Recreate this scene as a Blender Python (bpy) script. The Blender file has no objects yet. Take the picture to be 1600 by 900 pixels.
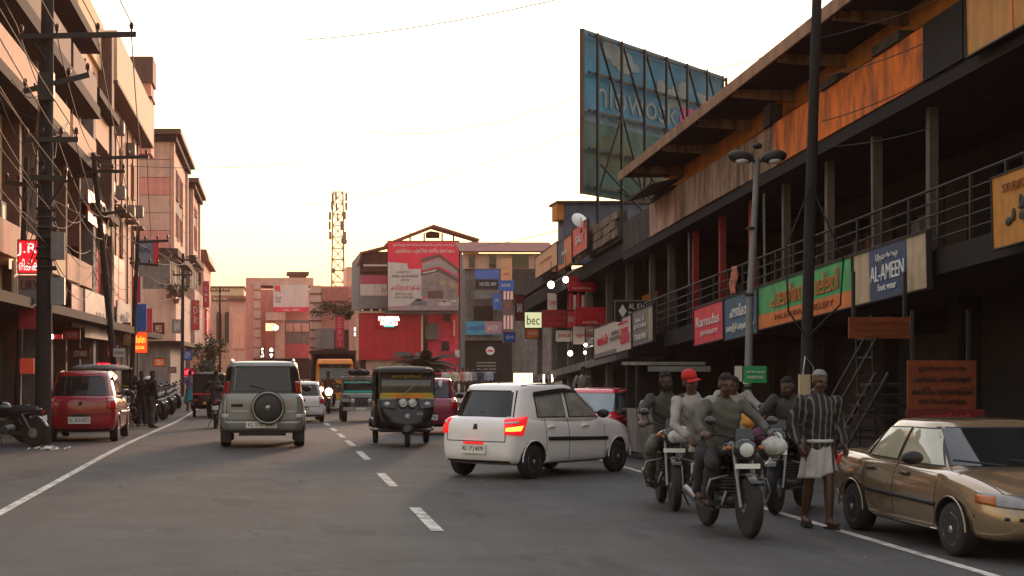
import bpy, bmesh, math, random
from mathutils import Vector, Matrix, Euler
from mathutils.bvhtree import BVHTree
random.seed(7)
R = math.radians
scene = bpy.context.scene
COL = scene.collection

# ------------------------------------------------------------------ camera
FPX, HC, VX, VY = 2600.0, 1.8, 425.0, 567.0          # focal length in photo pixels, eye height, street vanishing point
cam = bpy.data.objects.new('camera', bpy.data.cameras.new('camera'))
COL.objects.link(cam)
cam.location = (0, 0, HC)
cam.rotation_euler = (R(90), 0, 0)
cam.data.sensor_width = 36
cam.data.lens = 36 * FPX / 1600
cam.data.shift_x = (800 - VX) / 1600
cam.data.shift_y = (VY - 450) / 1600
cam.data.clip_end = 4000
scene.camera = cam

# ------------------------------------------------------------------ sky and sun (dusk, sun low ahead of the camera)
SUN_EL, SUN_AZ = R(8), R(15)
world = bpy.data.worlds.new('World'); scene.world = world; world.use_nodes = True
nt = world.node_tree; nt.nodes.clear()
N = nt.nodes.new; L = nt.links.new
sky = N('ShaderNodeTexSky'); sky.sky_type = 'NISHITA'; sky.sun_disc = False
sky.sun_elevation = SUN_EL; sky.sun_rotation = SUN_AZ; sky.dust_density = 3; sky.air_density = 1.5
tc = N('ShaderNodeTexCoord'); sx = N('ShaderNodeSeparateXYZ'); L(tc.outputs['Generated'], sx.inputs[0])
rp = N('ShaderNodeValToRGB'); L(sx.outputs['Z'], rp.inputs[0])
els = rp.color_ramp.elements
els[0].position = 0.0; els[0].color = (1.0, .66, .23, 1)
els[1].position = 1.0; els[1].color = (.60, .62, .68, 1)
for p_, c_ in ((.035, (1.0, .82, .35, 1)), (.075, (1.0, .90, .47, 1)), (.125, (1, .95, .62, 1)), (.2, (.97, .94, .78, 1)), (.45, (.78, .79, .82, 1))):
    e_ = els.new(p_); e_.color = c_
cl = N('ShaderNodeTexNoise'); cl.inputs['Scale'].default_value = 2.2; cl.inputs['Detail'].default_value = 5
mp = N('ShaderNodeMapping'); mp.inputs['Scale'].default_value = (1, 1, 5)
L(tc.outputs['Generated'], mp.inputs[0]); L(mp.outputs[0], cl.inputs['Vector'])
cr = N('ShaderNodeMapRange'); cr.inputs[1].default_value = .3; cr.inputs[2].default_value = .7; cr.inputs[3].default_value = 15.5; cr.inputs[4].default_value = 18.5
L(cl.outputs[0], cr.inputs[0])
vm = N('ShaderNodeVectorMath'); vm.operation = 'SCALE'; L(rp.outputs[0], vm.inputs[0]); L(cr.outputs[0], vm.inputs['Scale'])
mxs = N('ShaderNodeMix'); mxs.data_type = 'RGBA'; mxs.inputs[0].default_value = .86
L(sky.outputs[0], mxs.inputs[6]); L(vm.outputs[0], mxs.inputs[7])
# a dusk sky: brightest round the low sun, falling off smoothly towards the far side
dt = N('ShaderNodeVectorMath'); dt.operation = 'DOT_PRODUCT'; L(tc.outputs['Generated'], dt.inputs[0])
dt.inputs[1].default_value = (math.sin(SUN_AZ) * math.cos(SUN_EL), math.cos(SUN_AZ) * math.cos(SUN_EL), math.sin(SUN_EL))
h1 = N('ShaderNodeMath'); h1.operation = 'MULTIPLY_ADD'; h1.inputs[1].default_value = .5; h1.inputs[2].default_value = .5; L(dt.outputs['Value'], h1.inputs[0])
h2 = N('ShaderNodeMath'); h2.operation = 'POWER'; h2.inputs[1].default_value = 1.6; L(h1.outputs[0], h2.inputs[0])
h3 = N('ShaderNodeMath'); h3.operation = 'MULTIPLY_ADD'; h3.inputs[1].default_value = .54; h3.inputs[2].default_value = .43; L(h2.outputs[0], h3.inputs[0])
vm2 = N('ShaderNodeVectorMath'); vm2.operation = 'SCALE'; L(mxs.outputs[2], vm2.inputs[0]); L(h3.outputs[0], vm2.inputs['Scale'])
bg = N('ShaderNodeBackground'); bg.inputs[1].default_value = .12
L(vm2.outputs[0], bg.inputs[0])
wo = N('ShaderNodeOutputWorld'); L(bg.outputs[0], wo.inputs[0])
sun = bpy.data.objects.new('sun', bpy.data.lights.new('sun', 'SUN')); COL.objects.link(sun)
sun.data.energy = 2.8; sun.data.angle = R(9); sun.data.color = (1, .58, .36)
sun.rotation_euler = Vector((math.sin(SUN_AZ) * math.cos(SUN_EL), math.cos(SUN_AZ) * math.cos(SUN_EL), math.sin(SUN_EL))).to_track_quat('Z', 'Y').to_euler()
scene.view_settings.view_transform = 'Standard'; scene.view_settings.look = 'None'
scene.view_settings.exposure = .35; scene.view_settings.gamma = 1
scene.cycles.max_bounces = 5; scene.cycles.diffuse_bounces = 3; scene.cycles.caustics_reflective = False; scene.cycles.caustics_refractive = False
scene.cycles.use_denoising = True; scene.cycles.sample_clamp_indirect = 4

# ------------------------------------------------------------------ helpers
def lin(h):
    if isinstance(h, (tuple, list)): return tuple(h)
    h = h.lstrip('#'); o = []
    for i in (0, 2, 4):
        c = int(h[i:i + 2], 16) / 255
        o.append(c / 12.92 if c <= .04045 else ((c + .055) / 1.055) ** 2.4)
    return tuple(o)
MATS = {}
def mat(name, col=None, rough=.65, metal=0, var=.18, scale=2.5, bump=0., bscale=40, dirt=0., emit=0., spec=.4, coat=0., ecol=None, streak=(1.6, 1.6, .22)):
    if name in MATS: return MATS[name]
    m = bpy.data.materials.new(name); m.use_nodes = True
    t = m.node_tree; b = t.nodes['Principled BSDF']; c = lin(col)
    b.inputs['Roughness'].default_value = rough; b.inputs['Metallic'].default_value = metal
    b.inputs['Specular IOR Level'].default_value = spec; b.inputs['Coat Weight'].default_value = coat
    b.inputs['Coat Roughness'].default_value = .06
    b.inputs['Base Color'].default_value = (*c, 1)
    co = None
    if var or dirt or bump:
        co = t.nodes.new('ShaderNodeTexCoord')
    src = None
    if var:
        n = t.nodes.new('ShaderNodeTexNoise'); n.inputs['Scale'].default_value = scale; n.inputs['Detail'].default_value = 6; n.inputs['Roughness'].default_value = .62
        t.links.new(co.outputs['Object'], n.inputs['Vector'])
        mr = t.nodes.new('ShaderNodeMapRange'); mr.inputs[1].default_value = .32; mr.inputs[2].default_value = .68
        t.links.new(n.outputs[0], mr.inputs[0])
        mx = t.nodes.new('ShaderNodeMix'); mx.data_type = 'RGBA'
        mx.inputs[6].default_value = (*[v * (1 - var) for v in c], 1); mx.inputs[7].default_value = (*[min(1, v * (1 + var * .6)) for v in c], 1)
        t.links.new(mr.outputs[0], mx.inputs[0]); src = mx.outputs[2]
    if dirt:
        mpn = t.nodes.new('ShaderNodeMapping'); mpn.inputs['Scale'].default_value = streak
        t.links.new(co.outputs['Object'], mpn.inputs[0])
        n2 = t.nodes.new('ShaderNodeTexNoise'); n2.inputs['Scale'].default_value = 1.7; n2.inputs['Detail'].default_value = 8; n2.inputs['Roughness'].default_value = .7
        t.links.new(mpn.outputs[0], n2.inputs['Vector'])
        mr2 = t.nodes.new('ShaderNodeMapRange'); mr2.inputs[1].default_value = .42; mr2.inputs[2].default_value = .66; mr2.inputs[4].default_value = dirt
        t.links.new(n2.outputs[0], mr2.inputs[0])
        mx2 = t.nodes.new('ShaderNodeMix'); mx2.data_type = 'RGBA'
        if src: t.links.new(src, mx2.inputs[6])
        else: mx2.inputs[6].default_value = (*c, 1)
        mx2.inputs[7].default_value = (.028, .024, .02, 1)
        t.links.new(mr2.outputs[0], mx2.inputs[0]); src = mx2.outputs[2]
    if src: t.links.new(src, b.inputs['Base Color'])
    if bump:
        n3 = t.nodes.new('ShaderNodeTexNoise'); n3.inputs['Scale'].default_value = bscale; n3.inputs['Detail'].default_value = 4
        t.links.new(co.outputs['Object'], n3.inputs['Vector'])
        bp = t.nodes.new('ShaderNodeBump'); bp.inputs['Strength'].default_value = bump; bp.inputs['Distance'].default_value = .02
        t.links.new(n3.outputs[0], bp.inputs['Height']); t.links.new(bp.outputs[0], b.inputs['Normal'])
    if emit:
        b.inputs['Emission Color'].default_value = (*(lin(ecol) if ecol else c), 1); b.inputs['Emission Strength'].default_value = emit
    MATS[name] = m
    return m

def link(o, parent=None):
    COL.objects.link(o)
    if parent is not None: o.parent = parent
    return o
def tag(o, label=None, cat=None, group=None, kind=None):
    if label: o['label'] = label
    if cat: o['category'] = cat
    if group: o['group'] = group
    if kind: o['kind'] = kind
    return o
def thing(name, label, cat, loc=(0, 0, 0), rz=0, group=None, sc=1):
    o = link(bpy.data.objects.new(name, None)); o.location = loc; o.rotation_euler = (0, 0, rz); o.scale = (sc, sc, sc)
    o.empty_display_size = .2
    return tag(o, label, cat, group)
def kids(o): return list(o.children)
def copy_tree(o, parent=None):
    c = link(o.copy(), parent)
    if parent is not None: c.matrix_parent_inverse = o.matrix_parent_inverse.copy()
    for ch in kids(o): copy_tree(ch, c)
    return c

class MB:
    def __init__(s): s.v = []; s.f = []; s.sm = []
    def add(s, v, f, smooth=False):
        k = len(s.v); s.v += [tuple(p) for p in v]
        for q in f: s.f.append([i + k for i in q]); s.sm.append(smooth)
        return s
    def box(s, c, d, rz=0, rx=0, ry=0):
        x, y, z = d[0] / 2, d[1] / 2, d[2] / 2
        M = Euler((rx, ry, rz)).to_matrix(); c = Vector(c)
        v = [c + M @ Vector(p) for p in ((-x, -y, -z), (x, -y, -z), (x, y, -z), (-x, y, -z), (-x, -y, z), (x, -y, z), (x, y, z), (-x, y, z))]
        return s.add(v, [(0, 3, 2, 1), (4, 5, 6, 7), (0, 1, 5, 4), (1, 2, 6, 5), (2, 3, 7, 6), (3, 0, 4, 7)])
    def bb(s, x0, x1, y0, y1, z0, z1): return s.box(((x0 + x1) / 2, (y0 + y1) / 2, (z0 + z1) / 2), (abs(x1 - x0), abs(y1 - y0), abs(z1 - z0)))
    def hexa(s, p):   # 8 points, bottom 4 then top 4
        return s.add(p, [(0, 3, 2, 1), (4, 5, 6, 7), (0, 1, 5, 4), (1, 2, 6, 5), (2, 3, 7, 6), (3, 0, 4, 7)])
    def tube(s, pts, r, n=8, smooth=True):
        pts = [Vector(p) for p in pts]; m = len(pts)
        rr = r if isinstance(r, (list, tuple)) else [r] * m
        vs = []; prev = None
        for i, p in enumerate(pts):
            d = (pts[min(i + 1, m - 1)] - pts[max(i - 1, 0)])
            d = d.normalized() if d.length > 1e-9 else Vector((0, 0, 1))
            if prev is None:
                a = d.cross(Vector((0, 0, 1)) if abs(d.z) < .9 else Vector((1, 0, 0))).normalized()
            else:
                a = (prev - d * prev.dot(d)).normalized()
            prev = a; b = d.cross(a)
            for k in range(n):
                t = 2 * math.pi * k / n
                vs.append(p + (a * math.cos(t) + b * math.sin(t)) * rr[i])
        fs = [(i * n + k, i * n + (k + 1) % n, (i + 1) * n + (k + 1) % n, (i + 1) * n + k) for i in range(m - 1) for k in range(n)]
        s.add(vs, fs, smooth)
        s.add([vs[k] for k in range(n)], [tuple(reversed(range(n)))]); s.add(vs[-n:], [tuple(range(n))])
        return s
    def ball(s, c, r, n=10, m=7, rot=None):
        r = r if isinstance(r, (list, tuple)) else (r, r, r); c = Vector(c)
        M = Euler(rot).to_matrix() if rot else Matrix.Identity(3)
        v = [c + M @ Vector((0, 0, -r[2]))]
        for j in range(1, m):
            a = math.pi * j / m - math.pi / 2
            for k in range(n):
                t = 2 * math.pi * k / n
                v.append(c + M @ Vector((r[0] * math.cos(a) * math.cos(t), r[1] * math.cos(a) * math.sin(t), r[2] * math.sin(a))))
        v.append(c + M @ Vector((0, 0, r[2])))
        f = [(0, 1 + (k + 1) % n, 1 + k) for k in range(n)]
        for j in range(m - 2):
            f += [(1 + j * n + k, 1 + j * n + (k + 1) % n, 1 + (j + 1) * n + (k + 1) % n, 1 + (j + 1) * n + k) for k in range(n)]
        e = len(v) - 1
        f += [(e, 1 + (m - 2) * n + k, 1 + (m - 2) * n + (k + 1) % n) for k in range(n)]
        return s.add(v, f, True)
    def lathe(s, prof, c=(0, 0, 0), axis='x', n=24, smooth=True, close=False):  # prof: (axial, radius)
        c = Vector(c); v = []; m = len(prof)
        for a, r in prof:
            for k in range(n):
                t = 2 * math.pi * k / n; u, w = r * math.cos(t), r * math.sin(t)
                v.append(c + Vector({'x': (a, u, w), 'y': (u, a, w), 'z': (u, w, a)}[axis]))
        f = [(i * n + k, i * n + (k + 1) % n, (i + 1) * n + (k + 1) % n, (i + 1) * n + k) for i in range(m - 1) for k in range(n)]
        if close: f += [((m - 1) * n + k, (m - 1) * n + (k + 1) % n, (k + 1) % n, k) for k in range(n)]
        s.add(v, f, smooth)
        if not close:
            s.add(v[:n], [tuple(reversed(range(n)))]); s.add(v[-n:], [tuple(range(n))])
        return s
    def prism(s, poly, axis, a, b):   # poly of 2-D points; axis 'x','y' or 'z'
        n = len(poly)
        mk = {'x': lambda p, t: (t, p[0], p[1]), 'y': lambda p, t: (p[0], t, p[1]), 'z': lambda p, t: (p[0], p[1], t)}[axis]
        v = [mk(p, a) for p in poly] + [mk(p, b) for p in poly]
        return s.add(v, [tuple(reversed(range(n))), tuple(range(n, 2 * n))] + [(k, (k + 1) % n, n + (k + 1) % n, n + k) for k in range(n)])
    def loft(s, rings, smooth=True, caps=True):
        n = len(rings[0]); m = len(rings); v = [p for r in rings for p in r]
        f = [(i * n + k, i * n + (k + 1) % n, (i + 1) * n + (k + 1) % n, (i + 1) * n + k) for i in range(m - 1) for k in range(n)]
        s.add(v, f, smooth)
        if caps: s.f += [[len(s.v) - len(v) + k for k in reversed(range(n))], [len(s.v) - n + k for k in range(n)]]; s.sm += [smooth, smooth]
        return s
    def mesh(s, name, fix=True):
        me = bpy.data.meshes.new(name); me.from_pydata(s.v, [], s.f)
        me.polygons.foreach_set('use_smooth', s.sm)
        if fix:
            b = bmesh.new(); b.from_mesh(me); bmesh.ops.recalc_face_normals(b, faces=b.faces); b.to_mesh(me); b.free()
        me.update(); return me
    def build(s, name, m, parent=None, loc=None):
        me = s.mesh(name); o = link(bpy.data.objects.new(name, me), parent)
        for q in (m if isinstance(m, (list, tuple)) else [m]): me.materials.append(q)
        if loc is not None: o.location = loc
        return o

WORK = bpy.data.scenes.new('workshop')          # a side scene where modifiers and lettering are evaluated
def bench(o): WORK.collection.objects.link(o); return o
def evaluated(o, name=None):
    WORK.view_layers[0].update()
    dg = WORK.view_layers[0].depsgraph
    return bpy.data.meshes.new_from_object(o.evaluated_get(dg), preserve_all_data_layers=False, depsgraph=dg)
def baked(me, mods, mats=None):
    """run modifiers [(type, {settings})] on a mesh and return the result as a new mesh"""
    o = bench(bpy.data.objects.new('worker', me))
    for t, kw in mods:
        md = o.modifiers.new(t.lower(), t)
        for k, v in kw.items(): setattr(md, k, v)
    r = evaluated(o); bpy.data.objects.remove(o)
    return r

TXT = {}
def text_mesh(s, w, h, depth=.012):
    """lettering in the xz plane facing -y, centred, fitted to w x h"""
    cu = bpy.data.curves.new('lettering', 'FONT'); cu.body = s; cu.align_x = 'CENTER'; cu.extrude = .02; cu.resolution_u = 2; cu.space_line = .95
    o = bench(bpy.data.objects.new('lettering', cu))
    me = evaluated(o); bpy.data.objects.remove(o)
    if not me.vertices: return None
    xs = [v.co.x for v in me.vertices]; ys = [v.co.y for v in me.vertices]
    x0, x1, y0, y1 = min(xs), max(xs), min(ys), max(ys)
    for v in me.vertices:
        x, y, z = v.co
        v.co = ((x - (x0 + x1) / 2) / max(x1 - x0, 1e-6) * w, -(z / .02 * .5 + .5) * depth, (y - (y0 + y1) / 2) / max(y1 - y0, 1e-6) * h)
    return me
def lettering(parent, s, cx, cz, w, h, m, y=0., depth=.012, name='lettering'):
    me = text_mesh(s, w, h, depth)
    if me is None: return None
    me.materials.clear(); me.materials.append(m)
    o = link(bpy.data.objects.new(name, me), parent); o.location = (cx, y, cz)
    return o

KSL = .0531                       # fall of the right-hand arcade per metre down the street
def gz(y):
    t = min(1, max(0, (y - 32) / 30)); return -.22 * t * t * (3 - 2 * t)
def P(px, py, y): return Vector(((px - VX) * y / FPX, y, HC - (py - VY) * y / FPX))
def XP(px, y): return (px - VX) * y / FPX
def ZP(py, y): return HC - (py - VY) * y / FPX

def sign(name, label, loc, w, h, rz, m, texts=(), group=None, th=.06, frame=None, panels=(), tilt=0., cat='sign', posts=None, border=.03):
    """a board: top-level mesh whose front faces local -y; lettering and panels are parts"""
    b = MB().bb(-w / 2, w / 2, 0, th, -h / 2, h / 2)
    o = b.build(name, m); tag(o, label, cat, group); o.location = loc; o.rotation_euler = (0, tilt, rz)
    for (x0, x1, z0, z1, pm) in panels:       # fractions of the board
        MB().bb(-w / 2 + x0 * w, -w / 2 + x1 * w, -.012, .001, -h / 2 + z0 * h, -h / 2 + z1 * h).build('panel', pm, o)
    for t in texts:
        s, fx, fz, fw, fh, tm = t
        lettering(o, s, (fx - .5) * w, (fz - .5) * h, fw * w, fh * h, tm, y=-.014)
    if frame:
        f = MB(); e = border
        f.bb(-w / 2 - e, w / 2 + e, -.02, th + .01, h / 2, h / 2 + e); f.bb(-w / 2 - e, w / 2 + e, -.02, th + .01, -h / 2 - e, -h / 2)
        f.bb(-w / 2 - e, -w / 2, -.02, th + .01, -h / 2, h / 2); f.bb(w / 2, w / 2 + e, -.02, th + .01, -h / 2, h / 2)
        f.build('frame', frame, o)
    if posts:
        for (x, z0, z1) in posts: MB().box((x, th + .03, (z0 + z1) / 2), (.05, .05, z1 - z0)).build('bracket', M['iron'], o)
    return o

# ------------------------------------------------------------------ materials
M = {}
M['asphalt'] = mat('asphalt', (.066, .064, .061), .78, var=.3, scale=.7, bump=.5, bscale=45, spec=.25, dirt=.35, streak=(.9, .09, 1))
def asphalt_detail(m):
    t = m.node_tree; b = t.nodes['Principled BSDF']; src = b.inputs['Base Color'].links[0].from_socket; co = t.nodes.new('ShaderNodeTexCoord')
    def noise(sc, lo, hi, amt, col, src, mapping=(1, 1, 1), det=5):
        mp = t.nodes.new('ShaderNodeMapping'); mp.inputs['Scale'].default_value = mapping; t.links.new(co.outputs['Object'], mp.inputs[0])
        n = t.nodes.new('ShaderNodeTexNoise'); n.inputs['Scale'].default_value = sc; n.inputs['Detail'].default_value = det; t.links.new(mp.outputs[0], n.inputs['Vector'])
        r = t.nodes.new('ShaderNodeMapRange'); r.inputs[1].default_value = lo; r.inputs[2].default_value = hi; r.inputs[4].default_value = amt; t.links.new(n.outputs[0], r.inputs[0])
        x = t.nodes.new('ShaderNodeMix'); x.data_type = 'RGBA'; t.links.new(src, x.inputs[6]); x.inputs[7].default_value = (*col, 1); t.links.new(r.outputs[0], x.inputs[0]); return x.outputs[2]
    src = noise(55, .5, .75, .55, (.12, .115, .11), src, det=2)            # pale stones in the chippings
    src = noise(38, .52, .8, .6, (.012, .012, .012), src, det=2)
    src = noise(.9, .60, .64, .45, (.022, .021, .02), src, (1.2, .35, 1))   # tar patches
    src = noise(1.3, .62, .72, .4, (.10, .09, .078), src, (1, .3, 1))       # dusty patches
    v = t.nodes.new('ShaderNodeTexVoronoi'); v.feature = 'DISTANCE_TO_EDGE'; v.inputs['Scale'].default_value = .33
    nz = t.nodes.new('ShaderNodeTexNoise'); nz.inputs['Scale'].default_value = 1.5; nz.inputs['Detail'].default_value = 6; t.links.new(co.outputs['Object'], nz.inputs['Vector'])
    ad = t.nodes.new('ShaderNodeVectorMath'); ad.operation = 'MULTIPLY_ADD'; ad.inputs[1].default_value = (1.3, 1.3, 1.3); t.links.new(nz.outputs['Color'], ad.inputs[0]); t.links.new(co.outputs['Object'], ad.inputs[2]); t.links.new(ad.outputs[0], v.inputs['Vector'])
    r = t.nodes.new('ShaderNodeMapRange'); r.inputs[1].default_value = .004; r.inputs[2].default_value = .014; r.inputs[3].default_value = .28; r.inputs[4].default_value = 0; t.links.new(v.outputs['Distance'], r.inputs[0])
    x = t.nodes.new('ShaderNodeMix'); x.data_type = 'RGBA'; t.links.new(src, x.inputs[6]); x.inputs[7].default_value = (.014, .013, .013, 1); t.links.new(r.outputs[0], x.inputs[0]); t.links.new(x.outputs[2], b.inputs['Base Color'])
asphalt_detail(M['asphalt'])
M['ground'] = mat('dusty_ground', (.075, .068, .06), .95, var=.4, scale=.9, bump=.3, bscale=25)
M['pave'] = mat('footpath_concrete', (.11, .10, .09), .9, var=.35, scale=1.1, bump=.2)
M['line'] = mat('road_paint', (.62, .58, .52), .8, var=.35, scale=5, dirt=.8, streak=(3, 1.6, 3))
M['iron'] = mat('dark_iron', (.03, .028, .027), .6, .3)
M['steel'] = mat('steel', (.35, .35, .35), .35, .8)
M['chrome'] = mat('chrome', (.7, .7, .7), .12, 1, var=0)
M['rubber'] = mat('rubber', (.018, .018, .018), .85, var=.2)
M['black'] = mat('black_paint', (.012, .012, .013), .28, var=0, spec=.5)
M['blackmat'] = mat('black_plastic', (.016, .016, .016), .6, var=.2)
M['glass'] = mat('dark_glass', (.012, .014, .014), .06, var=0, spec=.6)
M['paleglass'] = mat('sky_glass', (.30, .28, .25), .08, var=.3, scale=4, spec=.8)
M['plate'] = mat('plate_white', (.75, .73, .68), .5, var=.1)
M['plateyellow'] = mat('plate_yellow', (.75, .5, .05), .5, var=.1)
M['ink'] = mat('ink', (.015, .015, .018), .6, var=0)
M['white'] = mat('white_paint', (.78, .75, .72), .5, var=.08)
M['redpaint'] = mat('red_lettering', (.6, .02, .04), .5, var=.05)
M['taillamp'] = mat('tail_lamp', (.45, .008, .012), .15, var=0, spec=.6)
M['taillit'] = mat('tail_lamp_lit', (.8, .01, .02), .2, var=0, emit=.5, ecol=(1, .015, .02))
M['amberlit'] = mat('indicator_lit', (1, .4, .05), .2, var=0, emit=2.2, ecol=(1, .42, .05))
M['amber'] = mat('indicator', (.35, .09, .01), .2, var=0)
M['lamp'] = mat('lamp_lens', (.55, .55, .53), .08, var=.1, spec=.8)
M['lit'] = mat('lit_lamp', (1, .9, .75), .3, var=0, emit=6, ecol=(1, .88, .68))
M['dullchrome'] = mat('dull_chrome', (.16, .16, .155), .35, .9, var=.2)
M['skin'] = mat('skin', (.085, .040, .026), .5, var=.12, scale=8)
M['hair'] = mat('black_hair', (.005, .0045, .0045), .9, var=.3, scale=30, bump=.4, bscale=90)
M['bark'] = mat('bark', (.05, .04, .03), .9, var=.3)
M['leaf'] = mat('leaf', (.035, .05, .02), .7, var=.45, scale=1.5)
M['darkwall'] = mat('grimy_shade_wall', (.016, .013, .012), .9, var=.4, dirt=.4)  # near-black base stands in for shade under the overhangs, grime mottled over it
M['shutter'] = mat('shade_grey_shutter', (.032, .03, .029), .6, var=.3, dirt=.4)  # grey darkened so the shutters carry the arcade's shade in their colour
M['beige'] = mat('beige_plaster', (.72, .44, .35), .85, var=.12, dirt=.2)
M['peach'] = mat('peach_plaster', (.84, .46, .31), .85, var=.10, dirt=.16)
M['cream'] = mat('cream_plaster', (.86, .57, .34), .85, var=.10, dirt=.16)
M['pinkwall'] = mat('pink_plaster', (.78, .32, .26), .85, var=.12, dirt=.2)
M['brown'] = mat('brown_fascia', (.13, .07, .055), .8, var=.25, dirt=.3)
M['greywall'] = mat('grey_plaster', (.22, .20, .19), .85, var=.25, dirt=.4)
M['roofred'] = mat('rusty_roof_sheet', (.24, .07, .05), .75, var=.3, dirt=.3)
# ------------------------------------------------------------------ ground, road, footpaths
def strip(name, x0, x1, ys, dz, m, kind='structure', label=None):
    b = MB(); v = []
    for y in ys: v += [(x0, y, gz(y) + dz), (x1, y, gz(y) + dz)]
    b.add(v, [(2 * i, 2 * i + 1, 2 * i + 3, 2 * i + 2) for i in range(len(ys) - 1)], True)
    o = b.build(name, m); o['kind'] = kind
    if label: o['label'] = label
    return o
YS = [-60, 0, 20, 32] + [34 + 2 * i for i in range(15)] + [90, 140, 200]
strip('ground', -900, 900, YS + [400, 1500], -.03, M['ground'], label='dusty ground reaching the horizon under the street')
strip('road', -6.3, 8.4, YS, 0, M['asphalt'], label='grey asphalt street running away between the shops')
def line_strip(name, x0, x1, y0, y1, label):
    n = max(1, int((y1 - y0) / 2)); return strip(name, x0, x1, [y0 + (y1 - y0) * i / n for i in range(n + 1)], .006, M['line'], label=label)
line_strip('edge_line', -3.32, -3.19, 8, 110, 'worn white edge line on the left of the road')
line_strip('edge_line', 6.03, 6.14, 8, 110, 'worn white edge line on the right of the road')
for y0 in (17.75, 24.2, 30.9, 36.2, 41.2, 46.4, 52, 58, 64, 70, 77, 84):
    line_strip('centre_dash', 1.70, 1.84, y0, y0 + 2.9, 'white dash of the broken centre line')
def kerb(name, x0, x1, y0, y1, label):
    b = MB(); ys = [y for y in YS if y0 <= y <= y1]
    rings = [[(x0, y, gz(y) - .05), (x1, y, gz(y) - .05), (x1, y, gz(y) + .14), (x0, y, gz(y) + .14)] for y in ys]
    b.loft(rings, False); o = b.build(name, M['pave']); tag(o, label, kind='structure')
kerb('right_footpath', 8.9, 12.6, 0, 200, 'raised concrete footpath along the right-hand shops')
kerb('left_footpath', -9, -6.6, 0, 200, 'raised concrete footpath along the left-hand shops')
# drifting grit on the tarmac
g = MB()
for i in range(120):
    x = random.uniform(-6, 8.3); y = random.choice([random.uniform(14, 30), random.uniform(22, 45)]); s_ = random.uniform(.005, .016)
    if -3 < x < 5.8 and random.random() < .55: x = random.choice([random.uniform(-6, -3), random.uniform(6, 8.3)])
    g.box((x, y, gz(y) + s_ * .3), (s_ * 2.2, s_ * 1.5, s_), rz=random.random() * 3)
tag(g.build('street_litter', mat('pale_grit', (.3, .27, .23), .9)), 'scraps of pale litter and grit lying on the road', kind='stuff')

# ------------------------------------------------------------------ generic wall openings
def window(parent, c, w, h, face, pane=None, fm=None, bars=1, depth=.09):
    """face: unit normal as 'x+','x-','y-'; c: centre on the wall surface"""
    fm = fm or M['brown']; pane = pane or M['glass']; fr = MB(); t = .07
    def put(b, u0, u1, z0, z1, d0, d1):
        if face == 'y-': b.bb(c[0] + u0, c[0] + u1, c[1] - d1, c[1] - d0, c[2] + z0, c[2] + z1)
        elif face == 'x+': b.bb(c[0] + d0, c[0] + d1, c[1] + u0, c[1] + u1, c[2] + z0, c[2] + z1)
        else: b.bb(c[0] - d1, c[0] - d0, c[1] + u0, c[1] + u1, c[2] + z0, c[2] + z1)
    put(fr, -w / 2 - t, -w / 2, -h / 2, h / 2, -.02, depth); put(fr, w / 2, w / 2 + t, -h / 2, h / 2, -.02, depth)
    put(fr, -w / 2 - t, w / 2 + t, h / 2, h / 2 + t, -.02, depth + .004); put(fr, -w / 2 - t - .05, w / 2 + t + .05, -h / 2 - t, -h / 2, -.02, depth + .06)
    for i in range(bars):
        u = -w / 2 + w * (i + 1) / (bars + 1); put(fr, u - .025, u + .025, -h / 2, h / 2, -.01, depth * .6)
    f = fr.build('window', fm, parent)
    pb = MB(); put(pb, -w / 2, w / 2, -h / 2, h / 2, -.02, .015); pb.build('pane', pane, f)
    return f
def part(name, m, parent, *boxes):
    b = MB()
    for q in boxes: b.bb(*q)
    return b.build(name, m, parent)

# ------------------------------------------------------------------ long right-hand arcade (steps down the slope: every level falls by KSL per metre)
M['ochre'] = mat('orange_plaster', (.80, .29, .06), .85, var=.2, dirt=.2)
M['orange'] = mat('orange_parapet', (.85, .19, .02), .8, var=.25, scale=1.5, dirt=.8, streak=(1.5, 1.5, .5))
M['stained'] = mat('stained_parapet', (.40, .24, .15), .9, var=.4, scale=1.2, dirt=.9, streak=(2.6, 2.6, .35))
M['peeled'] = mat('peeled_pink_parapet', (.62, .36, .27), .9, var=.35, scale=1.4, dirt=.7, streak=(2, 2, .4))
M['mould'] = mat('mouldy_concrete', (.075, .056, .046), .95, var=.5, dirt=.8)
M['soffit'] = mat('shade_dark_soffit', (.013, .009, .008), .9, var=.35)  # shade below slabs and eaves put into the near-black colour
M['pale'] = mat('pale_post', (.15, .11, .09), .8, var=.2, dirt=.5)
M['redpost'] = mat('red_post', (.30, .03, .03), .7, var=.2)
arc = thing('arcade_building', 'long two storey shop arcade with orange parapet and deep eaves beside the parked beige sedan', 'building', (10.3, 20, 0))
arc_inv = Matrix.Translation((-10.3, -20, 0))
def apart(name, m, fn, parent=arc):
    b = MB(); fn(b); b.v = [(x - 10.3, y - 20, z) for x, y, z in b.v]; return b.build(name, m, parent)
def sl(b, x0, x1, y0, y1, za, zb):
    k = KSL; return b.hexa([(x0, y0, za - k * y0), (x1, y0, za - k * y0), (x1, y1, za - k * y1), (x0, y1, za - k * y1),
                            (x0, y0, zb - k * y0), (x1, y0, zb - k * y0), (x1, y1, zb - k * y1), (x0, y1, zb - k * y1)])
def slq(x0, x1, y0, y1, za, zb): return lambda b: sl(b, x0, x1, y0, y1, za, zb)
A0, A1 = 17.0, 45.6
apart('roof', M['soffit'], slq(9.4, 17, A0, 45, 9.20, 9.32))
apart('roof_edge', mat('eave_board', (.34, .17, .085), .8, var=.3, dirt=.5), slq(9.36, 9.40, A0, 45, 9.10, 9.34))
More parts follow.
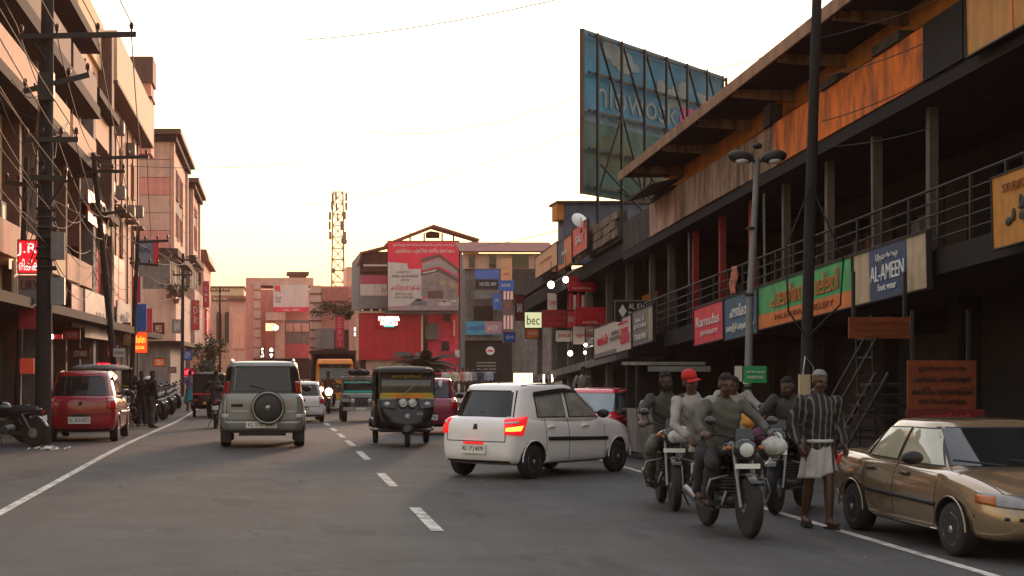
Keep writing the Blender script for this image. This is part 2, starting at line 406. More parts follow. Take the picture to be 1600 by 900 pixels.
for i in range(9):
    y = 43.2 - i * 3.05
    apart('roof_bracket', M['stained'], lambda b: b.hexa([(9.45, y, 9.06 - KSL * y), (10.7, y, 8.96 - KSL * y), (10.7, y + .12, 8.96 - KSL * y), (9.45, y + .12, 9.06 - KSL * y),
                                                       (9.45, y, 9.2 - KSL * y), (10.7, y, 9.2 - KSL * y), (10.7, y + .12, 9.2 - KSL * y), (9.45, y + .12, 9.2 - KSL * y)]))
apart('upper_wall', M['ochre'], slq(10.7, 11, A0, A1, 7.45, 9.2))
apart('gable_wall', M['ochre'], slq(11, 17, A1 - .3, A1 - .02, 7.6, 9.2))
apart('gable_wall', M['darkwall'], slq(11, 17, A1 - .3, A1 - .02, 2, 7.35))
for i, y in enumerate((42.6, 39.6, 36.3, 33.2, 30.2, 27.3)):
    f = apart('window', M['redpost'] if i < 4 else M['iron'], lambda b: (sl(b, 10.62, 10.7, y - .85, y - .75, 8.2, 8.68), sl(b, 10.62, 10.7, y + .75, y + .85, 8.2, 8.68), sl(b, 10.6, 10.7, y - .85, y + .85, 8.68, 8.74),
                                                  sl(b, 10.63, 10.7, y - .25, y - .19, 8.2, 8.68), sl(b, 10.63, 10.7, y + .25, y + .31, 8.2, 8.68)))
    apart('pane', M['glass'], slq(10.66, 10.695, y - .75, y + .75, 8.18, 8.68), f)
# parapet lengths, each painted and weathered differently; the nearest is coloured dark for shade
for y0, y1, m, dz in ((45.1, 48.6, 'mould', -.02), (42.2, 45.1, 'peeled', .0), (36.4, 42.2, 'stained', .01), (33.9, 36.4, 'stained', -.01), (26.1, 33.9, 'orange', .0), (24.6, 26.1, 'darkwall', .02), (17, 24.6, 'darkwall', 0)):
    apart('parapet', M[m], slq(10.22 - dz, 10.38, y0, y1 - .012, 7.60, 8.47 + dz))
for y, w_, h_ in ((34.2, .5, .42), (27.6, 1.2, .16), (30.4, .9, .14), (43.6, 2.2, .12)):
    apart('parapet_cap', M['mould'], slq(10.16, 10.42, y - w_ / 2, y + w_ / 2, 8.475, 8.475 + h_))
apart('canopy_sheet', M['mould'], lambda b: b.box((9.95, 43.3, 8.62 - KSL * 43.3), (.9, 2.7, .04), ry=-.25, rx=-KSL))
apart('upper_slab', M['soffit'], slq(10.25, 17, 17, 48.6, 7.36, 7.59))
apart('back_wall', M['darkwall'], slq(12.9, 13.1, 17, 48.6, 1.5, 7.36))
for y in (20.5, 23.6, 27.6, 31.2, 34.9, 38.4, 42, 45.4):
    apart('door', mat('dark_wood', (.03, .018, .012), .6, var=.3), slq(12.82, 12.9, y - .5, y + .5, 4.98, 6.9))
    w_ = apart('window', M['brown'], slq(12.84, 12.9, y + .8, y + 1.9, 5.7, 6.9)); apart('pane', M['glass'], slq(12.82, 12.84, y + .86, y + 1.84, 5.76, 6.84), w_)
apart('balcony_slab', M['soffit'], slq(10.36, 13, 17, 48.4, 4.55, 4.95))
for y, m in ((46.8, 'pale'), (44.6, 'pale'), (42, 'redpost'), (39.5, 'redpost'), (37, 'redpost'), (34.6, 'pale'), (31.9, 'pale'), (29.4, 'pale'), (26.95, 'pale'), (23.3, 'pale'), (20, 'pale')):
    apart('column', M[m], slq(10.62, 10.76, y - .08, y + .08, 4.95, 7.36))
for k, z in enumerate((5.93, 5.72, 5.52, 5.33, 5.13)):
    apart('rail', M['iron'], lambda b: b.tube([(10.42, 17, z - KSL * 17), (10.42, 46.6, z - KSL * 46.6)], .024 if k == 0 else .016, 6))
y = 17.6
while y < 46.7:
    apart('railing_post', M['iron'], slq(10.395, 10.44, y - .022, y + .022, 4.9, 5.93)); y += 1.2
for i in range(14):       # cables and pipes slung under the slab, tube lights, meter boxes
    y = 19 + i * 2.1; apart('conduit', M['iron'], lambda b: b.tube([(10.7, y, 7.3 - KSL * y), (11.4, y + .5, 7.05 - KSL * y), (12.6, y + 1.2, 7.2 - KSL * y)], .015, 5))
    if i % 3 == 0: apart('meter_box', M['greywall'], slq(12.65, 12.8, y + .9, y + 1.4, 5.6, 6.3))
for i in range(9):
    y = 19.5 + i * 3.2; apart('rain_pipe', M['greywall'], lambda b: b.tube([(10.5, y, 7.3 - KSL * y), (10.52, y, 5.0 - KSL * y)], .03, 6)) if i % 2 else None
# ground floor: piers and roller shutters with ribs
for y in (19, 22.6, 26.2, 29.8, 33.4, 37, 40.6, 44.2, 47.8):
    apart('pier', M['darkwall'], lambda b: b.bb(12.2, 12.7, y - .22, y + .22, -.5, 4.58 - KSL * y))
def ribbed(b, x, y0, y1, z0, z1):
    n = int((z1 - z0) / .11)
    for i in range(n):
        z = z0 + (z1 - z0) * i / n; h = (z1 - z0) / n
        b.hexa([(x, y0, z), (x + .05, y0, z), (x + .05, y1, z), (x, y1, z), (x + .03, y0, z + h), (x + .05, y0, z + h), (x + .05, y1, z + h), (x + .03, y1, z + h)])
M['orangeshut'] = mat('orange_shutter', (.62, .22, .08), .6, var=.25, dirt=.2)
M['openshop'] = mat('shaded_shop_interior', (.02, .018, .016), .9)  # flat dark panels: the shade inside open shops is in the colour
for i in range(8):
    y0, y1 = 19.25 + 3.6 * i, 22.35 + 3.6 * i
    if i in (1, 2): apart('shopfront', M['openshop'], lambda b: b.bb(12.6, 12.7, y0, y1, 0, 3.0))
    else: apart('shutter', M['shutter'], lambda b: ribbed(b, 12.45, y0, y1, .14, 2.35))
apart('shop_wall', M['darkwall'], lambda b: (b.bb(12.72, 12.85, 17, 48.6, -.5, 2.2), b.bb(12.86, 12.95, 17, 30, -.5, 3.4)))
# end stretch of the arcade close to the camera
# ------------------------------------------------------------------ boards along the arcade
M['sgreen'] = mat('sign_green', (.03, .40, .14), .45, var=.25, dirt=.4)
M['sorange'] = mat('sign_orange', (.70, .18, .04), .5, var=.25, dirt=.4)
M['sblue'] = mat('sign_navy', (.012, .06, .15), .5, var=.3, dirt=.3)
M['steal'] = mat('sign_teal_blue', (.03, .13, .22), .5, var=.3, dirt=.3)
M['scream'] = mat('sign_cream', (.50, .38, .24), .6, var=.2, dirt=.35)
M['spink'] = mat('sign_pink', (.85, .05, .10), .45, var=.2, dirt=.25)
M['sred'] = mat('sign_red', (.72, .02, .04), .45, var=.2, dirt=.2)
M['swhite'] = mat('sign_white', (.72, .62, .57), .5, var=.1, dirt=.15)
M['sbrown'] = mat('brown_lettering', (.22, .06, .012), .5, var=.1)
M['syellow'] = mat('sign_yellow', (.55, .22, .03), .55, var=.2, dirt=.3)
M['sgrey'] = mat('sign_grey', (.20, .20, .20), .5, var=.2)
M['sblue2'] = mat('sign_bright_blue', (.02, .14, .55), .45, var=.15)
def side_sign(name, label, x, px0, px1, m0, m1, mt, texts=(), panels=(), slope=True, **kw):
    """board in the arcade's street plane: photo columns px0..px1, lines m0 (bottom) and m1 (top) through the arcade's vanishing point"""
    ya, yb = x * FPX / (px0 - VX), x * FPX / (px1 - VX); ym = (ya + yb) / 2
    z0, z1 = HC + m0 * x - KSL * ym, HC + m1 * x - KSL * ym
    kw.setdefault('frame', M['iron']); kw.setdefault('border', .022)
    return sign(name, label, (x, ym, (z0 + z1) / 2), (ya - yb) - .06, z1 - z0, R(-90), mt, texts, panels=panels, tilt=-math.atan(KSL), **kw)
G1 = 'shop boards along the arcade balcony'
side_sign('shop_sign', 'pink jewellery board at the far end of the arcade balcony boards', 10.2, 1084, 1130.5, .25, .335, M['spink'], [('Ramadas', .5, .6, .8, .28, M['white']), ('JEWELLERY', .55, .25, .6, .14, M['white'])], group=G1)
side_sign('shop_sign', 'teal blue board with two lines of white script beside the pink board', 10.2, 1131.5, 1184, .245, .335, M['steal'], [('ഹൗസ്കാർഡ്', .55, .64, .7, .3, M['white']), ('വെള്ളി ആഭരണം', .5, .25, .85, .22, M['white'])], group=G1)
side_sign('shop_sign', 'long green and orange jewellery board with raised brown script', 10.2, 1185, 1332.5, .25, .335, M['sgreen'],
          [('പാലത്തറ ജ്വല്ലറി', .52, .66, .72, .46, M['sorange']), ('PALATHRA JEWELLERY', .52, .16, .62, .16, M['sbrown'])], panels=[(0, 1, 0, .33, M['sorange'])], group=G1)
side_sign('shop_sign', 'navy footwear board flanked by cream panels printed with shoes', 10.2, 1333.5, 1450, .25, .335, M['scream'],
          [('AL-AMEEN', .49, .5, .46, .3, M['white']), ('foot wear', .49, .22, .25, .14, M['white']), ('الامين فوت وير', .49, .8, .3, .16, M['white'])], panels=[(.24, .745, 0, 1, M['sblue'])], group=G1)
side_sign('shop_sign', 'big plain yellow board hung high on the nearest parapet', 10.1, 1508, 1690, .568, .74, M['syellow'], panels=[(.42, .44, 0, 1, M['sorange'])])
so = side_sign('shop_sign', 'yellow board with black splashes below the dark railing', 10.1, 1550, 1680, .28, .378, M['syellow'], [('STUDIO', .3, .8, .3, .12, M['sbrown'])])
b = MB()
for i in range(26):
    b.ball((random.uniform(-.75, .75), -.012, random.uniform(-.22, .12)), (random.uniform(.05, .13), .008, random.uniform(.04, .1)), 7, 4)
b.build('splash_print', M['ink'], so)
sign('notice', 'small white paper notice on the dark wall behind the sedan', (12.15 * .98, 26.0, ZP(633, 26.0)), .27, .17, R(-25), M['plate'], [('NO PARKING', .5, .6, .8, .3, M['ink'])], th=.02)
M['dorange'] = mat('dull_orange_board', (.24, .045, .008), .6, var=.25, dirt=.45)
M['dred'] = mat('dull_red_board', (.16, .012, .012), .6, var=.25, dirt=.3)
sign('hanging_sign', 'orange board with dark script hung under the footwear board', (XP(1376, 26.5), 26.5, ZP(512, 26.5)), .98, .34, R(-4), M['dorange'], [('സർക്കാർ അംഗീകൃത', .5, .72, .8, .18, M['sbrown']), ('സ്ഥാപനം തൊടുപുഴ', .5, .42, .86, .2, M['sbrown']), ('ഫോൺ 9447', .5, .16, .5, .14, M['sbrown'])], posts=[(-.4, .17, .9), (.4, .17, .9)])
sign('hanging_sign', 'large orange notice board with black lines of script above the sedan roof', (XP(1472, 25.5), 25.5, ZP(607, 25.5)), 1.02, .86, R(-4), M['dorange'],
     [('ഇവിടെ വാഹനം', .5, .86, .7, .13, M['ink']), ('പാർക്ക് ചെയ്യരുത്', .5, .66, .86, .14, M['ink']), ('കെട്ടിടം വാടകയ്ക്ക്', .5, .46, .9, .14, M['ink']), ('ബന്ധപ്പെടുക', .5, .27, .7, .13, M['ink']), ('__________', .45, .12, .4, .03, M['ink'])], posts=[(-.42, -1.2, 1.2), (.42, -1.2, 1.2)])
sign('hanging_sign', 'dark red strip board with pale red script just over the sedan roof', (XP(1478, 25.3), 25.3, ZP(651, 25.3)), 1.15, .22, R(-4), M['dred'], [('അലങ്കാർ', .5, .5, .6, .55, M['sred'])], posts=[(-.4, -.95, -.1), (.4, -.95, -.1)])
# red and white cloth on the rail
cl_ = MB(); rows = 7
for s_, off in ((0, 0), (1, .02)):
    pass
grid = [[(10.36 + .03 * math.sin(j * 1.9 + i), 37.5 - .5 * j / 6 + .02 * i, 5.95 - KSL * 37.4 - .62 * i / 8) for j in range(7)] for i in range(9)]
cl_.add([p for r in grid for p in r], [(i * 7 + j, i * 7 + j + 1, (i + 1) * 7 + j + 1, (i + 1) * 7 + j) for i in range(8) for j in range(6)], True)
me = baked(cl_.mesh('cloth', False), [('SOLIDIFY', {'thickness': .012})])
o = link(bpy.data.objects.new('cloth', me)); me.materials.append(mat('red_print_cloth', (.62, .22, .15), .9, var=.7, scale=9)); tag(o, 'red and white cloth hung over the balcony rail above the pink boards', 'cloth')
# metal stair with hand rails and a green cloth at the dark shopfront
st = thing('iron_stair', 'dark iron ladder stair with rails beside the orange notice boards', 'stair', (XP(1345, 26.8), 26.8, .14))
for i in range(8): part('tread', M['iron'], st, (-.55 + .09 * i, .25 + .09 * i, -.25, .25, .17 * i + .1, .17 * i + .14))
for s_ in (-.27, .27):
    MB().tube([(-.5, s_, 0), (.35, s_, 1.5)], .03, 6).build('stringer', M['iron'], st); MB().tube([(-.5, s_, 0), (-.5, s_, .9), (.35, s_, 2.4)], .02, 6).build('hand_rail', M['iron'], st)
la = thing('ladder', 'steel ladder standing upright against the dark shopfront', 'ladder', (XP(1357, 27.4), 27.4, .14))
for s_ in (-.13, .13): MB().tube([(s_, 0, 0), (s_, .25, 2.45)], .018, 6).build('rail', M['iron'], la)
for i in range(8): MB().tube([(-.13, .1 * (.3 * i + .3), .3 * i + .25), (.13, .1 * (.3 * i + .3), .3 * i + .25)], .016, 6).build('rung', M['steel'] if i > 4 else M['iron'], la)
# ------------------------------------------------------------------ big roof billboard seen from behind its frame
M['bb_blue'] = mat('billboard_blue', (.008, .15, .27), .6, var=.5, scale=.5)
M['bb_white'] = mat('billboard_cloud', (.20, .23, .24), .6, var=.3, scale=.8)
M['bb_green'] = mat('billboard_green', (.02, .085, .075), .6, var=.6, scale=.9)
M['bb_pink'] = mat('billboard_pink', (.50, .03, .14), .6, var=.2)
pa, pb_ = P(912, 45, 55), P(1128, 118, 64)
bw = math.hypot(pb_.x - pa.x, pb_.y - pa.y); bang = math.atan2(pb_.y - pa.y, pb_.x - pa.x)
zt, zb_ = pa.z, ZP(303, 55); bh = zt - zb_
bo = sign('billboard', 'huge blue and green roof billboard seen through its steel lattice', ((pa.x + pb_.x) / 2, (pa.y + pb_.y) / 2, (zt + zb_) / 2), bw, bh, bang, M['bb_blue'],
          [('nlowosk', .36, .64, .56, .17, M['bb_white']), ('a whole new life', .38, .5, .52, .05, M['bb_white'])], panels=[(0, 1, 0, .45, M['bb_green']), (0, 1, .45, .52, M['steal'])])
def blob(parent, m, x, z, rx, rz, name='print', y=-.006):
    MB().ball((x, y, z), (rx, .012, rz), 14, 6).build(name, m, parent)
rn = random.Random(4)
for (cx_, cz_, n_) in ((-3.4, 2.1, 9), (1.0, 1.35, 10), (3.7, 1.5, 6)):
    b = MB()
    for i in range(n_): b.ball((cx_ + rn.gauss(0, .75), -.006 - .001 * i, cz_ + rn.gauss(0, .2)), (rn.uniform(.25, .7), .008, rn.uniform(.12, .3)), 14, 6)
    o_ = b.build('cloud_print', M['bb_white'], bo); o_['kind'] = 'stuff'
for a in range(6): blob(bo, M['bb_pink'], 2.6 + .45 * math.cos(a * 1.05), .62 + .3 * math.sin(a * 1.05), .4, .25, y=-.016)
for x, z, rx, rz in ((-3.5, -1.2, 1.8, .7), (-1, -1.7, 1.6, .6), (2, -.9, 2.2, .5)): blob(bo, mat('billboard_olive', (.05, .065, .03), .6, var=.4), x, z, rx, rz, y=-.008)
nx = 6
for i in range(nx + 1):
    x = -bw / 2 + .5 + (bw - .7) * i / nx
    MB().bb(x - .04, x + .04, -.30, -.22, -bh / 2 - 1.6, bh / 2 - .12).build('upright', M['iron'], bo)
for k in range(5):
    z = -bh / 2 + .25 + (bh - .45) * k / 4
    MB().bb(-bw / 2, bw / 2, -.22, -.15, z - .045, z + .045).build('crossbar', M['iron'], bo)
for i in range(nx):
    x = -bw / 2 + .5 + (bw - .7) * i / nx; dx = (bw - .7) / nx
    MB().tube([(x, -.26, bh / 2 - .1), (x + dx, -.26, bh / 2 - 2.6)], .04, 5).build('brace', M['iron'], bo)
    if i < 4:
        MB().tube([(x + (i % 2) * dx, -.28, -bh / 2), (x + (1 - i % 2) * dx, -.28, .1)], .04, 5).build('brace', M['iron'], bo)
        MB().tube([(x, -.36, -bh / 2 + 1), (x + 2 * dx, -1.2, -bh / 2 - 1.4)], .03, 5).build('brace', M['iron'], bo)
part('edge_strip', M['pale'], bo, (bw / 2 + .002, bw / 2 + .14, -.04, .1, -bh / 2, bh / 2)); part('edge_strip', M['brown'], bo, (-bw / 2 - .1, -bw / 2 - .002, -.04, .1, -bh / 2, bh / 2))
tk = thing('water_tank', 'dark water tank standing on the arcade roof in front of the billboard', 'tank', (13.6, 51, 0))
MB().bb(-.95, 1.6, -.8, .8, 5.4, 8.75).build('body', M['soffit'], tk); MB().bb(-1.05, 1.7, -.9, .9, 8.75, 8.9).build('lid', M['mould'], tk); MB().bb(-1.1, -.96, -.6, -.4, 5.4, 8.9).build('pipe', M['pale'], tk)

# ------------------------------------------------------------------ second right-hand building (corner shop block below the billboard)
cb = thing('corner_shop_block', 'weathered two storey shop block with stone parapet and satellite dish past the arcade', 'building', (11, 50, 0))
def cpart(name, m, fn, parent=cb):
    b = MB(); fn(b); b.v = [(x - 11, y - 50, z) for x, y, z in b.v]; return b.build(name, m, parent)
cpart('wall', M['greywall'], lambda b: b.bb(12.2, 18, 48.9, 72, -.6, 5.6))
cpart('end_wall', M['darkwall'], lambda b: b.bb(10.9, 18, 48.65, 48.88, 4.4, 6.2))
cpart('parapet', M['mould'], slq(10.2, 10.4, 48.7, 53.5, 8.0, 8.85))
for i in range(3):
    for j in range(4):
        cpart('stone', mat('parapet_stone', (.24, .17, .11), .95, var=.45, dirt=.5), slq(10.12 - .015 * ((i + j) % 2), 10.2, 48.8 + j * 1.0 + (i % 2) * .3, 49.72 + j * 1.0 + (i % 2) * .3, 8.12 + .26 * i, 8.35 + .26 * i))
cpart('parapet', M['stained'], slq(10.2, 10.4, 53.5, 58, 8.25, 9.05))
cpart('parapet', M['mould'], slq(10.25, 10.45, 58, 70, 8.1, 8.75))
cpart('stair_head', mat('blue_grey_wall', (.16, .17, .22), .85, var=.3, dirt=.4), lambda b: b.bb(XP(881, 57), 14.5, 57, 58.2, 5.2, ZP(318, 57)))
cpart('stair_head_side', M['ochre'], lambda b: b.bb(XP(870, 57), XP(881, 57) - .004, 57, 58.0, ZP(343, 57), ZP(316, 57)))
cpart('roof_slab', M['brown'], lambda b: b.bb(XP(869, 57), 14.6, 56.9, 58.5, ZP(318, 57) + .003, ZP(314, 57)))
cpart('balcony_slab', M['soffit'], slq(10.3, 12.4, 48.7, 70, 7.5, 7.95)); cpart('balcony_slab', M['greywall'], slq(10.6, 12.4, 48.7, 70, 4.6, 4.85))
cpart('back_wall', M['soffit'], slq(11.8, 12.19, 48.9, 70, 1.5, 7.5))
for y in (50.5, 53.5, 57, 60.5, 64, 67.5): cpart('column', M['pale'] if y < 55 else M['greywall'], slq(10.75, 10.95, y - .1, y + .1, 2.2, 7.5))
cpart('door', M['ochre'], slq(11.7, 11.79, 50.9, 52.6, 5.0, 6.7))
for k, z in enumerate((5.75, 5.5, 5.25)): cpart('rail', M['steel'], lambda b: b.tube([(10.5, 47.2, z - KSL * 47), (10.5, 56, z - KSL * 56)], .03, 6))
for y0, y1, m in ((49.2, 52.4, 'orangeshut'), (52.8, 56, 'shutter'), (56.4, 60, 'openshop'), (60.4, 64, 'shutter'), (64.4, 68, 'openshop')): cpart('shutter', M[m], lambda b: ribbed(b, 12.08, y0, y1, -.3, 2.1))
ds = thing('satellite_dish', 'white satellite dish tilted on the stone parapet', 'dish', (XP(909, 53), 53, ZP(347, 53)))
MB().lathe([(-.0, .02), (.03, .16), (.08, .27), (.085, .28), (.05, .2), (.02, .02)], (0, 0, .12), 'y', 20).build('bowl', M['white'], ds).rotation_euler = (-.5, 0, .35)
MB().tube([(0, .1, -.35), (0, .08, .1)], .025, 6).build('mast', M['iron'], ds); MB().tube([(0, 0, .02), (-.1, -.35, .12)], .012, 5).build('arm', M['iron'], ds)

G2 = 'boards crowding the corner shop block'
Mw, Mr = M['white'], M['sred']
M['speach'] = mat('sign_peach', (.74, .36, .20), .5, var=.15); M['sor2'] = mat('sign_flame_orange', (.72, .16, .05), .5, var=.15); M['spink2'] = mat('sign_rose', (.75, .07, .08), .5, var=.12)
side_sign('shop_sign', 'plain peach board leaning out over the far balcony', 10.0, 836, 871, .655, .735, M['speach'], [('KITCHEN', .5, .55, .5, .1, M['sorange'])], group=G2)
side_sign('shop_sign', 'flame orange board between the peach and rose boards', 10.0, 871.5, 894, .63, .725, M['sor2'], [('OFFER', .5, .5, .4, .15, Mw)], group=G2)
side_sign('shop_sign', 'small rose red board below the satellite dish', 9.95, 894.5, 918, .645, .735, M['spink2'], [('SALE', .5, .5, .5, .3, Mw)], group=G2)
side_sign('shop_banner', 'large pale banner with purple script and curved foot near the arcade', 10.0, 928, 987, .286, .38, M['swhite'],
          [('അൽഹിറ', .26, .55, .3, .34, M['spink']), ('FASHION\nMENS WEAR', .6, .55, .26, .3, M['sgrey']), ('ഓണം', .85, .45, .22, .5, M['spink']), ('opening soon', .8, .85, .25, .1, M['spink'])], panels=[(.0, .62, 0, .14, M['sgrey'])], group=G2)
side_sign('shop_sign', 'grey green shop board joined to the pale banner', 10.02, 988, 1021, .29, .385, M['sgrey'], [('BAG &\nLEATHER', .4, .62, .6, .3, Mw), ('TRADERS', .4, .22, .6, .16, Mw)], panels=[(.82, .98, .05, .95, M['scream'])], group=G2)
def front_sign(label, px0, px1, py0, py1, y, m, texts, lit=0, group=G2, name='shop_sign', rz=0., **kw):
    return sign(name, label, (XP((px0 + px1) / 2, y), y, ZP((py0 + py1) / 2, y)), (px1 - px0) * y / FPX, (py1 - py0) * y / FPX, rz, m, texts, group=group, **kw)
front_sign('black block-maker board with white capitals hung across the arcade end', 961, 1026, 469, 503, 47.6, M['sgrey'], [('AL KHAIR', .62, .72, .6, .26, Mw), ('BLOCK', .62, .3, .6, .36, Mw), ('◆', .18, .5, .2, .6, Mw)], panels=[(0, .97, 0, .94, M['ink'])])
front_sign('red board with pink writing below the two bare bulbs', 888, 930, 432, 455, 56, M['sred'], [('Bed lee', .5, .62, .8, .4, M['spink2']), ('furnishing', .5, .2, .7, .2, Mw)])
M['lime'] = mat('lit_cream_sign', (.62, .62, .36), .4, var=0, emit=.55, ecol=(.85, .88, .5))
front_sign('lit cream board reading bec in black', 820, 846, 488, 512, 60, M['lime'], [('bec', .5, .5, .75, .62, M['ink'])], frame=M['iron'])
front_sign('dull red board directly right of the lit cream board', 847, 888, 484, 512, 59.5, M['dred2'] if 'dred2' in M else mat('worn_red_sign', (.36, .03, .04), .5, var=.3), [('മെഡിക്കൽ', .5, .6, .8, .3, M['spink2']), ('STORES', .5, .22, .6, .2, M['spink2'])])
front_sign('bright red board with rounded script left of the pale banner', 899, 947, 480, 508, 55, M['sred'], [('ഭാരത് മാല', .5, .6, .85, .5, M['spink2']), ('HOTEL', .5, .15, .5, .14, Mw)])
front_sign('faded pink board below the bright red script board', 896, 932, 510, 538, 55.5, M['swhite'], [('തുണിക്കട', .5, .5, .8, .3, M['spink'])])
front_sign('narrow white upright board under the left bulb', 856, 870, 458, 488, 60.5, M['swhite'], [('CAFE', .5, .5, .8, .2, Mr)])
for i in range(6):
    front_sign(('leftmost', 'second', 'third', 'fourth', 'fifth', 'rightmost')[i] + ' upright slat of the red and white hoarding above the red script board', 890 + 6.5 * i, 894 + 6.5 * i, 458 + (i % 2) * 3, 484, 57, M['swhite'] if i % 2 else M['sred'], [], group='striped hoarding slats', name='striped_board', rz=.1)
side_sign('shop_banner', 'long faded cream fascia of stickers under the lit cream board', 9.6, 806, 846, .095, .18, M['scream'], [('STORES', .5, .6, .6, .3, M['sgrey']), ('XEROX', .5, .22, .5, .25, M['sbrown'])], group=G2)
aw = side_sign('shop_banner', 'sunlit yellow white flex sloping out over the far shops', 9.6, 843, 880, .105, .245, mat('yellow_white_flex', (.74, .60, .32), .5, var=.2), [('SILKS', .45, .6, .6, .3, M['scream']), ('ഫാൻസി', .5, .25, .6, .25, M['sorange'])], group=G2)  # yellowish flex with a mottled tone
# bare bulbs and lit fronts
def bulb(label, px, py, y, r=.10, col=(1, .88, .68), e=9):
    t = thing('bulb', label, 'light bulb', (XP(px, y), y, ZP(py, y)), group='bare bulbs lit over the shopfronts')
    MB().ball((0, 0, 0), (r, r, r * 1.1), 12, 8).build('globe', mat('bulb_glow_%d' % e, (1, .9, .75), .3, var=0, emit=e, ecol=col), t); MB().tube([(0, 0, r), (0, 0, r + .12)], .03, 6).build('cap', M['iron'], t)
    MB().tube([(0, 0, r + .1), (0, 0, r + .7)], .01, 4).build('cord', M['iron'], t)
bulb('bare bulb glowing left of the small white upright board', 861, 445, 59, .12); bulb('bare bulb glowing at the corner of the red lee board', 884, 437, 56.3, .10)
bulb('round bulb lit under the dark awning by the shop doorway', 891, 552, 57, .085); bulb('small bulb lit highest beside the faded pink board', 915, 539, 55, .055); bulb('small bulb lit lowest beside the faded pink board', 914, 551, 55, .05)
front_sign('glowing white and yellow light box just above the white hatchback roof', 803, 832, 583, 603, 62, mat('lightbox', (1, .8, .5), .4, var=0, emit=2.4, ecol=(1, .78, .42)), [('OPEN', .5, .5, .5, .3, M['syellow'])])
for i, px in enumerate((842, 849, 857, 862)):
    front_sign(('thin tube of light nearest to the glowing light box', 'second thin tube of light from the glowing light box', 'third thin tube of light from the glowing light box', 'thin tube of light farthest from the glowing light box')[i], px, px + 2, 585, 601, 63, M['lit'] if i % 2 else M['paleglass'], [], group='light tubes in the shopfront', name='light_tube')
for lab, px0, px1, py0, py1, y, m_, tx in (('narrow dark red board at the far end of the corner shop block', 806, 818, 462, 500, 66, 'dred', 'BAR'), ('small orange board under the lit cream board', 822, 842, 514, 528, 61, 'sor2', 'TAILOR'),
        ('white board with red letters above the bulbs by the doorway', 868, 894, 516, 534, 57.5, 'swhite', 'JUICE'), ('rose board squeezed between the two red boards', 886, 899, 486, 512, 58, 'spink2', 'SHOE'), ('salmon board high beside the red lee board', 862, 886, 405, 425, 60, 'speach', 'BAKERY'),
        ('cream board low beside the faded pink board', 934, 950, 515, 540, 54, 'scream', 'PHONE'), ('small blue board at the foot of the far corner block', 788, 804, 520, 534, 72, 'hbx', 'SIM')):
    front_sign(lab, px0, px1, py0, py1, y, M['sblue2'] if m_ == 'hbx' else M[m_], [(tx, .5, .5, .7, .35, M['sred'] if m_ in ('swhite', 'scream', 'speach') else Mw)], frame=M['iron'])
lb = thing('tea_kiosk', 'grey tin kiosk with flat roof behind the motorcyclists', 'kiosk', (XP(1040, 31), 31, .14))
part('counter', M['greywall'], lb, (-.55, .55, 0, .8, 0, .8)); part('roof', M['greywall'], lb, (-.62, .66, -.3, .95, 1.62, 1.68)); part('roof_edge', M['greywall'], lb, (-.4, .74, -.36, -.305, 1.5, 1.6)); part('back_panel', M['darkwall'], lb, (-.55, .55, .8, .83, .8, 1.62))
for x in (-.53, .53): part('post', M['iron'], lb, (x - .02, x + .02, .0, .04, .8, 1.62))
for i in range(5): MB().ball((-.4 + .2 * i, .1, .88), (.07, .07, .09), 8, 6).build('jar', M['paleglass'], lb)
# ------------------------------------------------------------------ left-hand buildings
def bthing(name, label, x, y): return thing(name, label, 'building', (x, y, 0))
class Bld:
    """collects world-space parts under one building"""
    def __init__(s, name, label, x, y): s.o = bthing(name, label, x, y); s.x, s.y = x, y
    def p(s, name, m, *boxes, parent=None):
        b = MB()
        for q in boxes: b.bb(q[0] - s.x, q[1] - s.x, q[2] - s.y, q[3] - s.y, q[4], q[5])
        return b.build(name, m, parent or s.o)
    def px(s, name, m, px0, px1, py0, py1, y0, d=.3, parent=None):
        """box whose front face, at distance y0, covers these photo pixels"""
        return s.p(name, m, (XP(px0, y0), XP(px1, y0), y0, y0 + d, ZP(py1, y0), ZP(py0, y0)), parent=parent)
    def win(s, c, w, h, face, **kw): return window(s.o, (c[0] - s.x, c[1] - s.y, c[2]), w, h, face, **kw)
FX = -7.2
a = Bld('balcony_block', 'yellow plaster block with dark projecting sunshades at the left edge', -10, 36)
a.p('wall', M['cream'], (-16, FX - .4, 34, 62, -.5, 13.4))
for (z0, z1, x1, m, nm) in ((3.15, 3.4, -5.9, 'soffit', 'sunshade'), (8.75, 9.05, -6.1, 'soffit', 'sunshade'), (10.95, 11.35, -6.0, 'soffit', 'sunshade'), (13.4, 13.75, -6.0, 'soffit', 'roof_slab')):
    a.p(nm, M[m], (FX - .4, min(x1, -6.45) if z0 > 4 else x1, 33.6, 62.5, z0, z1))
for y0, y1, m in ((34, 47.5, 'peach'), (48, 54, 'cream'), (54.5, 62, 'peach')):
    a.p('fascia', M[m], (FX - .38, -6.7, y0, y1, 4.55, 5.4)); a.p('fascia', M[m], (FX - .38, -6.55, y0 + .3, y1, 9.06, 10.0)); a.p('fascia', M['brown'], (FX - .38, -6.5, y0, y1 - .2, 11.36, 12.3))
for y in (36, 41.5, 47, 50.5, 53.8, 57.5, 61.6): a.p('column', M['brown'] if int(y) % 2 else M['greywall'], (FX - .38, FX + .1, y - .2, y + .2, -.4, 13.39))
for y in (38.5, 44.2, 48.8, 52.2, 55.7, 59.6):
    for z, h in ((6.9, 1.9), (10.45, .8)): a.win((FX - .4, y, z), 1.7, h, 'x+', bars=2, fm=M['brown'])
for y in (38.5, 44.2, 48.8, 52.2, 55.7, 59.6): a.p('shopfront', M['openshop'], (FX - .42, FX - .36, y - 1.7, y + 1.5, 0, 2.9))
a.p('ground_shade_sheet', M['darkwall'], (FX - .39, FX - .33, 34, 62, -.5, 3.14))  # dark sheet added over the cream wall as painted ground-floor shade
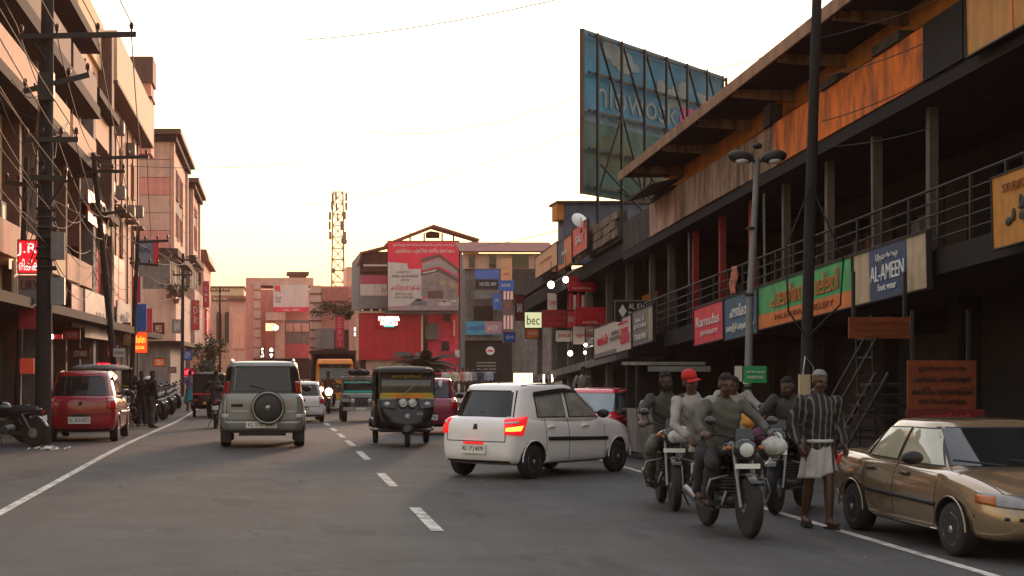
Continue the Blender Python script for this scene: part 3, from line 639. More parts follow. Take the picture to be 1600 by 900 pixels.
b2 = Bld('tall_shop_building', 'tall peach building with long blank parapet and red shop panels', -10, 63)
b2.p('wall', M['peach'], (-16, FX - .25, 62.6, 93, -.5, 14.3))
b2.p('parapet', mat('peach_parapet', (.78, .55, .38), .85, var=.1, dirt=.12), (FX - .25, -6.75, 72.5, 94.2, 14.1, 16.3)); b2.p('parapet_soffit', M['brown'], (FX - .25, -6.7, 72.3, 94.3, 13.95, 14.09))
b2.p('parapet', M['cream'], (-16, FX - .1, 62.7, 72.3, 14.3, 16.4)); b2.p('end_column', M['brown'], (FX - .24, FX + .35, 71.2, 72.2, -.4, 15.9))
b2.p('column', M['greywall'], (FX - .24, FX + .3, 64.3, 65.1, -.4, 11.9))
for z0, z1, m in ((3.1, 3.4, 'soffit'), (7.6, 7.85, 'soffit'), (11.9, 12.2, 'soffit')): b2.p('sunshade', M[m], (FX - .24, -6.1 if z0 < 4 else -6.5, 62.8, 71 if z0 > 4 else 93, z0, z1))
for y0, y1, z0, z1 in ((63, 64.2, 5.2, 7.4), (65.3, 71, 8.6, 10.6), (65.3, 71, 4.4, 7.2)):
    b2.p('opening', M['openshop'], (FX - .24, FX - .2, y0, y1, z0, z1))
for y0 in (65.4, 67.3, 69.2): b2.p('red_panel', M['sred'], (FX - .19, FX - .1, y0, y0 + 1.6, 3.6, 6.6))
for y0 in (72.6, 76, 79.4): b2.p('red_panel', mat('faded_red_panel', (.55, .09, .08), .6, var=.3, dirt=.3), (FX - .24, FX - .1, y0, y0 + 3.1, 4.4, 6.8))
b2.p('slant_fascia', M['peach'], (FX - .24, FX + .25, 65.2, 71, 10.7, 11.85)); b2.p('slant_fascia', M['cream'], (FX - .24, FX + .3, 65.2, 71, 7.2, 7.59))
for y, z in ((81.8, 11.4), (88.5, 11.4), (81.8, 7.9), (88.5, 7.9), (76, 11.2)): b2.win((FX - .25, y, z), 1.0, 1.7, 'x+', fm=M['roofred'])
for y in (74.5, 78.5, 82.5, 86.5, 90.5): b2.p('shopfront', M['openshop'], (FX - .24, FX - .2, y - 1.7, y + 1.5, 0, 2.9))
rn = random.Random(8)
b2.p('ground_shade_sheet', M['darkwall'], (FX - .24, FX - .19, 62.7, 93, -.5, 3.09))  # same added dark sheet, shade painted along the peach building's foot
for k in range(9):            # rain pipes and air conditioners on the left facades
    y = 65.6 + 3.2 * k; b = MB(); b.tube([(FX - .18 + 10, y - 63, .2), (FX - .17 + 10, y - 63, 13.8)], .05, 6); b.build('rain_pipe', M['greywall'] if k % 2 else M['brown'], b2.o)
for y, z in ((73.5, 9.3), (79, 9.6), (84.5, 9.2), (90, 9.7), (84.8, 12.4), (78.4, 12.6)):
    u = b2.p('air_conditioner', M['greywall'], (FX - .25, FX + .2, y, y + .9, z, z + .62)); b2.p('fan_grille', M['iron'], (FX + .2, FX + .215, y + .15, y + .6, z + .1, z + .52), parent=u)
for y in (73, 77, 81, 85, 89): b2.p('sunshade', M['brown'], (FX - .24, FX + .35, y - 1, y + 1.2, 8.95, 9.05))
for y in (37, 43, 49.5, 56, 60.5):
    b = MB(); b.tube([(FX - .32 + 10, y - 36, .2), (FX - .32 + 10, y - 36, 13.2)], .06, 6); b.build('rain_pipe', M['brown'], a.o)
    u = a.p('air_conditioner', M['greywall'], (FX - .4, FX + .05, y + .9, y + 1.8, 5.5, 6.1)); a.p('fan_grille', M['iron'], (FX + .05, FX + .065, y + 1.05, y + 1.5, 5.6, 6.0), parent=u)
tw = Bld('stair_tower', 'brown stair tower rising above the blank peach parapet', -9, 104)
tw.px('cap', M['brown'], 186, 239, 88, 128, 103, 3); tw.px('wall', M['pinkwall'], 193, 236, 128.5, 240, 103.2, 2.6); tw.px('ledge', M['brown'], 190, 238, 150, 153, 103, 3)
for i in range(3): tw.px('slat', M['brown'], 200, 232, 186 + 6 * i, 189 + 6 * i, 103.15, .06)
# grey-beige clad block with two cornices, built from separate cladding panels
def clad_block(name, label, px_end0, px_corner, y0, y1, py_top, corn, x1=None, rows=6):
    x1 = XP(px_corner, y0) if x1 is None else x1
    zt = ZP(py_top, y0); k = Bld(name, label, x1 - 3, y0)
    k.p('wall', M['greywall'], (x1 - 9, x1, y0, y1, -.5, zt - .6))
    k.p('cornice', M['brown'], (x1 - 9, x1 + .75, y0 - .7, y1 + .4, zt - .35, zt)); k.p('cornice', M['soffit'], (x1 - 9, x1 + .45, y0 - .4, y1 + .2, zt - .75, zt - .352))
    zm = ZP(corn, y0)
    k.p('cornice', M['mould'], (x1 - 9, x1 + .55, y0 - .5, y1 + .2, zm - .3, zm + .15))
    hz = (zt - .8 - zm - .2) / rows
    for i in range(rows):
        for j in range(2):
            k.p('cladding_panel', M['beige'] if (i + j) % 3 else M['pinkwall'], (x1 - 2.7 * (j + 1), x1 - 2.7 * j - .04, y0 - .07, y0 - .002, zm + .2 + hz * i, zm + .2 + hz * (i + 1) - .04))
        ny = 4; dy = (y1 - y0) / ny
        for j in range(ny):
            if 1 <= j <= 2 and i in (1, 2, 3, 4): continue
            k.p('cladding_panel', M['peach'] if (i + j) % 4 else M['beige'], (x1 + .002, x1 + .07, y0 + dy * j + .02, y0 + dy * (j + 1) - .02, zm + .2 + hz * i, zm + .2 + hz * (i + 1) - .04))
    k.p('corner_pier', M['beige'], (x1 + .002, x1 + .25, y0 + .3, y0 + 1.5, zm + .16, zt - .76)); k.p('corner_pier', M['beige'], (x1 + .002, x1 + .25, y1 - 1.5, y1 - .3, zm + .16, zt - .76))
    for j in range(2):
        for i in range(2): k.win((x1, y0 + (y1 - y0) * (.38 + .25 * j), zm + 2.2 + 2.9 * i), 2.2, 1.8, 'x+', fm=M['pinkwall'])
    k.p('lower_fascia', M['beige'], (x1 - 9, x1 + .4, y0 - .3, y1, 3.3, zm - 2.6)); k.p('sunshade', M['soffit'], (x1 - 9, x1 + .9, y0 - .6, y1, 3.0, 3.28))
    for j in range(3): k.p('opening', M['openshop'], (x1 - .02, x1 + .03, y0 + 1 + j * (y1 - y0) / 3, y0 + (j + .8) * (y1 - y0) / 3, zm - 2.4, zm - .4))
    k.p('end_strip', M['brown'], (x1 - 3.4, x1 - 3.1, y0 - .12, y0 - .001, .5, zt - .8))
    return k
c3 = clad_block('clad_office_block', 'nearer beige clad office block with heavy brown cornice', 213, 266, 113, 133, 203, 392)
c4 = clad_block('clad_office_block', 'further beige clad office block stepping out behind its twin', 290, 297, 137, 152, 279, 402)
c5 = Bld('gabled_shop_house', 'narrow shop house with small gable and pink hoardings past the clad blocks', -7.3, 165)
x5 = XP(318, 165)
c5.p('wall', M['pinkwall'], (x5 - 8, x5, 165, 185, -.5, ZP(408, 165))); b = MB()
b.prism([(x5 - 8 + 7.3, ZP(408, 165)), (x5 + .6 + 7.3, ZP(408, 165)), (x5 + .3 + 7.3, ZP(390, 165)), (x5 - 6 + 7.3, ZP(386, 165))], 'y', -.4, 20); b.build('roof', M['roofred'], c5.o)
for i, (z0, z1, m) in enumerate(((7.2, 9.6, 'sred'), (4.6, 7.0, 'spink'), (2.6, 4.4, 'swhite'))): c5.p('hoarding', M[m], (x5 + .01, x5 + .25, 166 + i, 173 + 3 * i, z0, z1))
for i in range(3): c5.px('window', M['glass'], 309, 314, 425 + 45 * i, 445 + 45 * i, 164.95, .1)

# far end of the street
f1 = Bld('arched_hall', 'pale far hall with arched windows closing the left of the street', -5, 235)
f1.px('wall', M['peach'], 326, 392, 462, 590, 235, 12); f1.px('parapet', M['cream'], 322, 381, 449, 461.9, 234.6, 12); f1.px('parapet_cap', M['brown'], 320, 383, 447, 449.5, 234.4, 13)
for i in range(2):
    px = 342 + i * 13; y = 234.9
    b = MB(); w = 4 * y / FPX; x = XP(px, y); z0, z1 = ZP(535, y), ZP(492, y)
    poly = [(x - w, z0), (x + w, z0), (x + w, z1)] + [(x + w * math.cos(t * math.pi / 8), z1 + w * 1.2 * math.sin(t * math.pi / 8)) for t in range(1, 8)] + [(x - w, z1)]
    b.prism([(p[0] + 5, p[1]) for p in poly], 'y', y - 235 - .2, y - 235 + .05); b.build('arched_window', M['brown'], f1.o)
f1.px('wing', M['beige'], 358, 388, 470, 590, 229, 5); f1.px('wing_panel', M['peach'], 363, 382, 490, 545, 228.8, .19); f1.px('wing_roof', M['brown'], 356, 390, 465, 469.9, 228.5, 6)
f2 = Bld('mall_block', 'broad pinkish mall block with white billboard at the street end', 1, 208)
f2.px('wall', M['pinkwall'], 392, 490, 452, 595, 208, 12)
f2.px('stair_tower', M['pinkwall'], 384, 407, 434, 595, 206.5, 8)
for i in range(9): f2.px('band', M['beige'], 396, 407.5, 440 + 15 * i, 452 + 15 * i, 206.3, .2)
f2.px('parapet', M['beige'], 384, 490, 434, 446, 208.6, 10)
f2.px('roof_room', M['roofred'], 452, 479, 428, 440, 214, 5); f2.px('roof_room_cap', M['brown'], 448, 483, 424.5, 428, 213.5, 6)
f2.px('canopy', M['beige'], 415, 446, 488, 500, 203, 4); f2.px('pier', M['beige'], 430, 445, 490, 560, 203.5, 1); f2.px('shop_panel', M['greywall'], 446, 485, 500, 540, 206, .6); f2.px('shop_panel', mat('rose_panel', (.52, .12, .12), .7, var=.2), 440, 482, 537, 558, 205.5, .6)
for i in range(3): f2.px('pattern_panel', M['beige'], 447 + 12.4 * i, 458 + 12.4 * i, 505, 518, 205.9, .09)
f2.px('opening', M['openshop'], 395, 484, 560, 592, 206, .3)
G3 = 'advertising hoardings at the far end'
front_sign('white hoarding with grey slab photo and pink foot on the mall block', 427, 482, 445, 487, 206.8, M['swhite'],
           [('homes', .14, .8, .16, .12, M['spink']), ('COLOUR\nHOMES', .14, .45, .2, .22, M['sgrey']), ('CALL 9847', .5, .07, .5, .08, Mw)], panels=[(.0, 1, 0, .17, M['spink']), (.03, .2, .8, .98, M['spink2'])], group=G3, name='billboard')
sign('lit_sign', 'left one of two tiny lit upright signs above the silver van roof', (XP(410, 150), 150, ZP(551, 150)), .45, .95, 0, M['ink'], [('ക\nട\nൽ', .5, .5, .6, .9, M['lit'])], group='lit upright signs past the van')
sign('lit_sign', 'right one of two tiny lit upright signs above the silver van roof', (XP(424, 150), 150, ZP(551, 150)), .45, .9, 0, M['ink'], [('മ\nഴ', .5, .5, .6, .9, M['lit'])], group='lit upright signs past the van')
fl = thing('flood_lamp', 'small flood lamp glaring on the mall canopy', 'lamp', (XP(431, 203), 202.6, ZP(512, 203)))
MB().ball((0, 0, 0), (.32, .2, .32), 12, 8).build('lens', mat('flood_glow', (1, .8, .5), .3, var=0, emit=9, ecol=(1, .75, .42)), fl); part('housing', M['iron'], fl, (-.35, .35, .12, .5, -.35, .35))
front_sign('warm lit shop window panel under the mall canopy', 415, 430, 505, 517, 203.6, mat('warm_window', (1, .6, .3), .4, var=0, emit=1.1, ecol=(1, .62, .35)), [], group=G3)
f3 = Bld('vine_block', 'low rose building with creeper on its terrace right of the mall', 7, 190)
f3.px('wall', M['pinkwall'], 488, 552, 447, 595, 190, 10); f3.px('pier', M['beige'], 485, 502, 446, 560, 189.3, 1.2); f3.px('parapet', mat('rose_plaster', (.5, .17, .13), .8, var=.2), 503, 545, 449, 470, 189.5, .4)
for i in range(7): f3.px('band', M['brown'], 484, 502.5, 458 + 14 * i, 460 + 14 * i, 189.2, .1)
f3.px('opening', M['openshop'], 505, 545, 515, 560, 189.6, .3); f3.px('balcony', M['greywall'], 494, 522, 513, 545, 186, 3)
f3.px('tall_wing', M['peach'], 541, 562, 417, 595, 192, 8)
front_sign('tall pink upright shop sign beside the truck canopy', 524, 538, 494, 543, 150, M['spink'], [('C\nO\nR\nU\nS', .5, .5, .45, .9, Mw)], group=G3)

# ------------------------------------------------------------------ red medical store
M['medred'] = mat('red_cladding', (.62, .018, .03), .55, var=.18, scale=.8, dirt=.1)
r = Bld('medical_store', 'red clad medical store carrying the big red and grey billboard', 10, 140)
YR = 139
r.px('wall', M['greywall'], 562, 722, 395, 600, 141, 14)
xl = XP(560, YR)
r.p('side_wall', M['pinkwall'], (xl, XP(562, 141), YR + .3, 155, ZP(565, YR), ZP(487, YR)))
nc = 8
for i in range(nc):
    w = (660 - 561) / nc; r.px('cladding_panel', M['medred'], 561 + w * i, 561 + w * (i + 1) - .25, 489, 562, YR, .3)
r.px('top_trim', M['cream'], 556, 662, 486.5, 488.9, YR - .15, .6); r.px('edge_trim', M['cream'], 658, 661, 489, 562, YR - .1, .45); r.px('edge_trim', M['cream'], 556, 560.5, 489, 562, YR - .1, .45)
for i in range(4): r.px('spot_lamp', M['white'], 565 + 14 * i, 568 + 14 * i, 483, 486, YR - .5, .4)
r.px('shop_strip', M['beige'], 572, 655, 563, 600, YR + .4, .3); r.px('shutter', M['scream'], 585, 625, 568, 590, YR + .3, .1)
r.px('red_wing', M['spink'], 668, 716, 489, 585, YR + 1.2, .5); r.px('wing_window', M['glass'], 694, 704, 490, 503, YR + 1.1, .1); r.px('wing_window', M['glass'], 690, 702, 533, 548, YR + 1.1, .1)
r.px('edge_trim', M['cream'], 708, 711, 500, 525, YR + 1, .2); r.px('bay', M['greywall'], 664, 685, 505, 530, YR + .6, .5); r.px('ac_unit', M['white'], 711, 722, 547, 558, YR + .6, .5)
r.px('upper_band', M['brown'], 563, 722, 393, 424, 140.4, .6); r.px('white_strip', M['white'], 568, 606, 413, 416, 140.2, .19); r.px('pink_band', mat('pink_band', (.55, .09, .14), .6, var=.15), 564, 607, 430, 443.8, 140, .9); r.px('white_band', M['swhite'], 564, 607, 444, 461.8, 140, .9); r.px('grey_band', M['sgrey'], 564, 607, 462, 482, 140, .9)
lettering(r.o, 'X - F', XP(600, 140) - 10, ZP(453, 140), .45, .35, M['ink'], y=-.02)
b = MB(); y0, y1 = -.8, 1.6
pts = [(602, 381), (676, 352), (747, 374), (747, 377), (676, 356), (602, 385)]
b.prism([(XP(p[0], 140) - 10, ZP(p[1], 140)) for p in pts], 'y', y0, y1); b.build('gable_roof', M['roofred'], r.o)
b = MB(); b.prism([(XP(p[0], 140) - 10, ZP(p[1], 140)) for p in ((668, 370), (668, 361), (676, 358.5), (690, 361), (690, 370))], 'y', 1.61, 1.7); b.build('gable_board', M['brown'], r.o)
for px in (612, 640, 662, 690, 708, 738): r.px('roof_post', M['brown'], px, px + 2, 364 if 630 < px < 715 else 377, 400, 140, .3)
b = MB(); b.prism([(XP(p[0], 140) - 10, ZP(p[1], 140)) for p in ((558, 414), (564, 394), (608, 383), (608, 387), (566, 397), (561, 414))], 'y', -.5, 2); b.build('lean_roof', M['roofred'], r.o)
r.px('ledge', M['greywall'], 600, 722, 484, 490, 138.2, 1.5)
front_sign('tiny lit upright sign on the side of the red store', 553, 556, 511, 526, 138.6, M['ink'], [('M\nM', .5, .5, .7, .9, M['lit'])], group=None, name='lit_sign')
sg = front_sign('lit white store name on the red cladding with a teal foot', 590, 626, 493, 511, 138.7, M['medred'], [('MADEENA', .5, .74, .9, .36, M['lit']), ('MEDICALS', .5, .34, .72, .34, M['lit'])], group=None, name='lit_sign')
MB().bb(-.42, .42, -.03, -.014, -.47, -.34).build('foot_strip', mat('teal_lit', (.1, .7, .6), .4, var=0, emit=.9, ecol=(.1, .8, .7)), sg)
# its billboard, with the printed building, sky and cars
M['brd'] = mat('billboard_red', (.92, .035, .08), .5, var=.12, scale=.6); M['bgr'] = mat('billboard_grey', (.42, .33, .33), .5, var=.2); M['bdk'] = mat('billboard_brown', (.17, .09, .09), .5, var=.2); M['bmid'] = mat('billboard_taupe', (.34, .27, .24), .5, var=.35, scale=2)
W_, H_ = 111 * 138 / FPX, 108 * 138 / FPX
bb = sign('billboard', 'big red hoarding printed with a grey corner building and cars', (XP(661.5, 138), 138, ZP(431, 138)), W_, H_, 0, M['brd'],
          [('ഇന്നുമുതൽ നിങ്ങൾക്കായി പുതിയ ഷോറൂം', .5, .945, .85, .05, Mw), ('എല്ലാം പുതിയ ഒരിട ലോകം', .52, .86, .84, .08, Mw), ('വരുന്നു', .22, .555, .2, .045, M['bdk']), ('ജില്ലാ കേന്ദ്രത്തിൽ', .24, .5, .36, .045, M['bdk']), ('ഏറ്റവും', .24, .445, .14, .04, M['bdk']), ('കല്യാണക്ക്', .25, .335, .42, .085, M['spink']), ('ഉദ്ഘാടനം ഉടൻ', .23, .24, .24, .04, M['bdk']), ('വാഹന പാർക്കിംഗ്', .23, .195, .28, .035, M['bdk'])], frame=M['iron'], border=.05)
def poly(parent, m, pts, y=-.008, name='print', w=W_, h=H_, d=.004):
    b = MB(); b.prism([((p[0] - .5) * w, (p[1] - .5) * h) for p in pts], 'y', y - d, y); return b.build(name, m, parent)
poly(bb, M['swhite'], [(0, .05), (.34, .07), (.48, .17), (.55, .28), (.55, .44), (.47, .48), (.46, .6), (.29, .6), (.27, .68), (0, .7)], -.005)
poly(bb, M['bgr'], [(0, 0), (1, 0), (1, .2), (.6, .22), (.45, .14), (.2, .05), (0, .045)], -.009)
poly(bb, M['bmid'], [(.47, .2), (.98, .16), (.98, .5), (.72, .58), (.47, .5)], -.0095)
poly(bb, M['bgr'], [(.48, .58), (.72, .64), (.98, .5), (.98, .58), (.72, .76), (.48, .68)], -.010)
poly(bb, M['bdk'], [(.47, .69), (.72, .77), (1, .55), (1, .6), (.73, .82), (.47, .75)], -.011); poly(bb, M['bdk'], [(.47, .5), (.72, .555), (.99, .4), (.99, .46), (.72, .62), (.47, .56)], -.0115)
poly(bb, M['bdk'], [(.56, .17), (.78, .17), (.78, .29), (.56, .28)], -.0105); poly(bb, M['scream'], [(.72, .38), (.98, .3), (.98, .38), (.74, .46)], -.0108)
poly(bb, M['swhite'], [(.49, .53), (.68, .57), (.68, .595), (.49, .55)], -.0122)
for cx, cz, s_, m in ((.44, .11, 1, 'sgrey'), (.8, .1, .75, 'swhite'), (.92, .14, .4, 'swhite')):
    poly(bb, M[m], [(cx - .11 * s_, cz - .04 * s_), (cx + .11 * s_, cz - .04 * s_), (cx + .11 * s_, cz + .01), (cx + .06 * s_, cz + .03 * s_), (cx + .03 * s_, cz + .06 * s_), (cx - .05 * s_, cz + .06 * s_), (cx - .08 * s_, cz + .02 * s_), (cx - .11 * s_, cz)], -.0135)
    poly(bb, M['ink'], [(cx - .045 * s_, cz + .028 * s_), (cx + .04 * s_, cz + .028 * s_), (cx + .022 * s_, cz + .052 * s_), (cx - .04 * s_, cz + .052 * s_)], -.0145)
yb = sign('billboard', 'narrow orange hoarding with pink foot angled beside the big red one', (XP(735, 136), 136, ZP(438, 136)), 1.9, 6.2, R(-58), mat('hoarding_orange', (.70, .38, .10), .5, var=.25, scale=.7), [('ആഭരണം', .5, .82, .8, .08, M['sred']), ('GOLD', .5, .12, .6, .07, Mw)], panels=[(0, 1, 0, .2, M['spink2'])], frame=M['iron'])
b = MB()
for i in range(5): b.tube([(XP(719, 139) , 139, ZP(395 + 22 * i, 139)), (XP(728, 139), 137, ZP(392 + 22 * i, 139))], .05, 5)
for px in (719, 728): b.tube([(XP(px, 139), 139 if px < 725 else 137, ZP(590, 139)), (XP(px, 139), 139 if px < 725 else 137, ZP(385, 139))], .06, 5)
tag(b.build('hoarding_scaffold', M['iron']), 'steel scaffold between the red hoarding and the orange hoarding', 'scaffold')

# ------------------------------------------------------------------ hotel block with blue boards
h = Bld('hotel_block', 'rusty roofed block covered in blue shop boards right of the hoardings', 18, 125)
h.px('wall', M['greywall'], 726, 866, 396, 600, 125, 3); h.px('cream_band', M['beige'], 724, 866, 396, 420, 124.7, .29)
b = MB(); b.prism([(-.9, ZP(396, 125)), (3, ZP(376, 125)), (3, ZP(374, 125)), (-1.1, ZP(394, 125))], 'x', XP(716, 125) - 18, XP(868, 125) - 18); b.build('roof', M['roofred'], h.o)
for px0, px1 in ((765, 775), (733, 742), (800, 826)): h.px('window', M['glass'], px0, px1, 398, 418, 124.6, .2)
h.px('terrace', M['mould'], 800, 860, 424, 470, 123.5, .8); h.px('dark_bay', M['openshop'], 741, 772, 478, 500, 124.6, .3); h.px('dark_shop', M['openshop'], 727, 800, 524, 596, 124.2, .3); h.px('column', M['pale'], 771, 774, 470, 500, 124.3, .2); h.px('fascia', M['greywall'], 727, 790, 524, 532, 123.9, .5)
for i in range(4): h.px('stall_rail', M['steel'], 745, 775, 566 + 5 * i, 567.5 + 5 * i, 123, .1)
G4 = 'boards on the hotel block'
M['hb'] = mat('board_cornflower', (.07, .16, .50), .5, var=.15); M['hb2'] = mat('board_sky_blue', (.05, .30, .45), .5, var=.2)
front_sign('plain cornflower blue board topmost on the hotel block', 742, 780, 421, 436, 124, M['hb'], [], group=G4)
front_sign('black board reading hotel name under the cornflower board', 743, 786, 437, 451, 123.7, M['ink'], [('HOTEL PKP', .45, .5, .6, .4, Mw)], group=G4)
front_sign('pale grey striped board below the black hotel board', 742, 781, 453, 467, 123.8, M['sgrey'], [('FAMILY RESTAURANT', .5, .7, .9, .25, M['scream'])], group=G4)
front_sign('square blue board right of the pale grey striped board', 770, 784, 459, 484, 123.4, M['hb'], [('AC', .5, .6, .5, .2, Mw)], group=G4)
front_sign('bright blue board over the red and white stripes', 779, 803, 437, 454, 122, M['sblue2'], [('BANK', .5, .5, .6, .3, Mw)], group=G4)
front_sign('salmon board standing tilted above the bright blue board', 782, 800, 404, 438, 121, M['speach'], [('KFC', .5, .3, .4, .1, Mr)] if 0 else [('SALE', .5, .3, .5, .1, M['sorange'])], group=G4, rz=-.5)
for i, (y0, y1) in enumerate(((455, 468), (493, 514))):
    front_sign(('upper' if i == 0 else 'lower') + ' red board with white bars under the bright blue board', 786, 802, y0, y1, 121.5, M['sred'], [], panels=[(.06, .26, 0, 1, Mw), (.4, .6, 0, 1, Mw), (.74, .94, 0, 1, Mw)], group=G4)
front_sign('dim red picture board between the two barred boards', 785, 800, 469, 492, 121.5, M['bdk'], [('TEA', .5, .6, .5, .2, M['spink2'])], group=G4)
front_sign('long sky blue board with a pink half over the dark shops', 728, 784, 502, 523, 123.5, M['hb2'], [('മൊബൈൽ', .3, .55, .45, .4, M['hb']), ('SHOP', .75, .5, .3, .4, Mw)], panels=[(.52, 1, .1, 1, mat('board_mauve', (.5, .25, .3), .5, var=.2))], group=G4)
front_sign('brick red board low beside the lower barred board', 785, 806, 516, 536, 120, M['bdk'], [('STORES', .5, .5, .7, .25, M['spink2'])], group=G4)
rw = thing('clock_sign', 'round white disc sign hanging over the dark stalls', 'sign', (XP(766, 118), 118, ZP(548, 118))); MB().lathe([(-.05, .3), (.05, .3)], (0, 0, 0), 'y', 20).build('disc', M['white'], rw); MB().bb(-.2, .2, -.07, -.052, -.06, .06).build('bar', M['sred'], rw); MB().bb(-.02, .02, -.02, .02, .3, 1.2).build('hanger', M['iron'], rw)
# ------------------------------------------------------------------ lattice mast far beyond
mt = thing('cell_mast', 'tall lattice phone mast far behind the roofs', 'mast', (XP(528, 400), 400, -.4))
zt = ZP(300, 400) + .4; b = MB()
lev = 16
def mw(z): return 1.75 - .55 * z / zt
for sx_ in (-1, 1):
    for sy_ in (-1, 1): MB().tube([(sx_ * mw(0), sy_ * mw(0), 0), (sx_ * mw(zt), sy_ * mw(zt), zt)], .14, 5).build('leg', M['roofred'], mt)
for i in range(lev):
    z0, z1 = zt * i / lev, zt * (i + 1) / lev; a0, a1 = mw(z0), mw(z1)
    for s_ in (-1, 1):
        b.tube([(-a0, s_ * a0, z0), (a1, s_ * a1, z1)], .07, 4); b.tube([(a0, s_ * a0, z0), (-a1, s_ * a1, z1)], .07, 4); b.tube([(s_ * a0, -a0, z0), (s_ * a1, a1, z1)], .07, 4); b.tube([(-a1, s_ * a1, z1), (a1, s_ * a1, z1)], .08, 4)
b.build('lattice', M['roofred'], mt)
for i in range(14):
    an = i * 1.7; z = zt - 1.2 - (i % 5) * 2.3; MB().box((math.cos(an) * 2.0, math.sin(an) * 2.0, z), (.5, .35, 1.9), rz=an).build('antenna', M['pale'], mt)
MB().lathe([(0, .75), (.3, .75)], (1.4, -1.9, zt - 12), 'y', 14).build('dish', M['pale'], mt); MB().lathe([(0, .6), (.3, .6)], (-1.2, -1.9, zt - 19), 'y', 14).build('dish', M['pale'], mt)
# ------------------------------------------------------------------ signs on the left side
M['jred'] = mat('lit_red_board', (.85, .01, .02), .4, var=.05, emit=.75, ecol=(1, .008, .02)); M['jwhite'] = mat('lit_white_letters', (.9, .85, .8), .4, var=0, emit=.9, ecol=(1, .9, .82))
GL = 'shop boards on the left side'
front_sign('lit red jewellery board with white initials on the left edge', 29, 66, 376, 426, 41, M['jred'], [('J.R.', .42, .72, .95, .4, M['jwhite']), ('രിക്കാ', .5, .25, .95, .36, M['jwhite'])], group=GL, frame=M['iron'], posts=[(.25, -.4, .5)])
front_sign('pale grey board ending in dark red serif capitals under the lit red board', 28, 62, 430, 475, 41.2, M['sgrey'], [('JEWELLURY', .1, .7, 1.6, .28, M['dred'])] if 0 else [('URY', .55, .66, .8, .32, M['dred']), ('916', .3, .25, .3, .12, M['ink'])], group=GL)
front_sign('dim rose board lowest below the lit red board', 29, 58, 478, 514, 41.4, mat('dim_rose_board', (.4, .03, .05), .5, var=.3), [('ഗോൾഡ്', .5, .55, .7, .3, M['spink2'])], group=GL)
front_sign('small orange red board over the parked bikes at the left edge', 31, 53, 560, 584, 40, mat('orange_red_board', (.62, .07, .03), .5, var=.1, emit=.12, ecol=(.8, .06, .02)), [], group=GL)
for i, px in enumerate((14, 25)): front_sign(('wider warm light strip at the left edge', 'thinner warm light strip touching the lit red board')[i], px, px + (6 if i == 0 else 3), 368, 420, 44, mat('warm_strip', (1, .7, .4), .4, var=0, emit=1.0, ecol=(1, .68, .4)), [], group='warm light strips left of the red board', name='light_strip')
def left_sign(label, x, px0, px1, z0, z1, m, texts=(), panels=(), group=GL, **kw):
    ya, yb = x * FPX / (px0 - VX), x * FPX / (px1 - VX)
    return sign('shop_sign', label, (x, (ya + yb) / 2, (z0 + z1) / 2), yb - ya, z1 - z0, R(90), m, texts, panels=panels, group=group, **kw)
M['sdull'] = mat('sign_dull_white', (.34, .29, .27), .6, var=.2, dirt=.4)
left_sign('white panel of raised dark letters over the awning behind the red hatchback', -6.55, 133, 172, 2.7, 4.4, M['sdull'], [('SILKS', .65, .5, .5, .2, M['sgrey'])])
left_sign('stained pale board high up beyond the first pole', -6.3, 22, 62, 3.4, 4.3, M['scream'], [('HOTEL', .5, .5, .6, .4, M['sgrey'])])
left_sign('maroon panel left of the white silk board', -6.6, 112, 131, 3.0, 4.4, M['dred'])
left_sign('long faded red board above the shuttered panels', -6.85, 138, 165, 7.1, 8.3, mat('faded_red_sign', (.5, .07, .06), .5, var=.25), [('TEXTILES', .5, .5, .7, .4, M['swhite'])])
left_sign('pale blue and white board just before the clad blocks', -6.9, 183, 204, 3.3, 4.6, M['sdull'], [('ഷോപ്പ്', .5, .5, .6, .4, M['sblue'])])
front_sign('grey blue board with red strip hung high from the middle pole', 211, 248, 374, 415, 76, mat('grey_blue_board', (.22, .26, .34), .5, var=.25, dirt=.3), [('HOME', .4, .6, .5, .2, M['sblue'])], panels=[(.78, 1, 0, 1, M['sred'])], group=GL, rz=.25)
front_sign('upright red board with white edge under the grey blue board', 207, 222, 432, 473, 76.5, M['sred'], [], panels=[(.82, 1, 0, 1, Mw)], group=GL)
front_sign('bright blue board with pale letters by the middle pole', 207, 229, 475, 517, 76, M['sblue2'], [('Kamadhenu', .5, .55, .75, .14, M['hb2'])], group=GL)
front_sign('narrow red board right beside the bright blue board', 229.5, 238, 482, 520, 77, M['spink2'], [], group=GL)
M['ylit'] = mat('lit_yellow_letters', (1, .6, .05), .4, var=0, emit=1.6, ecol=(1, .62, .06)); M['rlit'] = mat('lit_flame_board', (.9, .07, .01), .4, var=0, emit=.9, ecol=(1, .07, .01))
front_sign('lit flame red board with yellow script below the bright blue board', 205, 230, 519, 551, 75.5, M['rlit'], [('സ്വർണ', .5, .65, .75, .36, M['ylit']), ('GOLD LOAN', .5, .25, .6, .16, M['ylit'])], group=GL, frame=M['iron'])
M['led'] = mat('led_red', (1, .02, .06), .4, var=0, emit=3.2, ecol=(1, .06, .12)); M['ledbk'] = mat('led_backing', (.25, .004, .01), .4, var=0, emit=.35, ecol=(.8, .005, .03))
front_sign('red lamp matrix board spelling pharmacy above the parked vehicles', 151, 186, 566, 588, 60, M['ledbk'], [('PHARMACY', .5, .78, .9, .24, M['led']), ('MEDICALS', .5, .48, .8, .18, M['led']), ('24 HOURS', .45, .2, .7, .18, M['led'])], group=GL)
front_sign('small red lit board far down the left footpath', 284, 306, 575, 588, 112, M['ledbk'], [('OPEN', .5, .5, .6, .5, M['led'])], group=GL)
front_sign('dim brown lit board left of the small red lit board', 262, 276, 573, 583, 110, M['bdk'], [('CAFE', .5, .5, .6, .4, M['scream'])], group=GL)
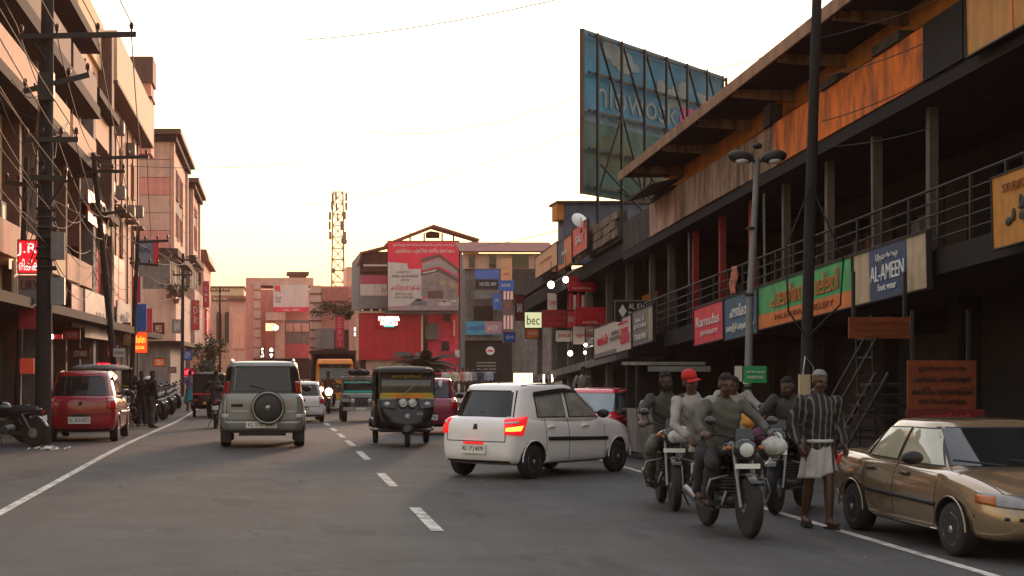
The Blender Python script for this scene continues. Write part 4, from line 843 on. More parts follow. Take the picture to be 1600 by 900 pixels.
for lab, px0, px1, py0, py1, y, m_, tx in (('narrow grey board between the first pole and the silk board', 104, 118, 470, 505, 58, M['sgrey'], 'ADV'), ('small rose board under the left awning by the first pole', 98, 124, 516, 530, 55, M['spink'], 'COOL BAR'), ('dull orange board inside the left arcade', 112, 140, 545, 560, 58, M['dorange'], 'STORES'),
        ('yellow board tucked beside the leaning pole', 192, 203, 505, 540, 72, M['syellow'], 'G\nO'), ('pink board at the foot of the tall peach building', 168, 182, 540, 556, 64, M['spink2'], 'XEROX')):
    front_sign(lab, px0, px1, py0, py1, y, m_, [(tx, .5, .5, .7, .5, Mw)], group=GL, frame=M['iron'], border=.03)
for lab, px0, px1, py0, py1, y, m_, tx in (('small maroon board hung over the far left parked bikes', 240, 256, 505, 522, 96, M['dred'], 'PRESS'), ('magenta upright board on the far left shop house', 318, 326, 440, 480, 150, M['spink'], 'S\nA\nR'),
        ('pale notice board under the further clad block cornice', 270, 284, 500, 520, 111, M['sdull'], 'BANK'), ('tall rose board beside the further clad block', 300, 311, 470, 515, 134, M['spink2'], 'D\nR'), ('tiny blue board above the small red lit board', 286, 300, 548, 562, 113, M['sblue2'], 'ATM'),
        ('dusty red board high on the tall peach building', 148, 166, 500, 520, 66, M['dred2'] if 'dred2' in M else M['dred'], 'LODGE'), ('orange board low on the far left footpath', 240, 258, 560, 572, 100, M['sor2'], 'TEA')):
    front_sign(lab, px0, px1, py0, py1, y, m_, [(tx, .5, .5, .6, .6, Mw)], group=GL, frame=M['iron'], border=.04)
rs = thing('round_sign', 'round salmon disc sign over the far left footpath', 'sign', (XP(305, 118), 118, ZP(567, 118))); MB().lathe([(-.05, .38), (.05, .38)], (0, 0, 0), 'y', 20).build('disc', M['speach'], rs); part('post', M['iron'], rs, (-.03, .03, .06, .12, -2.1, .2))
tl = thing('shop_lamp', 'tiny white lamp on a red bracket beside the first pole', 'lamp', (XP(79, 43), 43, ZP(526, 43))); MB().ball((0, 0, 0), (.08, .08, .08), 10, 7).build('globe', M['lit'], tl); part('bracket', M['sred'], tl, (.05, .3, 0, .1, -.06, .06))

# ------------------------------------------------------------------ poles, lamps, wires
M['wood'] = mat('dark_pole', (.022, .02, .019), .9, var=.3); M['ceramic'] = mat('brown_insulator', (.06, .025, .02), .3)
def pole(label, x, y, h, lean, r, arms, extra=()):
    t = thing('utility_pole', label, 'pole', (x, y, gz(y) if x > -6.6 else gz(y) + .1), group='electric poles along the left kerb')
    MB().tube([(0, 0, -.2), (lean * .5, 0, h / 2), (lean, 0, h)], [r, r * .9, r * .72], 10).build('shaft', M['wood'], t)
    for (z, xa, xb, rz) in arms:
        cx = lean * z / h
        MB().box((cx + (xa + xb) / 2, -r - .05, z), (xb - xa, .1, .11), ry=rz).build('crossarm', M['iron'], t)
        MB().tube([(cx + xa * .5, -r - .03, z), (cx, -r, z - .55)], .022, 5).build('stay', M['iron'], t)
        for u in (.04, .34, .68, .96):
            ix = cx + xa + (xb - xa) * u; iz = z - math.sin(rz) * (ix - cx - (xa + xb) / 2)
            MB().lathe([(.05, .02), (.12, .02), (.13, .055), (.17, .04), (.19, .06), (.25, .035), (.27, .02)], (ix, -r - .05, iz), 'z', 8).build('insulator', M['ceramic'], t)
    return t
pA = pole('thick dark power pole with long crossarm nearest on the left', -5.1, 37, 10.6, .12, .19, ((9.05, -.65, 2.0, -.02), (8.0, -.5, 1.0, -.25), (6.75, -.45, .75, 0), (5.9, -.3, .5, .05)))
part('meter_box', M['iron'], pA, (-.05, .3, -.45, -.2, 7.6, 8.2)); MB().tube([(.1, -.22, 5.2), (.5, -.3, 5.8), (1.0, -.5, 5.95)], .03, 6).build('lamp_arm', M['iron'], pA)
for k in range(7): MB().tube([(.08 + .21 * math.cos(u * .55), .21 * math.sin(u * .55), 3.9 + .22 * k + .004 * u) for u in range(12)], .03, 5).build('wire_coil', M['iron'], pA)
for z in (3.4, 4.4): part('junction_box', M['greywall'] if z > 4 else M['sgrey'], pA, (.22, .52, -.3, -.1, z - .3, z + .3))
pB = pole('leaning dark power pole behind the red hatchback', -5.5, 60, 9.6, -.95, .13, ((9.4, -.3, 2.0, -.02), (8.9, -.3, 1.1, 0), (7.4, -.2, 1.0, -.12)))
MB().tube([(-.7, -.1, 7.2), (-1.2, -.2, 7.9), (-2.0, -.4, 7.7)], .035, 6).build('lamp_arm', M['iron'], pB); part('lamp_head', M['iron'], pB, (-2.3, -1.8, -.5, -.3, 7.6, 7.75))
sign('pole_notice', 'white bill tied round the leaning power pole', (XP(186, 59.7), 59.7, ZP(551, 59.7)), .42, .3, 0, M['swhite'], [('TUITION', .5, .5, .8, .3, M['ink'])], th=.02)
pC = pole('slim dark power pole carrying the bright blue boards', -6.3, 74, 7.9, .35, .12, ((7.4, -.2, 1.4, -.05), (6.4, -.3, 1.0, .1)))
pD = pole('faint thin power pole far down the left footpath', -5.4, 100, 8.6, .05, .12, ((8.2, -.8, .8, 0), (7.3, -.6, .6, 0)))
pE = pole('farthest thin power pole by the arched hall', -4.7, 150, 8.8, .0, .12, ((8.5, -.9, .9, 0), (7.6, -.7, .7, 0)))
pF = pole('small leaning power pole at the very left edge', -6.55, 42.5, 7.1, .28, .09, ((6.4, -.5, .5, .1),))
def lamp_post():
    x, y = XP(1167, 30), 30
    t = thing('street_lamp', 'tall grey twin headed street lamp on the right footpath', 'street lamp', (x, y, .0))
    hz = ZP(247, 30); MB().tube([(0, 0, -.02), (.05, 0, hz * .5), (.19, 0, hz)], [.075, .065, .05], 10).build('shaft', M['sgrey'], t)
    for s_ in (-1, 1):
        MB().tube([(.19, 0, hz - .1), (.19 + s_ * .18, 0, hz + .02), (.19 + s_ * .3, 0, hz + .02)], .025, 6).build('arm', M['iron'], t)
        MB().ball((.19 + s_ * .3, 0, hz + .02), (.24, .16, .12), 14, 8, rot=(0, -s_ * .15, 0)).build('lamp_head', M['iron'], t)
        MB().ball((.19 + s_ * .29, -.05, hz - .05), (.13, .1, .07), 12, 6).build('lens', M['lamp'], t)
    MB().ball((.19, 0, hz + .22), (.09, .09, .06), 8, 5).build('finial', M['iron'], t)
    for z in (.9, 3.0, 4.2): MB().lathe([(0, .085), (.05, .085)], (.03 * z / 2, 0, z), 'z', 10).build('band', M['iron'], t)
    for k, z in enumerate((1.22, 1.32, 1.42)): MB().lathe([(0, .08), (.06, .08)], (.01, 0, z), 'z', 10).build('reflective_band', M['white'] if k != 1 else M['ink'], t)
lamp_post()
sign('street_sign', 'green route board with white lines on the street lamp', (XP(1180, 29.85), 29.85, ZP(585, 29.85)), .41, .3, 0, M['sgreen'], [('വഴി തൊടുപുഴ', .5, .66, .8, .2, Mw), ('PARKING', .5, .34, .7, .18, Mw)], th=.02)
sign('street_sign', 'blank white plate left of the green route board', (XP(1154, 29.87), 29.87, ZP(584, 29.87)), .13, .28, 0, M['swhite'], [], th=.02)
x, y = XP(1256, 26), 26
pr = thing('utility_pole', 'tall black pole rising past the top of the photo before the green board', 'pole', (x, y, .0))
hh = 8.6; MB().tube([(0, 0, -.02), (.09, 0, hh * .45), (.24, 0, hh)], [.09, .085, .07], 10).build('shaft', M['wood'], pr)
for i in range(4): MB().tube([(.24 * (1.0 + i * .4) / hh * 0 + .02, -.1, .9 + .14 * i), (.14, -.12, 1.0 + .14 * i), (.15, -.12, 1.1 + .14 * i)], .014, 5).build('wire_loop', M['steel'], pr)
part('meter_box', M['scream'], pr, (-.12, .04, -.2, -.1, 1.3, 1.62)); part('fuse_box', M['steel'], pr, (-.11, .05, -.21, -.1, 1.0, 1.2)); MB().tube([(-.05, -.12, 1.62), (-.02, -.13, 1.9), (.1, -.13, 1.75), (.17, -.13, 1.35), (.05, -.13, 1.0)], .014, 5).build('wire_loop', M['steel'], pr)
MB().tube([(.0, -.1, 2.2), (-.32, -.25, 2.6), (-.36, -.25, 3.6), (.1, -.1, 4.6)], .015, 5).build('cable', M['wood'], pr); MB().tube([(.02, -.1, 2.2), (.5, -.2, 2.7), (.55, -.2, 3.4), (.15, -.1, 4.4)], .015, 5).build('cable', M['wood'], pr)
# overhead lines: each its own object
M['wire'] = mat('black_wire', (.012, .011, .011), .7, var=0)
def wire(p, q, sag, r=.014, grp='overhead wires sagging along the left side', lab='thin black overhead wire strung between the left poles', n=14):
    p, q = Vector(p), Vector(q)
    pts = [p.lerp(q, i / n) - Vector((0, 0, sag * 4 * (i / n) * (1 - i / n))) for i in range(n + 1)]
    o = MB().tube([v - p for v in pts], r, 4).build('overhead_wire', M['wire']); o.location = p
    tag(o, lab, 'wire', grp)
def top(t, z, dx): return Vector(t.location) + Vector((dx, -.25, z))
rnd = random.Random(3)
for dx, z in ((-.55, 9.3), (.3, 9.3), (1.2, 9.3), (1.98, 9.35), (-.3, 6.95), (.3, 6.95), (.7, 7.0), (.4, 6.05), (-.1, 5.6), (.2, 5.2), (.0, 4.8), (.15, 4.4)):
    wire(top(pA, z, dx), top(pB, min(9.6, z * .92 + .9), -.95 + dx * .9), .35 + rnd.random() * .7)
    wire(top(pA, z, dx), (dx * .6 - 4.2 - rnd.random(), 14, z + 1.2 + rnd.random()), .2)
for dx, z in ((-.2, 9.65), (.9, 9.65), (1.9, 9.65), (.5, 7.6), (.0, 6.6), (0, 6.0), (0, 5.3)):
    wire(top(pB, z, -.9 + dx), top(pC, min(7.6, z - 1.2), dx * .5), .3 + rnd.random() * .5)
for dx, z in ((0, 7.6), (.8, 7.6), (1.3, 7.6), (.2, 6.5), (0, 5.6)):
    wire(top(pC, z, dx), top(pD, z + .4, dx - .5), .5); wire(top(pD, z + .4, dx - .5), top(pE, z + .7, dx - .5), .8)
for i in range(16):
    wire(top(pA, 4.2 + rnd.random() * 3.8, rnd.uniform(-.1, .3)), (FX - .2, 40 + rnd.random() * 26, 4 + rnd.random() * 8), .2 + rnd.random() * .8, .010, 'service wires looping from the left poles to the shops', 'slack black service wire looping from pole to shop wall')
for i in range(9):
    wire(top(pB, 5 + rnd.random() * 4, -.6), (FX - .2, 63 + rnd.random() * 24, 5 + rnd.random() * 8), .3 + rnd.random() * .7, .012, 'service wires looping from the left poles to the shops', 'slack black service wire looping from pole to shop wall')
for i in range(7):
    wire(top(pF, 4 + rnd.random() * 3, .2), top(pA, 4 + rnd.random() * 4.5, 0), .2 + rnd.random() * .5, .012, 'service wires looping from the left poles to the shops', 'slack black service wire looping from pole to shop wall')
M['farwire'] = mat('weathered_wire', (.20, .15, .10), .7, var=0)
def skyw(px0, py0, y0, px1, py1, y1, sag=.3, lab='single wire crossing the pale sky'):
    o_n = len(COL.objects); wire(P(px0, py0, y0), P(px1, py1, y1), sag, .012, 'single wires crossing the sky', lab)
skyw(480, 62, 46, 900, -8, 40, .15); skyw(90, 250, 58, 545, 240, 90, .5); skyw(560, 203, 70, 910, 148, 56, .6); skyw(1080, 110, 50, 1200, 86, 44, .1); skyw(745, 385, 120, 880, 358, 62, .1); skyw(430, 320, 150, 905, 205, 58, .8); skyw(60, 300, 50, 420, 440, 160, .9)
for i, (px, py, px2, py2) in enumerate(((1283, 120, 1460, 60), (1283, 190, 1455, 120), (1278, 230, 1455, 200), (1283, 60, 1540, -30))): wire(P(px, py, 26), P(px2, py2, 23.5), .06, .008, 'thin wires slanting across the orange parapet', 'thin wire slanting across the orange parapet from the black pole')

# ------------------------------------------------------------------ trees and greenery
def leaf_mass(rs, c, rad, n, size, seed=1):
    rn = random.Random(seed); b = MB(); clumps = [Vector((rn.gauss(0, .5) * rad[0], rn.gauss(0, .5) * rad[1], rn.gauss(0, .45) * rad[2])) for _ in range(14)]
    for i in range(n):
        cc = rn.choice(clumps); p = Vector(c) + cc + Vector((rn.gauss(0, .28) * rad[0], rn.gauss(0, .28) * rad[1], rn.gauss(0, .28) * rad[2]))
        d = Vector((rn.gauss(0, 1), rn.gauss(0, 1), rn.gauss(0, .7))).normalized(); e = d.cross(Vector((rn.gauss(0, 1), rn.gauss(0, 1), 1))).normalized(); s_ = size * rn.uniform(.6, 1.4)
        b.add([p - d * s_, p + e * s_ * .45, p + d * s_, p - e * s_ * .45], [(0, 1, 2, 3)])
    return b
M['leaf2'] = mat('dry_leaf', (.06, .055, .025), .7, var=.4); M['frond'] = mat('dusty_frond', (.042, .045, .030), .75, var=.4)
pt = thing('palm_tree', 'dusty fan of palm fronds before the red medical store', 'tree', (XP(664, 112), 112, gz(112)))
MB().tube([(0, 0, -.1), (.05, 0, .8), (0, 0, 1.75)], [.25, .18, .16], 8).build('trunk', M['bark'], pt)
rn = random.Random(5)
for k in range(44):
    an = k * 2.4; up = rn.uniform(.35, 1.45); ln = rn.uniform(1.5, 2.5); b = MB(); pts = []
    for i in range(7):
        u = i / 6; pts.append(Vector((math.cos(an) * ln * u * math.cos(up * (1 - u * .7)), math.sin(an) * ln * u * math.cos(up * (1 - u * .7)), 1.7 + ln * (math.sin(up) * u - .5 * u * u))))
    b.tube(pts, .02, 4)
    for i in range(1, 24):
        u = i / 24 * 6; j = min(5, int(u)); p = pts[j].lerp(pts[j + 1], u - j); d = (pts[j + 1] - pts[j]).normalized(); sd = d.cross(Vector((0, 0, 1))).normalized(); l_ = .65 * (1 - i / 34)
        for s_ in (-1, 1): q = p + (sd * s_ * .8 + d * .5 - Vector((0, 0, .35))) * l_; b.add([p - d * .13, p + d * .13, q], [(0, 1, 2)])
    b.build('frond', M['frond'], pt)
def small_tree(name, label, x, y, z0, h, rad, n, size, m, seed, group=None):
    t = thing(name, label, 'tree', (x, y, z0), 0, group)
    b = MB().tube([(0, 0, -.2), (.08, 0, h * .4), (0, .05, h * .75)], [.12, .09, .04], 7)
    for a_ in range(5): b.tube([(0, 0, h * (.35 + .06 * a_)), (math.cos(a_ * 2.2) * rad[0] * .6, math.sin(a_ * 2.2) * rad[1] * .6, h * .7 + .1 * a_)], [.05, .015], 5)
    b.build('trunk', M['bark'], t); leaf_mass(None, (0, 0, h * .75), rad, n, size, seed).build('crown', m, t)
small_tree('street_tree', 'dark slender tree on the far left footpath', XP(331, 112), 112, gz(112), 4.0, (.6, .6, 1.3), 1800, .10, M['leaf'], 2)
small_tree('street_tree', 'low dark bush under the far left tree', XP(318, 106), 106, gz(106), 2.2, (.8, .7, .7), 700, .12, M['leaf'], 3)
vt = tag(leaf_mass(None, (0, 0, 0), (1.9, .5, .75), 1500, .16, 9).build('creeper', M['leaf2']), 'brown green creeper spilling over the terrace of the rose building', 'plant', kind='stuff'); vt.location = (XP(526, 188), 188, ZP(482, 188))
vt = tag(leaf_mass(None, (0, 0, 0), (.9, .4, .5), 500, .16, 12).build('creeper', M['leaf']), 'dark creeper hanging beside the pink upright sign', 'plant', kind='stuff'); vt.location = (XP(542, 150), 152, ZP(492, 150))
for i, (px, py) in enumerate(((264, 455), (275, 462), (284, 450))):
    t = thing('balcony_plant', ('leafy pot plant at the street end of', 'middle leafy pot plant on', 'highest leafy pot plant on')[i] + ' the clad block balcony', 'plant', (XP(px, 112), 112.2, ZP(py + 12, 112)), group='pot plants on the clad block balcony')
    MB().lathe([(0, .16), (.3, .22)], (0, 0, 0), 'z', 10).build('pot', M['roofred'], t); leaf_mass(None, (0, 0, .65), (.45, .3, .45), 160, .11, 20 + i).build('foliage', M['leaf2'], t)
# ------------------------------------------------------------------ cars
M['carwhite'] = mat('car_white', (.86, .80, .79), .26, var=.03, coat=.7, dirt=.05); M['carsilver'] = mat('car_grey_silver', (.27, .265, .25), .32, .35, var=.05, coat=.5, dirt=.1)
M['carred'] = mat('car_red', (.30, .006, .015), .22, var=.04, coat=.9); M['carbeige'] = mat('car_champagne', (.30, .21, .13), .18, .5, var=.04, coat=.8, dirt=.05)
M['carplum'] = mat('car_plum', (.30, .02, .06), .25, var=.05, coat=.8); M['well'] = mat('wheel_well', (.008, .008, .008), .95, var=0)
M['trim'] = mat('trim_black', (.012, .012, .012), .5, var=.1); M['rim'] = mat('alloy_rim', (.42, .42, .43), .35, .8, var=.1)
def wheel(parent, x, y, z, r, w, side, m_rim=None, spokes=5, name='wheel'):
    t = MB().lathe([(-w / 2, r * .62), (-w / 2, r * .9), (-w * .38, r * .985), (-w * .15, r), (w * .15, r), (w * .38, r * .985), (w / 2, r * .9), (w / 2, r * .62)], (0, 0, 0), 'x', 28).build(name, M['rubber'], parent); t.location = (x, y, z)
    b = MB(); s = side
    b.lathe([(s * w * .36, r * .64), (s * w * .5, r * .64), (s * w * .5, r * .57), (s * w * .30, r * .55)], (0, 0, 0), 'x', 28)
    for k in range(spokes):
        a = 2 * math.pi * k / spokes + .3; c, n = math.cos(a), math.sin(a); p = []
        for (rr, hw, dx) in ((r * .12, .20 * r, .44), (r * .58, .10 * r, .48)):
            for q in (-1, 1): p.append((s * w * dx, c * rr - n * hw * q, n * rr + c * hw * q))
        i_ = [(s * w * .3, v[1], v[2]) for v in p]
        b.add(p + i_, [(0, 1, 3, 2), (4, 6, 7, 5), (0, 2, 6, 4), (1, 5, 7, 3), (2, 3, 7, 6), (0, 4, 5, 1)])
    b.lathe([(s * w * .3, r * .16), (s * w * .52, r * .14), (s * w * .54, .01)], (0, 0, 0), 'x', 14)
    b.build('rim', m_rim or M['rim'], t)
    MB().lathe([(-s * w * .3, r * .6), (s * w * .26, r * .6)], (0, 0, 0), 'x', 20).build('brake_disc', M['well'], t)
    return t

class Car:
    def __init__(s, name, label, loc, rz, paint, st, gh, wheels, wr, ww=.17, sc=1, group=None, cat='car', nexp=5, sub=2):
        s.root = thing(name, label, cat, loc, rz, group, sc); s.paint = paint; s.gh = gh; s.nexp = nexp
        rings = []
        for (y, w, zb, zs, cr) in st:
            h = zs - zb
            half = [(0, zb), (.8 * w, zb), (.955 * w, zb + .05 * h), (.99 * w, zb + .25 * h), (w, zb + .5 * h), (.985 * w, zb + .78 * h), (.93 * w, zb + .97 * h), (.8 * w, zs + cr * .4), (.45 * w, zs + cr * .9), (0, zs + cr)]
            ring = [(x, y, z) for x, z in half] + [(-x, y, z) for x, z in reversed(half[1:-1])]
            rings.append(ring)
        b = MB().loft(rings, True, False); n = len(rings[0])
        for r_, rev in ((rings[0], 1), (rings[-1], 0)):     # inset end caps
            cy = r_[0][1]; cz = sum(p[2] for p in r_) / n
            inner = [(p[0] * .55, cy + (-.015 if rev else .015), cz + (p[2] - cz) * .55) for p in r_]
            b.loft([r_, inner] if not rev else [inner, r_], True, False); b.add(inner, [tuple(range(n)) if not rev else tuple(reversed(range(n)))], True)
        me = b.mesh('body'); bm_ = bmesh.new(); bm_.from_mesh(me); bmesh.ops.remove_doubles(bm_, verts=bm_.verts, dist=1e-4); bmesh.ops.recalc_face_normals(bm_, faces=bm_.faces); bm_.to_mesh(me); bm_.free()
        cut = MB()
        for (x, y) in wheels:
            if x > 0: cut.lathe([(.42 * 0 + x - ww - .06, wr * 1.2), (x + .4, wr * 1.2)], (0, y, wr * 1.02), 'x', 32); cut.lathe([(-x + ww + .06, wr * 1.2), (-x - .4, wr * 1.2)], (0, y, wr * 1.02), 'x', 32)
        cme = cut.mesh('cutter'); cme.materials.append(M['well'])
        me.materials.append(paint); me.materials.append(M['well'])
        co = bench(bpy.data.objects.new('cutter', cme))
        me2 = baked(me, [('SUBSURF', {'levels': sub, 'render_levels': sub}), ('BOOLEAN', {'object': co, 'operation': 'DIFFERENCE', 'solver': 'EXACT', 'material_mode': 'TRANSFER'})])
        bpy.data.objects.remove(co)
        s.body = link(bpy.data.objects.new('body', me2), s.root)
        # greenhouse shell
        y0b, y1b, y0r, y1r, zb, zr, wb, wr_ = gh
        g = []
        for t in (0, .15, .35, .55, .75, .9, 1.0): g.append(s.gring(t, 1, 0))
        for k, dz in ((.93, .025), (.7, .042), (.3, .052), (.05, .054)): g.append(s.gring(1, k, dz))
        gb = MB().loft(g, True); s.cab = gb.build('roof_shell', paint, s.root)
        s.bvh = BVHTree.FromPolygons([v.co.copy() for v in me2.vertices] + [Vector(p) for p in gb.v], [tuple(p.vertices) for p in me2.polygons] + [tuple(i + len(me2.vertices) for i in f) for f in gb.f])
        for (x, y) in wheels: wheel(s.root, x - math.copysign(ww / 2, x), y, wr, wr, ww, 1 if x > 0 else -1)
    def dims(s, t):
        y0b, y1b, y0r, y1r, zb, zr, wb, wr = s.gh
        e = t ** 1.25
        return (y0b + (y0r - y0b) * t, y1b + (y1r - y1b) * t, wb + (wr - wb) * e, zb + (zr - zb) * t)
    def gring(s, t, k, dz, n=40):
        a, c, w, z = s.dims(t); cy, l = (a + c) / 2, (c - a) / 2; r = []
        for i in range(n):
            an = 2 * math.pi * i / n; ca, sa = math.cos(an), math.sin(an)
            r.append((math.copysign(abs(ca) ** (2 / s.nexp), ca) * w * k, cy + math.copysign(abs(sa) ** (2 / s.nexp), sa) * l * k, z + dz))
        return r
    def surf(s, kind, u, z):   # kind 'L','R': u is y ; 'F','B': u is x
        t = (z - s.gh[4]) / (s.gh[5] - s.gh[4]); a, c, w, _ = s.dims(min(1, max(0, t))); cy, l = (a + c) / 2, (c - a) / 2; n = s.nexp
        if kind in 'LR':
            x = w * max(0, 1 - abs((u - cy) / l) ** n) ** (1 / n); return Vector((x if kind == 'R' else -x, u, z))
        y = l * max(0, 1 - abs(u / w) ** n) ** (1 / n); return Vector((u, cy + y if kind == 'F' else cy - y, z))
    def win(s, kind, q, m=None, name='window', border=.02, nu=10, nv=7):
        """q: four (u, z): bottom-a, bottom-b, top-b, top-a"""
        m = m or M['glass']; o = {'L': (-1, 0, 0), 'R': (1, 0, 0), 'F': (0, .8, .6), 'B': (0, -.9, .4)}[kind]; o = Vector(o)
        cx = sum(p[0] for p in q) / 4; cz = sum(p[1] for p in q) / 4
        def grid(qq, off):
            v = []
            for j in range(nv + 1):
                for i in range(nu + 1):
                    a, b = i / nu, j / nv
                    u = (qq[0][0] * (1 - a) + qq[1][0] * a) * (1 - b) + (qq[3][0] * (1 - a) + qq[2][0] * a) * b
                    z = (qq[0][1] * (1 - a) + qq[1][1] * a) * (1 - b) + (qq[3][1] * (1 - a) + qq[2][1] * a) * b
                    v.append(s.surf(kind, u, z) + o * off)
            return v
        f = [(j * (nu + 1) + i, j * (nu + 1) + i + 1, (j + 1) * (nu + 1) + i + 1, (j + 1) * (nu + 1) + i) for j in range(nv) for i in range(nu)]
        big = [(p[0] + math.copysign(border, p[0] - cx), p[1] + math.copysign(border * .8, p[1] - cz)) for p in q]
        w = MB().add(grid(q, .012), f, True).build(name, m, s.root)
        if border > 0: MB().add(grid(big, .006), f, True).build('seal', M['trim'], w)
        return w
    def patch(s, name, m, corners, d, off=.008, nu=8, nv=6, parent=None):
        """a thin shaped piece lying on the body: corners are projected along d"""
        d = Vector(d).normalized(); c = [Vector(p) for p in corners]; v = []; ok = []
        for j in range(nv + 1):
            for i in range(nu + 1):
                a, b = i / nu, j / nv; p = (c[0] * (1 - a) + c[1] * a) * (1 - b) + (c[3] * (1 - a) + c[2] * a) * b
                h = s.bvh.ray_cast(p - d * 1.2, d, 2.6)
                if h[0] is None: v.append(p); ok.append(False)
                else: v.append(h[0] - d * off); ok.append(True)
        W = nu + 1; f = [q for q in [(j * W + i, j * W + i + 1, (j + 1) * W + i + 1, (j + 1) * W + i) for j in range(nv) for i in range(nu)] if all(ok[k] for k in q)]
        edge = [j * W for j in range(nv)] + [nv * W + i for i in range(nu)] + [j * W + nu for j in range(nv, 0, -1)] + [i for i in range(nu, 0, -1)]
        b = MB().add(v, f, True); k0 = len(b.v); b.v += [tuple(v[i] + d * (off + .012)) for i in edge]
        for q in range(len(edge)):
            i, j = edge[q], edge[(q + 1) % len(edge)]
            if ok[i] and ok[j]: b.f.append([i, j, k0 + (q + 1) % len(edge), k0 + q]); b.sm.append(False)
        return b.build(name, m, parent or s.root)
    def box(s, name, m, *a, parent=None): return part(name, m, parent or s.root, *a)
    def plate(s, text, x, y, z, w=.44, h=.11, face=-1, m=None):
        p = MB().bb(-w / 2, w / 2, -.012, .012, -h / 2, h / 2).build('number_plate', m or M['plate'], s.root); p.location = (x, y, z)
        if face > 0: p.rotation_euler = (0, 0, math.pi)
        lettering(p, text, 0, 0, w * .86, h * .6, M['ink'], y=-.013, depth=.004)
        return p
    def mirror(s, x, y, z):
        MB().ball((x, y, z), (.11, .06, .075), 12, 8).build('mirror', M['trim'], s.root)
    def handles(s, ys, x, z, m):
        for sd in (-1, 1):
            for y in ys:
                s.patch('handle', m, [(sd * x, y - .09, z - .018), (sd * x, y + .09, z - .018), (sd * x, y + .09, z + .018), (sd * x, y - .09, z + .018)], (-sd, 0, 0), .028, 4, 2)
    def seams(s, ys, x, z0, z1, sides=(-1, 1)):
        for sd in sides:
            for y in ys: s.patch('door_seam', M['trim'], [(sd * x, y - .006, z0), (sd * x, y + .006, z0), (sd * x, y + .006, z1), (sd * x, y - .006, z1)], (-sd, 0, 0), .002, 1, 10)

